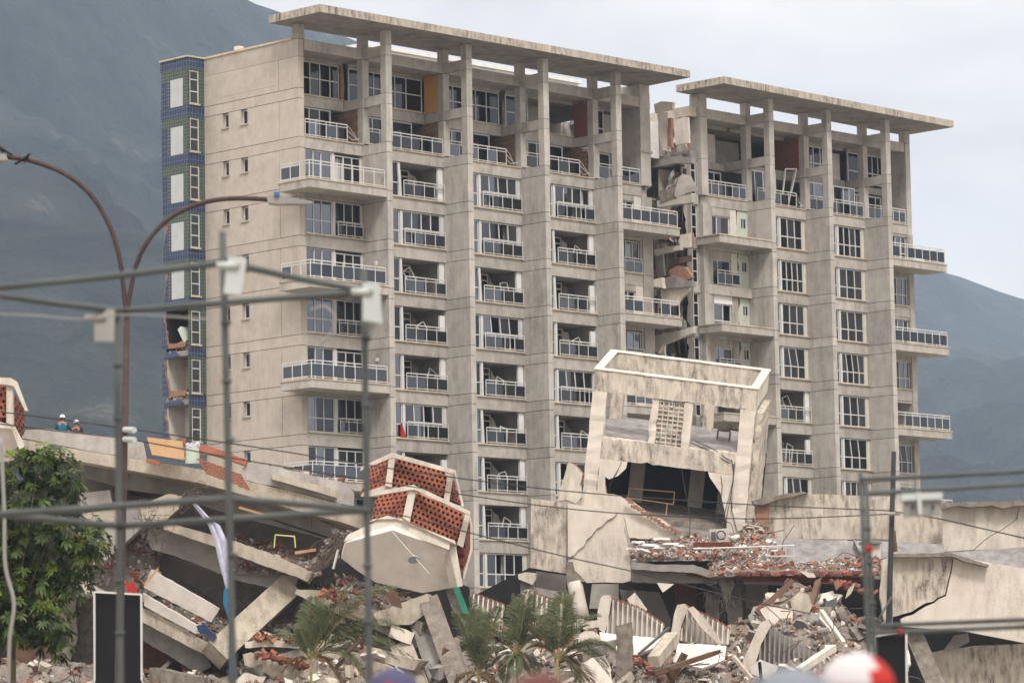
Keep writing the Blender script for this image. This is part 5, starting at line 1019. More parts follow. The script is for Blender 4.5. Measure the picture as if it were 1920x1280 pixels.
for a, b in (((1.6, 4.3, -.05), (1.2, 6.8, -.1)), ((4.75, 4.3, -.02), (5.6, 9.0, -.4)), ((6.5, 4.4, 0), (6.7, 7.4, -.1)), ((7.0, 3.7, -.05), (7.2, 8.6, -.1)), ((7.05, 3.6, -.05), (6.9, 8.8, -.2)), ((6.9, 3.5, -.05), (7.5, 7.0, -.1)), ((5.0, 3.0, .2), (7.0, 3.7, -.05)), ((5.2, 2.9, .2), (7.1, 3.6, -.06))):
    p, q = FBP(*a), FBP(*b); cb.tube([p.lerp(q, i / 6) + fa * (.12 * math.sin(i * 1.1 + a[0])) for i in range(7)], .022, 4)
cb.obj('loose_cable', 'cable', FR)
st = thing('water_tank_stand', 'small grey pot on a stand inside the leaning frame', 'pot', FBP(6.3, 3.2, 2.5)); MB().tube([FBP(6.2, 2.45, 2.5), FBP(6.2, 2.62, 2.5), FBP(6.2, 2.75, 2.5)], .42, 12, 0, .3).obj('pot', 'concrete_broken', st); sm = MB()
for q in (-.3, .3): MB().beam(FBP(6.2 + q, 2.75, 2.5), FBP(6.2 + q, 3.2, 2.5), .06, .06).obj('stand_leg', 'rebar', st)
lone('fallen_wall_panel', ['cream', 'brick_rubble'], 'cream wall panel with brick edge propped left of the leaning frame', 'wall panel', [(1046, 938), (1052, 912), (1066, 866), (1078, 872), (1092, 888), (1086, 920), (1076, 938)], 170, .35, -20, 0, rough=.8)
lone('fallen_wall_panel', 'cream_light', 'pale slab wedged low beside the leaning frame post', 'wall panel', [(1060, 935), (1090, 908), (1090, 932), (1080, 944)], 169.4, .3, rough=.6)
# ------------------------------------------------------------------ rubble
SH = {}
def shard_mesh(kind, m, v):
    key = (kind, m, v)
    if key in SH: return SH[key]
    r = random.Random(v * 7 + len(kind) * 31 + len(m)); mb = MB()
    if kind == 'chunk': rubble_bit(mb, V((0, 0, 0)), .5, 0, .8, r)
    elif kind == 'plate':                                   # ragged flat piece
        n = 11; pg = []
        for i in range(n): a = i * 6.283 / n + r.uniform(-.2, .2); q = .5 * r.uniform(.55, 1.1); pg.append(V((math.cos(a) * q * 1.2, math.sin(a) * q * .8, r.uniform(-.02, .02))))
        mb.add(pg + [p * r.uniform(.88, 1) + V((0, 0, .11)) for p in pg], [tuple(range(n - 1, -1, -1)), tuple(range(n, 2 * n))] + [(i, (i + 1) % n, n + (i + 1) % n, n + i) for i in range(n)])
    elif kind == 'brick':                                   # hollow clay block, open cells on both ends
        mb.box((-.5, -.26, -.22), (.5, .26, -.17)).box((-.5, -.26, .17), (.5, .26, .22)).box((-.5, -.26, -.17), (.5, -.21, .17)).box((-.5, .21, -.17), (.5, .26, .17)).box((-.5, -.03, -.17), (.5, .03, .17)).box((-.1, -.21, -.16), (.1, .21, .16))
    else: mb.box((-.5, -.05, -.03), (.5, .05, .03))
    me = bpy.data.meshes.new(kind + '_' + m); me.from_pydata(mb.v, [], mb.f); me.materials.append(MT[m]); me.update(); SH[key] = me; return me
def spin(): return M.Rotation(rnd.uniform(0, 6.28), 4, 'Z') @ M.Rotation(rnd.gauss(0, .6), 4, 'X') @ M.Rotation(rnd.gauss(0, .6), 4, 'Y')
def loose(name, kind, m, c, s, label, cat, group, rot=None):
    o = bpy.data.objects.new(name, shard_mesh(kind, m, rnd.randrange(9)))
    link(o, None, M.Translation(c) @ (rot or spin()) @ M.Diagonal((s, s, s, 1))); return tag(o, label, cat, group)
ZN = {'in front of the cream low building': [(935, 'left of the palm group'), (1000, 'behind the left palms of the group'), (1065, 'behind the right palms of the group'), (1150, 'between the palms and the stripped pillar'), (1215, 'around the stripped pillar'), (1280, 'below the second ribbed piece'), (1370, 'around the white floor sheet'), (1430, 'left of the grey ribbed piece'), (1500, 'below the upright stone-like slab'), (1570, 'below the fallen cabinet'), (9999, 'behind the right scaffold')],
      'below the pancaked left floors': [(110, 'under the leafy tree'), (280, 'around the black board'), (440, 'below the leaning column'), (560, 'left of the wide palm'), (680, 'behind the wide palm'), (780, 'right of the wide palm'), (9999, 'below the six-sided balcony')]}
def heap(name, mats, prof, d0, d1, ybot, where, seed, n_small, n_big, mix, nu=110, nv=22, small=(.06, .2), big=(.35, .8), amp=.5, skirt=None):
    """mound of debris: a rough surface rising from near to far, small pieces joined as stuff, larger ones loose"""
    x0, x1 = prof[0][0], prof[-1][0]
    def top(px):
        for a, b in zip(prof, prof[1:]):
            if a[0] <= px <= b[0]: return a[1] + (b[1] - a[1]) * (px - a[0]) / (b[0] - a[0])
        return prof[-1][1]
    def P(u_, v_, k=1.):
        px = x0 + (x1 - x0) * u_; py = ybot + (top(px) - ybot) * v_ ** .8; p = U(px, py, d0 + (d1 - d0) * v_)
        p.z += k * (noise.fractal(V((p.x * .9 + seed, p.y * .9, p.z * .9)), .8, 2, 5) * amp); return p
    vs_ = [P(i / nu, j / nv) for i in range(nu + 1) for j in range(nv + 1)]; k = nv + 1
    vs_ += [V((vs_[i * k + nv].x + HV.x * 2.5, vs_[i * k + nv].y + HV.y * 2.5, 0 if skirt is None else vs_[i * k + nv].z - skirt)) for i in range(nu + 1)]; o_ = (nu + 1) * k
    fs = [(i * k + j, (i + 1) * k + j, (i + 1) * k + j + 1, i * k + j + 1) for i in range(nu) for j in range(nv)] + [(i * k + nv, (i + 1) * k + nv, o_ + i + 1, o_ + i) for i in range(nu)]
    tag(MB().add(vs_, fs).obj(name, mats[0]), 'rough mound of dusty broken masonry ' + where, 'rubble', None, 'stuff')
    mb = MB(); wts = [0, 0, 0, 0, 0, 1, 1, 6, 6, 3] + list(range(len(mats))) if len(mats) > 4 else [0, 0, 0, 0, 1, 1, 1, 1, 2, 2, 0, len(mats) - 1]
    for i in range(n_small): rubble_bit(mb, P(rnd.random(), rnd.random()) + V((0, 0, .05)), rnd.uniform(*small) * (1 if rnd.random() < .85 else 1.8), rnd.choice(wts), rnd.uniform(.2, .9))
    for i in range(n_small // 45):
        c = P(rnd.random(), rnd.random()) + V((0, 0, .1)); q = spin().to_3x3(); s_ = rnd.uniform(.22, .32); bm_ = shard_mesh('brick', 'terracotta', 1)
        mb.add([c + (q @ v_.co) * s_ for v_ in bm_.vertices], [tuple(p_.vertices) for p_ in bm_.polygons], min(4, len(mats) - 1) if rnd.random() < .5 else 1)
    tag(mb.obj('debris', mats), 'small broken bricks, plaster and concrete scattered ' + where, 'debris', None, 'stuff')
    for i in range(n_big):
        kind, m, nm, lb = rnd.choice(mix); s = rnd.uniform(*big) * {'brick': .55, 'plank': 2.2}.get(kind, 1)
        c = P(rnd.random(), rnd.random() ** .8) + V((0, 0, .12 * s + .08)); e = c - CAM; px = 960 + FPX * e.dot(_r) / e.dot(_d); zn = next((z for x_, z in ZN.get(where, []) if px < x_), where)
        sz = 'small' if s < big[0] + .3 * (big[1] - big[0]) else ('large' if s > big[0] + .68 * (big[1] - big[0]) else 'medium')
        if kind != 'plank': lb = sz + ' ' + lb
        loose(nm, kind, m, c, s, lb + ' ' + zn, nm.split('_')[-1], (lb.split(' lying')[0] + 's ' + zn))
    rb = MB()
    for i in range(max(8, int(n_big * .7))):
        p = P(rnd.random(), rnd.random()) + V((0, 0, .2)); v = V((rnd.gauss(0, 1), rnd.gauss(0, 1), rnd.gauss(.3, .5))).normalized(); q = [p]
        for j in range(5): v = (v + V((rnd.gauss(0, .3), rnd.gauss(0, .3), rnd.gauss(-.1, .25)))).normalized(); p = p + v * .32; q.append(p)
        rb.tube(q, .019, 4)
    tag(rb.obj('reinforcing_bars', 'rebar'), 'bent reinforcing bars and wires sticking out ' + where, 'rebar', None, 'stuff')
MIX = [('chunk', 'concrete_broken', 'concrete_chunk', 'grey broken concrete chunk lying'), ('plate', 'cream', 'plaster_slab', 'cream plastered wall fragment lying'), ('plate', 'plaster', 'plaster_shard', 'white plaster shard lying'), ('plate', 'concrete_grey', 'slab_fragment', 'flat grey slab fragment lying'), ('chunk', 'beige', 'masonry_chunk', 'beige masonry chunk lying'), ('plank', 'wood_dark', 'timber', 'dark broken timber lying')]
HM = ['concrete_broken', 'brick_rubble', 'plaster', 'cream', 'terracotta', 'wood_dark', 'concrete_grey']
heap('rubble_mound', HM, [(860, 1175), (930, 1180), (1000, 1165), (1080, 1175), (1160, 1200), (1260, 1210), (1340, 1195), (1400, 1165), (1440, 1120), (1480, 1095), (1530, 1110), (1580, 1140), (1640, 1180), (1700, 1210)], 146, 163, 1335, 'in front of the cream low building', 2.2, 3800, 130, MIX, big=(.4, 1.4))
heap('rubble_mound', HM, [(-40, 1245), (120, 1245), (200, 1245), (280, 1268), (400, 1265), (450, 1240), (560, 1215), (640, 1190), (720, 1205), (800, 1250), (870, 1262)], 140, 149.8, 1340, 'below the pancaked left floors', 5.1, 1500, 60, MIX, big=(.4, 1.3))
heap('rubble_mound', HM, [(420, 1000), (470, 1012), (530, 1024), (585, 1045), (600, 1066)], 149.3, 151.5, 1078, 'on the sloping middle floor of the left ruin', 7.7, 700, 10, MIX, 40, 8, (.04, .12), (.2, .4), .12)
heap('rubble_mound', HM, [(225, 1095), (280, 1075), (350, 1115), (420, 1160), (450, 1190)], 149.2, 151, 1205, 'between the tilted white wall sheets and the leaning column', 3.7, 600, 14, MIX, 40, 8, (.05, .14), (.25, .5), .25)
heap('rubble_mound', HM, [(590, 1095), (640, 1075), (700, 1098), (760, 1130), (830, 1150)], 148.6, 152, 1170, 'under the six-sided balcony', 4.4, 600, 16, MIX, 40, 8, (.05, .14), (.25, .5), .25)
heap('rubble_mound', HM, [(130, 985), (170, 965), (230, 960), (290, 990), (300, 1040)], 149.6, 151.5, 1120, 'beside the leafy tree', 8.4, 400, 10, MIX, 30, 8, (.05, .15), (.25, .5), .2)
heap('rubble_mound', ['concrete_grey', 'brick_rubble', 'plaster', 'terracotta'], [(1180, 1016), (1250, 1012), (1330, 1004), (1400, 1000), (1440, 1012), (1470, 1030)], 165.2, 168.2, 1052, 'on the roof deck before the leaning frame', 6.6, 1500, 14, [MIX[2], MIX[3]], 60, 8, (.04, .12), (.25, .5), .08, .7)
heap('rubble_mound', ['concrete_grey', 'brick_rubble', 'plaster', 'terracotta'], [(1330, 1056), (1400, 1050), (1500, 1058), (1560, 1050), (1640, 1046), (1665, 1060)], 163.3, 165.0, 1080, 'along the broken roof edge', 1.6, 1300, 8, [MIX[2]], 60, 6, (.04, .11), (.2, .35), .05, .5)
heap('rubble_mound', ['concrete_broken', 'cream', 'brick_rubble', 'terracotta'], [(1385, 1003), (1410, 978), (1432, 990), (1450, 1004)], 168.4, 169.6, 1022, 'at the foot of the leaning frame right post', 3.1, 260, 10, [MIX[1], MIX[0]], 24, 8, (.05, .16), (.3, .6), .15)
for px, py, s in ((1195, 1018, .9), (1215, 1026, 1.), (1240, 1012, .9), (1232, 1030, .8), (1205, 1034, .8), (1255, 1022, .8), (1188, 1030, .7), (1390, 1026, .9), (1272, 1024, .8)):
    loose('plaster_board', 'plate', 'white_paint', U(px, py, 164.9), s, 'white ceiling board piece on the roof deck beside the cream wall', 'board', 'white ceiling boards on the roof deck', M.Rotation(rnd.uniform(0, 6), 4, 'Z') @ M.Rotation(rnd.uniform(-.3, .3), 4, 'X'))
heap('rubble_mound', HM, [(470, 872), (520, 878), (580, 888), (640, 906), (660, 925)], 149.9, 151.2, 935, 'along the top of the sagging left roof', 5.9, 500, 12, MIX, 40, 6, (.04, .12), (.2, .5), .12, .6)
heap('rubble_mound', HM, [(170, 945), (230, 938), (300, 950), (330, 975), (345, 1000)], 149.9, 151.4, 1010, 'wedged under the upper left beam', 4.9, 520, 16, MIX, 40, 6, (.05, .15), (.3, .7), .2, .8)
heap('rubble_mound', HM, [(400, 1195), (440, 1175), (500, 1165), (560, 1175), (600, 1195)], 148.2, 150.4, 1225, 'in the dark gap right of the leaning column', 9.9, 420, 16, MIX, 40, 6, (.05, .16), (.3, .8), .25, 1.)
# larger pieces one can tell apart
lone('wall_slab', ['cream', 'brick_rubble'], 'large cream wall slab at the bottom right of the palms', 'wall slab', [(1085, 1250), (1110, 1232), (1133, 1228), (1145, 1250), (1150, 1300), (1080, 1300)], 147, .4, 10, 15, rough=1.2)
lone('wall_slab', ['beige', 'concrete_broken'], 'pale stone-like slab standing upright on top of the rubble heap', 'wall slab', [(1482, 1125), (1500, 1108), (1516, 1114), (1523, 1136), (1515, 1152), (1490, 1153)], 158, .5, 10, 5, rough=1.2)
lone('wall_slab', ['cream', 'concrete_broken'], 'cream slab leaning left of the upright stone-like slab', 'wall slab', [(1425, 1142), (1438, 1135), (1470, 1140), (1486, 1140), (1487, 1175), (1470, 1190), (1440, 1168)], 157.5, .4, -10, 10, rough=1)
lone('wall_slab', ['cream_light', 'brick_rubble'], 'cream shard standing behind the second ribbed roof piece', 'wall slab', [(1176, 1122), (1190, 1110), (1214, 1142), (1206, 1148), (1186, 1140)], 161, .25, rough=.6)
lone('broken_pillar', 'concrete_broken', 'stripped concrete pillar with bent bars beside the second ribbed piece', 'pillar', [(1156, 1172), (1186, 1166), (1188, 1220), (1184, 1290), (1152, 1290), (1158, 1220)], 150, .6, rough=1.2)
lone('floor_sheet', 'plaster', 'white floor sheet with a brown patch lying in the heap', 'floor sheet', [(1272, 1205), (1362, 1210), (1358, 1236), (1315, 1252), (1262, 1240)], 153, .12, 0, 55, rough=.6)
lone('floor_sheet', 'plaster', 'white floor sheet beside the stripped concrete pillar', 'floor sheet', [(1124, 1184), (1150, 1188), (1240, 1196), (1225, 1214), (1190, 1228), (1128, 1212)], 152, .12, 0, 55, rough=.6)
lone('floor_sheet', 'grey_white', 'grey white sheet below the grey ribbed piece', 'floor sheet', [(1406, 1250), (1425, 1235), (1460, 1250), (1440, 1275), (1408, 1262)], 148, .12, 0, 20, rough=.6)
lone('cabinet', 'steel', 'crushed grey metal cabinet lying tilted in the dark opening', 'cabinet', [(1546, 1145), (1548, 1128), (1570, 1119), (1566, 1140)], 160, 1.4, 20, 10)
lone('fallen_cabinet', 'black_paint', 'long dark cabinet body fallen towards the right scaffold', 'cabinet', [(1546, 1146), (1566, 1141), (1612, 1180), (1606, 1188), (1580, 1182)], 160.2, .9, 10, 10)
lone('roof_sheet', 'cream_light', 'cream plaster flap hanging from the roof edge', 'plaster flap', [(1232, 1092), (1264, 1094), (1243, 1110)], 163.2, .12, rough=.5)
lone('roof_sheet', 'cream_light', 'cream flap hanging under the brick course', 'plaster flap', [(1497, 1069), (1526, 1074), (1530, 1082), (1515, 1082)], 162.8, .1, rough=.5)
lone('hanging_shard', 'brick_rubble', 'brown brick shard hanging left of the right scaffold', 'shard', [(1563, 1090), (1572, 1084), (1576, 1098), (1568, 1106)], 161.4, .2, rough=.8)
lone('hanging_shard', 'beige', 'narrow beige shard hanging next to the brown brick shard', 'shard', [(1585, 1122), (1590, 1105), (1604, 1092), (1596, 1112)], 161.2, .15, rough=.6)
lone('hanging_slab', ['concrete_grey', 'concrete_broken'], 'grey slab piece hanging at the top of the torn flank between the towers', 'slab', [(1265, 360), (1268, 350), (1272, 335), (1280, 326), (1296, 330), (1307, 354), (1306, 358), (1290, 361), (1270, 371), (1265, 368)], 216.5, .35, 20, 5, rough=.5)
lone('door_panel', 'wood_dark', 'brown door panel leaning at the foot of the six-sided balcony', 'door', [(722, 1112), (738, 1103), (750, 1120), (754, 1140), (735, 1135)], 145.5, .1, rough=.6)
bb = lone('boulder_fragment', 'cream', 'rounded cream wall fragment with a hole among the palms', 'wall fragment', [(1085, 1190), (1095, 1183), (1112, 1182), (1124, 1190), (1128, 1202), (1100, 1204), (1084, 1204)], 149, .5, 0, 10, rough=.8)
RB = [('first ribbed roof piece behind the palms, small and brown', [(884, 1112), (947, 1136), (942, 1160), (886, 1140)], None, 156, 'cream'), ('ribbed roof piece with a rounded cream end behind the palms', [(1003, 1113), (1057, 1134), (1054, 1160), (1003, 1150)], [(973, 1140), (978, 1113), (984, 1105), (994, 1104), (1000, 1112), (998, 1140)], 158, 'cream'),
      ('large ribbed roof piece standing beside the stripped pillar', [(1141, 1121), (1200, 1141), (1246, 1172), (1238, 1196), (1180, 1191), (1136, 1187)], [(1119, 1155), (1126, 1120), (1132, 1115), (1143, 1115), (1147, 1122), (1140, 1160), (1134, 1188), (1124, 1180)], 156, 'cream'),
      ('ribbed roof piece crossed by a fallen cream strip', [(1287, 1137), (1350, 1168), (1370, 1181), (1366, 1208), (1274, 1201)], [(1256, 1196), (1264, 1150), (1270, 1133), (1284, 1131), (1290, 1140), (1278, 1170), (1273, 1203), (1262, 1205)], 155, 'cream'),
      ('grey ribbed roof piece at the lower right of the heap', [(1440, 1172), (1530, 1224), (1522, 1262), (1412, 1250)], [(1392, 1240), (1410, 1200), (1425, 1168), (1440, 1160), (1446, 1172), (1428, 1205), (1414, 1250), (1400, 1262)], 151, 'steel')]
for lb, body, cap, d_, m_ in RB:
    t_ = thing('ribbed_roof_piece', lb, 'roof piece', U(sum(p[0] for p in body) / len(body), max(p[1] for p in body), d_))
    part('web', 'plaster_grey' if m_ == 'steel' else 'plaster', t_, body, d_ + .25, .2, 5)
    x0 = min(p[0] for p in body); x1 = max(p[0] for p in body); n_ = max(4, int((x1 - x0) / 9))
    def edge(px, hi, body=body):
        ys = []
        for a, b in zip(body, body[1:] + body[:1]):
            if min(a[0], b[0]) <= px <= max(a[0], b[0]) and a[0] != b[0]: ys.append(a[1] + (b[1] - a[1]) * (px - a[0]) / (b[0] - a[0]))
        return (min(ys), max(ys)) if ys else (0, 0)
    for i in range(n_):
        px = x0 + (x1 - x0) * (i + .5) / n_; ya, yb = edge(px, 0)
        if yb - ya > 6: MB().beam(U(px, ya, d_), U(px - 2, yb, d_ - .2), .07, .16, HV).obj('rib', 'plaster_grey' if m_ == 'steel' else 'cream', t_)
        if yb - ya > 6 and m_ != 'steel': MB().obox(U(px, ya - 1.5, d_ + .1), _r * .09 - _u * .05, _u * .06, HV * .14).obj('brick', 'brick_rubble', t_)
    if cap: part('rounded_end', ['cream', 'concrete_broken'], t_, cap, d_ - .1, .7, -10, 0, rough=.4)
lone('fallen_strip', ['cream', 'brick_rubble'], 'long cream strip fallen across the crossed ribbed piece', 'strip', [(1288, 1140), (1300, 1136), (1330, 1168), (1355, 1206), (1346, 1206), (1318, 1180)], 154.2, .25, rough=.6)
for lb, a, b, wd, m_ in (('dark steel bar propped between the ribbed pieces', (1198, 1225, 149), (1255, 1176, 151), .09, 'steel'), ('slanting timber at the foot of the grey ribbed piece', (1375, 1230, 148), (1410, 1272, 147), .14, 'beige'), ('thin pipe lying across the heap below the white floor sheet', (1180, 1256, 147), (1330, 1244, 148), .06, 'steel'), ('upright bent steel post at the bottom of the heap', (1424, 1240, 145), (1430, 1300, 145), .1, 'black_paint'), ('white lath in the debris right of the upright slab', (1560, 1185, 156), (1530, 1150, 158), .1, 'plaster'), ('long pale plank in front of the cracked room', (1540, 1145, 157), (1582, 1205, 154), .16, 'cream_light'), ('dusty beam end left of the white floor sheet', (1226, 1240, 150), (1262, 1195, 153), .5, 'beige')): tag(bar(None, 'fallen_bar', m_, a, b, wd), lb, 'bar')
BEAMS = [('long dusty beam sliding down below the leaning column', (455, 1182, 148.5), (610, 1240, 146), .55, 'beige'), ('grey beam stub pointing at the left palm', (470, 1262, 145), (560, 1225, 146.5), .6, 'concrete_grey'), ('broken beam crossing behind the left palm', (600, 1215, 146.5), (740, 1262, 144.5), .6, 'beige'), ('short grey beam under the six-sided balcony', (640, 1128, 148), (720, 1165, 146.8), .5, 'concrete_broken'),
         ('dark beam end below the black bundle', (290, 1262, 146), (385, 1282, 145), .6, 'concrete_broken'), ('pale beam lying right of the left palm', (690, 1222, 145.5), (790, 1248, 144), .5, 'beige'), ('broken beam below the balcony lamp', (735, 1135, 147.5), (800, 1180, 146), .45, 'concrete_broken'), ('beam stub in the heap left of the palm group', (815, 1262, 143.5), (885, 1228, 145.5), .5, 'concrete_grey'), ('long thin beam across the right heap top', (1462, 1182, 156), (1560, 1160, 158), .28, 'concrete_grey'), ('tilted post behind the upright stone-like slab', (1516, 1150, 159), (1536, 1086, 161), .25, 'wood_dark'), ('cream beam at the foot of the round column', (1085, 1172, 160), (1150, 1166, 161), .35, 'cream'), ('grey beam between the palm group and the pillar', (1088, 1232, 148), (1152, 1206, 150), .4, 'concrete_broken'), ('dark timber over the white floor sheet', (1225, 1262, 147), (1345, 1222, 150), .22, 'wood_dark'), ('slab edge leaning on the grey ribbed piece', (1500, 1255, 148), (1560, 1215, 151), .3, 'cream')]
for lb, a, b, wd, m_ in BEAMS:
    p, q = U(*a), U(*b); mb = MB(); x = (q - p).normalized(); y = V((0, 0, 1)).cross(x).normalized(); z = x.cross(y); n = 9; vs_ = []
    for i in range(n + 1):
        c = p.lerp(q, i / n); e = .16 if i in (0, n) else .035
        for sx, sz in ((-1, -1), (1, -1), (1, 1), (-1, 1)): vs_.append(c + y * wd * .5 * (sx + rnd.gauss(0, e)) + z * wd * .45 * (sz + rnd.gauss(0, e)) + x * rnd.gauss(0, e * .8))
    mb.add(vs_, [(i * 4 + j, i * 4 + (j + 1) % 4, i * 4 + 4 + (j + 1) % 4, i * 4 + 4 + j) for i in range(n) for j in range(4)] + [(3, 2, 1, 0), (4 * n, 4 * n + 1, 4 * n + 2, 4 * n + 3)])
    bt = thing('broken_beam', lb, 'beam', p); mb.obj('shaft', m_, bt); rm = MB()
    for i in range(4): e0 = q + y * rnd.uniform(-.3, .3) * wd + z * rnd.uniform(-.3, .3) * wd; rm.tube([e0 - x * .1, e0 + x * .25 + V((rnd.gauss(0, .06), rnd.gauss(0, .06), 0)), e0 + x * .45 + V((rnd.gauss(0, .15), rnd.gauss(0, .15), rnd.gauss(-.1, .1)))], .014, 4)
    tag(rm.obj('rebar', 'rebar', bt), None, None, None, 'stuff')
tag(bar(None, 'timber_batten', 'wood', (448, 951, 149), (500, 966, 149.4), .1), 'thin yellowish batten under the upper roof edge', 'timber')
tag(bar(None, 'metal_trim', 'black_paint', (500, 970, 149.6), (616, 1008, 150), .08), 'dark trim strip along the underside of the roof beam', 'trim')
def brick_line(lb, a, b, n, d):
    t_ = thing('fallen_brick_line', lb, 'bricks', U(a[0], a[1], d))
    for i in range(n):
        s = rnd.random(); o = bpy.data.objects.new('brick', shard_mesh('brick', rnd.choice(['terracotta', 'brick_rubble', 'terracotta_dark']), 1))
        link(o, t_, M.Translation(U(a[0] + (b[0] - a[0]) * s + rnd.gauss(0, 3), a[1] + (b[1] - a[1]) * s + rnd.gauss(0, 3), d + rnd.uniform(-.3, .3))) @ spin() @ M.Diagonal((.3, .3, .3, 1)))
brick_line('hollow bricks strewn along the lower fallen beam under the balcony', (600, 1108), (690, 1148), 26, 147.6); brick_line('red bricks heaped on the lowest left beam', (480, 1224), (580, 1248), 40, 144.6); brick_line('dusty bricks on the slab below the leaning column', (470, 1190), (560, 1200), 22, 145.8); brick_line('red roof tiles broken beside the stripped pillar', (1190, 1232), (1225, 1262), 26, 147.5); brick_line('bricks hanging on below the roof edge by the round column', (1560, 1092), (1640, 1108), 24, 162)
# roof deck equipment
ac = thing('air_conditioner', 'dusty outdoor air conditioner unit among bricks on the roof deck', 'air conditioner', U(1350, 1018, 164.6))
part('casing', 'grey_white', ac, [(1330, 992), (1364, 990), (1367, 1015), (1332, 1017)], 164.6, .4, 0, 8)
ring = [U(1352 + 8 * math.cos(R(i * 30)), 1003 + 8 * math.sin(R(i * 30)), 164.4) for i in range(13)]; MB().tube(ring, .03, 5).obj('fan_ring', 'black_paint', ac); part('louvre_panel', 'steel', ac, [(1333, 997), (1342, 996), (1343, 1012), (1334, 1013)], 164.4, .05)
bw = thing('hollow_brick_row', 'row of hollow bricks with open cells under the air conditioner', 'brick row', U(1335, 1026, 164))
for i in range(11):
    for j in range(2):
        o = bpy.data.objects.new('brick', shard_mesh('brick', 'terracotta', 1)); link(o, bw, M.Translation(U(1303 + 6.6 * i, 1023 - j * 4 - i * .1, 164)) @ M.Rotation(-YAW + math.pi / 2 + .15, 4, 'Z') @ M.Diagonal((.3, .3, .24, 1)))
tag(MB().tube([U(1300, 1028, 163.6), U(1380, 1026, 163.6), U(1490, 1022, 163.8)], .035, 6).obj('white_pipe', 'white_frame'), 'long white pipe lying on the roof deck', 'pipe')
rl = thing('fallen_railing', 'white tubular railing lying on the roof deck by the bricks', 'railing', U(1460, 1042, 164))
for a, b in (((1439, 1030, 164), (1440, 1042, 164)), ((1439, 1027, 164), (1488, 1021, 164)), ((1440, 1042, 164), (1488, 1042, 164)), ((1473, 1024, 164), (1474, 1043, 164)), ((1487, 1021, 164), (1488, 1043, 164))): MB().beam(U(*a), U(*b), .06, .06, HV).obj('rail', 'white_frame', rl)
hb = thing('roof_hatch_box', 'small cream masonry box on the roof deck by the right scaffold', 'box', U(1638, 1048, 165)); part('body', 'cream', hb, [(1624, 1018), (1651, 1018), (1651, 1048), (1624, 1048)], 165, .8, 8); part('cap', 'concrete_grey', hb, [(1620, 1014), (1652, 1013), (1653, 1018), (1620, 1019)], 164.8, 1.1, 8)
tag(bar(None, 'timber_post', 'wood_dark', (1675, 994, 160), (1679, 1034, 160), .14), 'short brown timber post beside the dark utility pole', 'post')
# ------------------------------------------------------------------ leafy tree and palms
def leafmat(name, a, b, tr=.3):
    m = mat(name, a, b, rough=.5, scale=3.5, spec=.35); t = m.node_tree; p = t.nodes['Principled BSDF']; L = t.links.new; o = t.nodes['Material Output']
    tl = N(t, 'ShaderNodeBsdfTranslucent'); src = p.inputs['Base Color'].links[0].from_socket; L(src, tl.inputs[0]); ms = N(t, 'ShaderNodeMixShader'); ms.inputs[0].default_value = tr; L(p.outputs[0], ms.inputs[1]); L(tl.outputs[0], ms.inputs[2]); L(ms.outputs[0], o.inputs[0])
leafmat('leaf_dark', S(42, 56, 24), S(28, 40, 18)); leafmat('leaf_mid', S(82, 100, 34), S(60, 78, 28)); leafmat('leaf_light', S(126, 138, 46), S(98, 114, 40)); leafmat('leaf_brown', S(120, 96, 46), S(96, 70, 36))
leafmat('palm_leaf', S(122, 128, 94), S(92, 100, 72)); leafmat('palm_dry', S(150, 126, 92), S(118, 92, 66)); mat('bark', S(96, 84, 68), S(70, 60, 50), scale=6, bump=.6); mat('palm_stem', S(150, 140, 86), S(120, 108, 62), scale=5)
def leaf(mb, p, dr, nl, L_, wd, mi, droop=.25):
    dr = dr.normalized(); sd_ = dr.cross(nl).normalized(); nl = sd_.cross(dr)
    a = p + dr * L_ * .45; b = p + dr * L_ * .8 - V((0, 0, L_ * droop * .5)); c = p + dr * L_ - V((0, 0, L_ * droop))
    mb.add([p, a + sd_ * wd * .5 - nl * .01, a - sd_ * wd * .5 - nl * .01, b + sd_ * wd * .36, b - sd_ * wd * .36, c], [(0, 2, 1), (1, 2, 4, 3), (3, 4, 5)], mi)
tree = thing('leafy_tree', 'dark green broadleaf tree with drooping leaf clusters at the left edge', 'tree', (U(40, 1300, 92).x, U(40, 1300, 92).y, 0))
TD = 92
blobs = [(30, 880, 70, 40), (90, 868, 60, 36), (115, 925, 45, 45), (50, 950, 90, 50), (140, 900, 22, 22), (20, 1020, 80, 55), (110, 1010, 75, 40), (165, 1035, 48, 42), (60, 1085, 85, 50), (130, 1095, 60, 50), (20, 1150, 70, 60), (90, 1165, 55, 50), (105, 1205, 35, 28), (-60, 1000, 80, 130), (-80, 1150, 90, 90), (-70, 900, 70, 60), (175, 1010, 30, 18), (75, 850, 35, 18), (150, 985, 40, 20)]
cr = MB(); limb = MB(); base = V((U(20, 1330, TD).x, U(20, 1330, TD).y, 0)); fork = U(22, 1200, TD)
limb.tube([base, base.lerp(fork, .5) + V((.1, .1, 0)), fork], .16, 9, 0, .1)
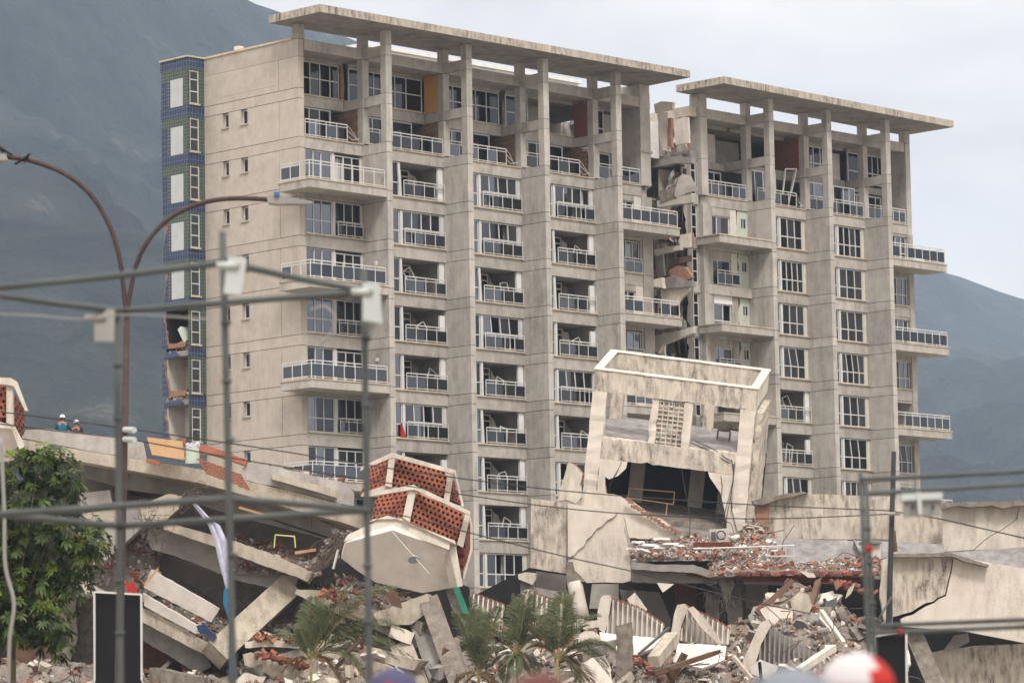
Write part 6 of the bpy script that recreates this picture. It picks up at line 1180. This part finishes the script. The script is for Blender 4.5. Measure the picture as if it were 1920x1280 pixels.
for bi, (bxp, byp, rx, ry) in enumerate(blobs):
    ctr = U(bxp, byp, TD + rnd.uniform(-.5, 1.2)); s_ = TD / FPX
    limb.tube([fork, fork.lerp(ctr, .5) + V((rnd.uniform(-.2, .2), rnd.uniform(-.2, .2), -.15)), ctr], .035, 6, 0, .012)
    for k in range(int(rx * ry / 34)):
        v = V((rnd.gauss(0, .5), rnd.gauss(0, .5), rnd.gauss(0, .5)))
        if v.length > 1.05: v = v.normalized() * rnd.uniform(.7, 1.05)
        p = ctr + _r * v.x * rx * s_ + HV * v.y * rx * s_ + V((0, 0, v.z * ry * s_)); out_ = (v + V((0, 0, .35))).normalized() if v.length > .01 else V((0, 0, 1)); outw = (_r * out_.x + HV * out_.y + V((0, 0, out_.z))).normalized()
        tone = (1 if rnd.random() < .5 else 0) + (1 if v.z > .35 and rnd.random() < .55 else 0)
        for q in range(9):
            a = q * 2.4 + rnd.uniform(-.3, .3); dr = (outw * .55 + outw.orthogonal().normalized() * math.cos(a) + outw.cross(outw.orthogonal().normalized()) * math.sin(a) + V((0, 0, -.25))).normalized()
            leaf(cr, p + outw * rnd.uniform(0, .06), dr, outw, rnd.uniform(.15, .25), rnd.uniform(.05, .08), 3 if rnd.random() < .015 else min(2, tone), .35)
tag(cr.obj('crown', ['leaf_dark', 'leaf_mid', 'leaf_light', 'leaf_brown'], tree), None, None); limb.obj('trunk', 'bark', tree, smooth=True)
def palm(px, py, d, fronds, label, seed, hgt=None):
    r = random.Random(seed); c = U(px, py, d); t_ = thing('palm_tree', label, 'palm', (c.x, c.y, 0), 'areca palms growing in front of the ruins')
    MB().tube([V((c.x, c.y, 0)), V((c.x + .1, c.y, c.z * .5)), c], .08, 8, 0, .05).obj('trunk', 'palm_stem', t_, smooth=True)
    for (ex, ey, arch, dd, dry) in fronds + [(px + (f_[0] - px) * r.uniform(.7, 1.05) + r.uniform(-22, 22), py + (f_[1] - py) * r.uniform(.75, 1.02) + r.uniform(-14, 14), f_[2] * r.uniform(.7, 1.3), -f_[3] + r.uniform(-.5, .5), f_[4]) for f_ in fronds]:                     # tip in the picture, arch, change of distance
        e = U(ex, ey, d + dd); L_ = (e - c).length; mid = c.lerp(e, .5) + V((0, 0, arch * L_)); n = 30; mb = MB(); pts = []
        for i in range(n + 1):
            s = i / n; pts.append(c * (1 - s) ** 2 + mid * 2 * s * (1 - s) + e * s * s)
        mb.tube(pts, .022, 4, 1, .006)
        for i in range(5, n + 1):
            for rep in range(3):
                s = (i - r.random()) / n; p = c * (1 - s) ** 2 + mid * 2 * s * (1 - s) + e * s * s; tg = (pts[min(n, i)] - pts[i - 1]).normalized(); side = tg.cross(V((0, 0, 1))).normalized(); upv = side.cross(tg)
                for sg in (-1, 1):
                    dr = (side * sg * .8 + tg * (.55 + .5 * s) + upv * r.uniform(.1, .55)).normalized(); ll = L_ * .40 * math.sin(math.pi * (.12 + .84 * s)) * r.uniform(.8, 1.1) + .08
                    leaf(mb, p, dr, upv, ll, .036, 0, .34)
        mb.obj('frond', ['palm_dry' if dry else 'palm_leaf', 'palm_stem'], t_)
palm(582, 1235, 136, [(612, 1112, .05, .3, 0), (722, 1104, .22, -.5, 0), (668, 1090, .1, .5, 0), (750, 1180, .35, .2, 0), (760, 1230, .4, -.6, 0), (520, 1182, .25, .4, 0), (560, 1170, .1, .6, 0), (700, 1290, .5, -.8, 0), (530, 1260, .4, 0, 1), (650, 1300, .5, -.5, 1)], 'palm with wide folded fronds in front of the left ruin', 4)
palm(897, 1265, 137, [(880, 1120, .03, .4, 0), (848, 1150, .2, .2, 0), (935, 1140, .15, -.3, 0), (866, 1210, .4, 0, 0), (940, 1215, .4, -.4, 0), (855, 1280, .4, .4, 1), (925, 1290, .5, -.4, 1)], 'slender palm left of the palm group in the centre', 5)
palm(968, 1228, 135, [(960, 1115, .02, .3, 0), (1020, 1130, .2, .5, 0), (905, 1165, .25, -.2, 0), (1045, 1195, .45, -.3, 0), (925, 1245, .5, .2, 0), (1010, 1260, .5, -.6, 0), (990, 1110, .05, -.4, 0), (945, 1290, .6, .3, 0)], 'full palm in the middle of the palm group', 6)
palm(1045, 1235, 134, [(1078, 1112, .06, .3, 0), (1120, 1155, .3, -.3, 0), (1140, 1262, .55, .2, 0), (1095, 1290, .5, -.5, 0), (1000, 1150, .2, .4, 0), (990, 1215, .4, 0, 0), (1055, 1120, .03, -.4, 0), (1150, 1215, .35, 0, 0), (1110, 1280, .3, .6, 1)], 'palm with a long drooping frond at the right of the palm group', 7)
# ------------------------------------------------------------------ street things
def tubes(name, m, path, r, par=None, n=10, r2=None):
    return MB().tube([U(*p) for p in path], r, n, 0, r2).obj(name, m, par, smooth=True)
def smooth(path, k=6):
    o = []
    for i in range(len(path) - 1):
        p0, p1, p2, p3 = path[max(i - 1, 0)], path[i], path[i + 1], path[min(i + 2, len(path) - 1)]
        for j in range(k):
            t = j / k; o.append(tuple(.5 * (2 * b + (c_ - a) * t + (2 * a - 5 * b + 4 * c_ - e) * t * t + (3 * b - a - 3 * c_ + e) * t ** 3) for a, b, c_, e in zip(p0, p1, p2, p3)))
    return o + [path[-1]]
lam = thing('street_lamp', 'rusty double-armed street lamp curving over the left ruin', 'street lamp', (U(222, 1290, 60).x, U(222, 1290, 60).y, 0))
b0 = V((U(221, 1290, 60).x, U(221, 1290, 60).y, 0)); MB().tube([b0, U(222, 1280, 60), U(230, 960, 60), U(238, 600, 60)], .072, 12, 0, .06).obj('pole', 'rust', lam, smooth=True)
tubes('arm', 'rust', smooth([(238, 604, 60), (232, 545, 60), (223, 478, 60), (203, 418, 60), (170, 365, 60), (120, 325, 60), (60, 302, 60), (12, 294, 60)]), .042, lam)
tubes('arm', 'rust', smooth([(238, 604, 60), (243, 555, 60), (258, 490, 60), (286, 440, 60), (330, 401, 60), (385, 379, 60), (440, 372, 60), (506, 374, 60)]), .042, lam)
for pts_, d_ in (([(500, 368), (520, 366), (585, 377), (586, 381), (520, 382), (502, 380)], 59.8), ([(-60, 286), (10, 289), (14, 300), (-60, 300)], 59.8)): part('lamp_head', 'plastic_grey', lam, pts_, d_, .25)
mat('photo_blue', S(70, 120, 170), S(60, 105, 150)); MB().tube([U(519, 367, 59.8), U(519, 360, 59.8)], .05, 10).obj('light_sensor', 'photo_blue', lam)
for y in (805, 823): MB().tube([U(234, y, 59.9), U(252, y + 1, 59.6)], .05, 8).obj('insulator', 'plastic', lam)
def bird(px, py, d, lb, flip=1):
    b = thing('bird', lb, 'bird', U(px, py + 6, d)); vs_ = []; c = U(px, py, d); s = .055
    prof = [(-1.5, -.6, .12), (-.8, -.4, .5), (0, 0, .8), (.7, .55, .75), (1.2, 1.2, .5), (1.45, 1.55, .42), (1.7, 1.65, .25), (2.1, 1.55, .04)]
    rings = []; mb = MB()
    for x, z, r_ in prof: rings.append([c + _r * flip * x * s + V((0, 0, z * s)) + HV * r_ * s * math.cos(a * .785) * .8 + (V((0, 0, 1)) * .8 - _r * flip * .5) * r_ * s * math.sin(a * .785) for a in range(8)])
    vs_ = [p for q in rings for p in q]; n = len(prof); mb.add(vs_, [(i * 8 + j, i * 8 + (j + 1) % 8, (i + 1) * 8 + (j + 1) % 8, (i + 1) * 8 + j) for i in range(n - 1) for j in range(8)] + [tuple(range(7, -1, -1)), tuple(range((n - 1) * 8, n * 8))]).obj('body', 'black_paint', b, smooth=True)
    MB().beam(c, c - V((0, 0, .09)), .01, .01).obj('leg', 'black_paint', b); MB().prism([c + _r * flip * -1.2 * s + V((0, 0, -.3 * s)), c + _r * flip * -3.2 * s - V((0, 0, 1.4 * s)), c + _r * flip * -2.8 * s - V((0, 0, 1.9 * s)), c + _r * flip * -.9 * s - V((0, 0, .9 * s))], HV * .02).obj('tail', 'black_paint', b)
bird(5, 281, 59.9, 'black bird on the left lamp head', -1); bird(46, 298, 59.9, 'black bird perched on the left lamp arm', 1)
up_ = thing('utility_pole', 'dark leaning utility pole in front of the cracked right wall', 'pole', (U(1662, 1300, 75).x, U(1662, 1300, 75).y, 0)); MB().tube([V((U(1661, 1300, 75).x, U(1661, 1300, 75).y, 0)), U(1663, 1280, 75), U(1676, 846, 75)], .085, 10, 0, .05).obj('shaft', 'cable', up_, smooth=True)
MB().tube([U(1664, 963, 74.8), U(1688, 962, 74.8)], .04, 8).obj('insulator', 'plastic_grey', up_); tubes('stay', 'steel', [(1640, 1172, 74.6), (1672, 1118, 74.8)], .02, up_)
def wire(lb, path, r=.012):
    k = smooth(path, 5); tag(tubes('overhead_wire', 'cable', k, r, None, 5), lb, 'wire')
wire('upper overhead wire from the lamp pole towards the right', [(-60, 764, 62), (120, 787, 61), (237, 803, 60), (480, 838, 63), (760, 882, 67), (1060, 920, 71), (1400, 945, 73), (1674, 957, 75)])
wire('lower overhead wire from the lamp pole towards the right', [(-60, 787, 62), (120, 809, 61), (240, 823, 60), (480, 866, 63), (760, 910, 67), (1080, 955, 71), (1400, 972, 73), (1674, 963, 75)])
wire('overhead wire sagging across the screens towards the lower right', [(640, 945, 64), (755, 966, 65), (895, 1002, 66), (1060, 1043, 67), (1200, 1074, 68), (1370, 1118, 70), (1520, 1150, 72)])
wire('overhead wire running off to the right from the utility pole', [(1674, 958, 75), (1760, 972, 72), (1840, 990, 70), (1980, 1022, 66)]); wire('second overhead wire off to the right from the utility pole', [(1690, 960, 75), (1780, 975, 72), (1860, 994, 70), (1980, 1020, 66)], .009)
for lb, pp, d_ in (('tall black board with white frame beside the leafy tree', [(177, 1109), (265, 1114), (266, 1330), (178, 1330)], 70), ('black board behind the right scaffold', [(1640, 1192), (1699, 1184), (1700, 1330), (1640, 1330)], 60)):
    sg = thing('black_board', lb, 'board', (U(pp[0][0], 1300, d_).x, U(pp[0][0], 1300, d_).y, 0)); part('face', 'black_paint', sg, pp, d_, .06)
    for a, b in ((pp[0], pp[1]), (pp[1], pp[2]), (pp[2], pp[3]), (pp[3], pp[0])): MB().beam(U(a[0], a[1], d_ - .02), U(b[0], b[1], d_ - .02), .035, .09, HV).obj('frame', 'white_frame', sg)
    for px in (pp[2][0] - 8, pp[3][0] + 8): q = U(px, 1330, d_ + .1); MB().beam((q.x, q.y, 0), q + V((0, 0, .5)), .06, .06).obj('leg', 'steel', sg)
# scaffold frames near the camera
def scaffold(lb, base, poles, bars, joints, r=.025):
    s_ = thing('scaffold_frame', lb, 'scaffold', (U(*base).x, U(*base).y, 0))
    for p in poles:
        q = U(*p[-1]); MB().tube([U(*x) for x in p] + [V((q.x, q.y, 0))], r, 12).obj('upright', 'steel', s_, smooth=True)
    for p in bars: tubes('crossbar', 'steel', p, r, s_, 12)
    for p in joints:
        c = U(*p); MB().tube([c - V((0, 0, .012)), c + V((0, 0, .012))], r * 1.45, 12).obj('collar', 'steel', s_, smooth=True)
    return s_
s1 = scaffold('grey tube scaffold tower close to the camera on the left', (435, 1280, 24), [[(219, 575, 27), (221, 800, 27), (226, 1280, 27)], [(417, 434, 24), (424, 700, 24), (437, 1280, 24)], [(682, 505, 25.6), (685, 760, 25.6), (693, 1280, 25.6)]],
         [[(-120, 551, 25.4), (210, 518, 24.5), (421, 492, 24)], [(421, 492, 24), (560, 522, 24.8), (686, 547, 25.6)], [(-120, 537, 25.4), (100, 568, 26.4), (232, 583, 27)], [(232, 583, 27), (460, 564, 26.3), (686, 547, 25.6)],
          [(-120, 972, 25.4), (200, 950, 24.6), (431, 934, 24)], [(431, 934, 24), (690, 956, 25.6)], [(-120, 953, 25.4), (225, 986, 27)], [(225, 986, 27), (690, 956, 25.6)]],
         [(220, 684, 27), (220, 784, 27), (423, 605, 24), (425, 714, 24), (686, 634, 25.6), (688, 760, 25.6), (689, 1060, 25.6), (435, 1040, 24), (223, 1088, 27), (225, 1186, 27), (431, 824, 24), (690, 1165, 25.6)])
def antenna(lb, q, d, m='plastic'):
    a = thing('antenna_box', lb, 'antenna', U(q[0][0], q[2][1], d)); part('casing', m, a, q, d, .07, 6); c = U((q[0][0] + q[1][0]) / 2 - 14, q[0][1] + 18, d); MB().tube([c - _r * .09, c + _r * .05], .025, 8).obj('clamp', m, a, smooth=True); cx = (q[0][0] + q[1][0]) / 2; part('label_plate', 'plastic_grey', a, [(cx - 6, q[0][1] + 13), (cx + 4, q[0][1] + 14), (cx + 4, q[0][1] + 19), (cx - 6, q[0][1] + 18)], d - .02, .02, 6)
antenna('white antenna box on the middle scaffold upright', [(428, 480), (463, 484), (452, 553), (419, 549)], 23.8); antenna('white antenna box on the right upright of the left scaffold', [(680, 529), (712, 533), (717, 606), (681, 600)], 25.3); antenna('grey white antenna box on the left scaffold upright', [(177, 578), (215, 580), (214, 640), (177, 639)], 26.8, 'plastic_grey')
tag(tubes('white_cable', 'plastic_grey', smooth([(582, 582, 25), (605, 574, 25), (622, 585, 25), (627, 605, 25), (618, 628, 25), (600, 645, 25)]), .008), 'white cable loop hanging before the left scaffold', 'cable'); tag(tubes('white_cable', 'plastic_grey', smooth([(-40, 588, 26), (60, 591, 26), (150, 598, 26), (232, 590, 26), (330, 594, 26), (400, 600, 26)]), .006), 'thin pale cable running below the scaffold crossbar', 'cable')
s2 = scaffold('grey tube scaffold frame close to the camera at the right', (1640, 1280, 28), [[(1613, 885, 29), (1622, 1080, 29), (1632, 1280, 29)], [(1624, 905, 26.5), (1632, 1080, 26.5), (1643, 1280, 26.5)]],
         [[(1615, 899, 29), (1760, 892, 28), (1980, 880, 26.6)], [(1626, 925, 26.5), (1760, 917, 27), (1980, 904, 28)], [(1632, 1173, 29), (1980, 1159, 27)], [(1640, 1186, 26.5), (1980, 1172, 27.5)]], [(1620, 955, 29), (1627, 990, 26.5), (1630, 1055, 26.5), (1635, 1130, 26.5), (1619, 1035, 29)], .019)
MB().tube([U(1629, 1023, 26.4), U(1629.5, 1033, 26.4)], .028, 10).obj('red_band', 'red', s2, smooth=True); MB().tube([U(1685, 1184, 26.6), U(1690, 1183.7, 26.6)], .027, 10).obj('red_band', 'red', s2, smooth=True)
ab = thing('antenna_box', 'wide white equipment box under the right scaffold crossbar', 'equipment box', U(1730, 967, 26)); part('casing', 'plastic_grey', ab, [(1694, 934), (1764, 930), (1765, 965), (1697, 968)], 26, .1); part('lid', 'plastic', ab, [(1690, 925), (1767, 922), (1767, 935), (1690, 938)], 25.97, .14); part('strap', 'plastic', ab, [(1719, 922), (1727, 922), (1729, 964), (1722, 964)], 25.95, .03)
for px in (1709, 1747): part('cable_plug', 'black_paint', ab, [(px, 947), (px + 4, 946), (px + 5, 954), (px + 1, 955)], 25.95, .03)
tag(tubes('pale_rope', 'plastic_grey', smooth([(2, 820, 40), (8, 960, 40), (10, 1060, 40), (26, 1130, 40), (18, 1200, 40), (16, 1290, 40)]), .022), 'pale rope hanging down the left edge of the view', 'rope')
# ------------------------------------------------------------------ people
mat('skin', S(156, 112, 88), S(140, 98, 76), rough=.5); mat('hair', S(36, 30, 28), S(26, 22, 20)); mat('hair_red', S(96, 62, 56), S(80, 50, 46)); mat('cloth_grey', S(120, 124, 134), S(104, 108, 118)); mat('cloth_blue', S(60, 68, 120), S(50, 56, 104)); mat('cloth_dark', S(60, 60, 66), S(48, 48, 54)); mat('cloth_teal', S(30, 96, 116), S(24, 80, 98)); mat('pink', S(214, 110, 140), S(196, 96, 126)); mat('helmet_white', S(236, 236, 234), S(222, 222, 220), rough=.3); mat('cap_white', S(196, 190, 192), S(180, 174, 176)); mat('cap_pink', S(74, 72, 100), S(62, 60, 88)); mat('cap_grey', S(120, 126, 134), S(106, 112, 120))
def person(label, px, py, d, H, shirt, yaw=0, hat=None, hair='hair', ground=0.):
    """py: top of the head in the picture; body grown over a skeleton as one surface"""
    top = U(px, py, d); g = V((top.x, top.y, top.z - H if ground is None else ground)); H = top.z - g.z; h = H / 7.6
    root = thing('person', label, 'person', g); bm = bmesh.new(); sk = bm.verts.layers.skin.verify(); VV = {}
    rot = M.Rotation(yaw - YAW, 3, 'Z')
    def v(n, x, y, z, r): q = bm.verts.new(rot @ V((x, y, z)) * h); q[sk].radius = (r * h, r * h * .85); VV[n] = q; return q
    v('pel', 0, 0, 4, .62); v('wst', 0, .02, 4.7, .58); v('chs', 0, 0, 5.6, .72); v('nck', 0, 0, 6.35, .26); v('hd0', 0, -.06, 6.75, .32); v('hd1', 0, -.04, 7.1, .40); v('hd2', 0, .02, 7.32, .30)
    for s, sx in (('l', -1), ('r', 1)):
        v('sh' + s, .95 * sx, .02, 6.0, .28); v('el' + s, 1.2 * sx, .1, 4.75, .21); v('wr' + s, 1.2 * sx, -.25, 3.75, .14); v('hn' + s, 1.18 * sx, -.35, 3.35, .17)
        for fi in range(4): v('f%d' % fi + s, (1.12 + .07 * fi) * sx, -.42 + .02 * fi, 3.0 - (.06 if fi in (1, 2) else 0), .055)
        v('th' + s, 1.02 * sx, -.45, 3.2, .06); v('hp' + s, .4 * sx, 0, 3.75, .46); v('kn' + s, .42 * sx, -.05, 2.05, .33); v('an' + s, .42 * sx, .05, .35, .2); v('ft' + s, .45 * sx, -.5, .15, .17)
    E = [('pel', 'wst'), ('wst', 'chs'), ('chs', 'nck'), ('nck', 'hd0'), ('hd0', 'hd1'), ('hd1', 'hd2')]
    for s in 'lr': E += [('chs', 'sh' + s), ('sh' + s, 'el' + s), ('el' + s, 'wr' + s), ('wr' + s, 'hn' + s), ('hn' + s, 'th' + s), ('pel', 'hp' + s), ('hp' + s, 'kn' + s), ('kn' + s, 'an' + s), ('an' + s, 'ft' + s)] + [('hn' + s, 'f%d' % i + s) for i in range(4)]
    for a, b in E: bm.edges.new((VV[a], VV[b]))
    VV['pel'][sk].use_root = True
    me = bpy.data.meshes.new('body'); bm.to_mesh(me); bm.free(); me.materials.append(MT['skin']); body = link(bpy.data.objects.new('body', me), root, M.Translation(g)); md = body.modifiers.new('skin', 'SKIN'); md.use_smooth_shade = True; body.modifiers.new('sub', 'SUBSURF').levels = 1; body.modifiers['sub'].render_levels = 2
    def ell(c, rx, ry, rz, lo=-1., nu=18, nv=9):
        mb = MB(); vs_ = []; fs = []
        for j in range(nv + 1):
            a = math.asin(lo) + (math.pi / 2 - math.asin(lo)) * j / nv
            for i in range(nu): b_ = 2 * math.pi * i / nu; vs_.append(g + (rot @ V((c[0] + rx * math.cos(a) * math.cos(b_), c[1] + ry * math.cos(a) * math.sin(b_), c[2] + rz * math.sin(a)))) * h)
        for j in range(nv):
            for i in range(nu): fs.append((j * nu + i, j * nu + (i + 1) % nu, (j + 1) * nu + (i + 1) % nu, (j + 1) * nu + i))
        fs.append(tuple(range(nu - 1, -1, -1))); return mb.add(vs_, fs)
    ell((0, .05, 7.05), .44, .50, .52, -.55).obj('hair', hair, root, smooth=True)
    for sx in (-1, 1): ell((.14 * sx, -.42, 7.0), .06, .04, .05).obj('eye', 'white_paint', root, smooth=True); ell((.43 * sx, .02, 6.95), .05, .1, .15).obj('ear', 'skin', root, smooth=True)
    ell((0, -.46, 6.85), .07, .1, .13).obj('nose', 'skin', root, smooth=True); ell((0, -.41, 6.62), .14, .05, .035).obj('mouth', 'pink', root, smooth=True)
    tr = ell((0, 0, 5.0), .92, .62, 1.35, -.95, 20, 12); tr.obj('shirt', shirt, root, smooth=True)
    for sx in (-1, 1): MB().tube([g + (rot @ V(p)) * h for p in ((.7 * sx, 0, 6.05), (.97 * sx, .02, 5.95), (1.2 * sx, .1, 4.8))], .36 * h, 12, 0, .27 * h).obj('sleeve', shirt, root, smooth=True); MB().tube([g + (rot @ V(p)) * h for p in ((.36 * sx, 0, 4.1), (.42 * sx, -.05, 2.05), (.42 * sx, .05, .3))], .55 * h, 12, 0, .27 * h).obj('trouser_leg', 'cloth_dark', root, smooth=True)
    if hat:
        c = ell((0, .02, 7.12), .50, .56, .52, 0.); ri = rot.inverted()
        if 'white' in hat and 'cap' in hat:
            for fi, f_ in enumerate(c.f):
                q_ = ri @ (sum((c.v[i] for i in f_), V((0, 0, 0))) / len(f_) - g) / h
                if q_.y < -.22: c.m[fi] = 1
        hc = c.obj('helmet' if 'helmet' in hat else 'cap', [hat, 'red'], root, smooth=True)
        br_ = MB().prism([g + (rot @ V((.55 * math.cos(a) * (1 if 'helmet' in hat else .85), -.02 - .62 * (abs(math.sin(a)) if 'helmet' not in hat or math.sin(a) > 0 else abs(math.sin(a))) * (1.55 if 'helmet' not in hat else 1.05) * (1 if math.sin(a) >= 0 else (-1 if 'helmet' in hat else 0)), 7.12))) * h for a in [i * math.pi / 9 for i in range(19 if 'helmet' in hat else 10)][:18 if 'helmet' in hat else 10]], V((0, 0, -.05 * h)))
        br_.obj('brim', hat if 'helmet' in hat else 'red', root)
        if 'helmet' not in hat: ell((0, .04, 7.10), .515, .575, .2, -.3).obj('cap_band', 'red', root, smooth=True); MB().tube([g + (rot @ V((0, .55, 7.3))) * h, g + (rot @ V((0, .62, 7.3))) * h], .09 * h, 8).obj('emblem', 'red', root)
    return root
person('worker with white helmet and teal top behind the collapsed roof parapet', 117, 777, 153, 1.75, 'cloth_teal', .3, 'helmet_white', ground=None)
person('worker with striped white helmet and dark top behind the collapsed roof parapet', 143, 787, 153, 1.72, 'cloth_dark', -.2, 'helmet_white', ground=None)
person('blurred person in a white and red cap close to the camera', 1608, 1228, 13.5, 1.8, 'cloth_grey', 1.5, 'cap_white')
person('blurred person with reddish hair close to the camera', 1012, 1254, 10.0, 1.8, 'cloth_dark', 2.9, None, 'hair_red')
person('blurred person with a dull blue cap close to the camera', 738, 1256, 17, 1.8, 'cloth_blue', 3.0, 'cap_pink', 'hair')
person('blurred person in a grey cap beside the white cap', 1486, 1256, 8.5, 1.8, 'cloth_grey', 2.6, 'cap_grey', 'hair')
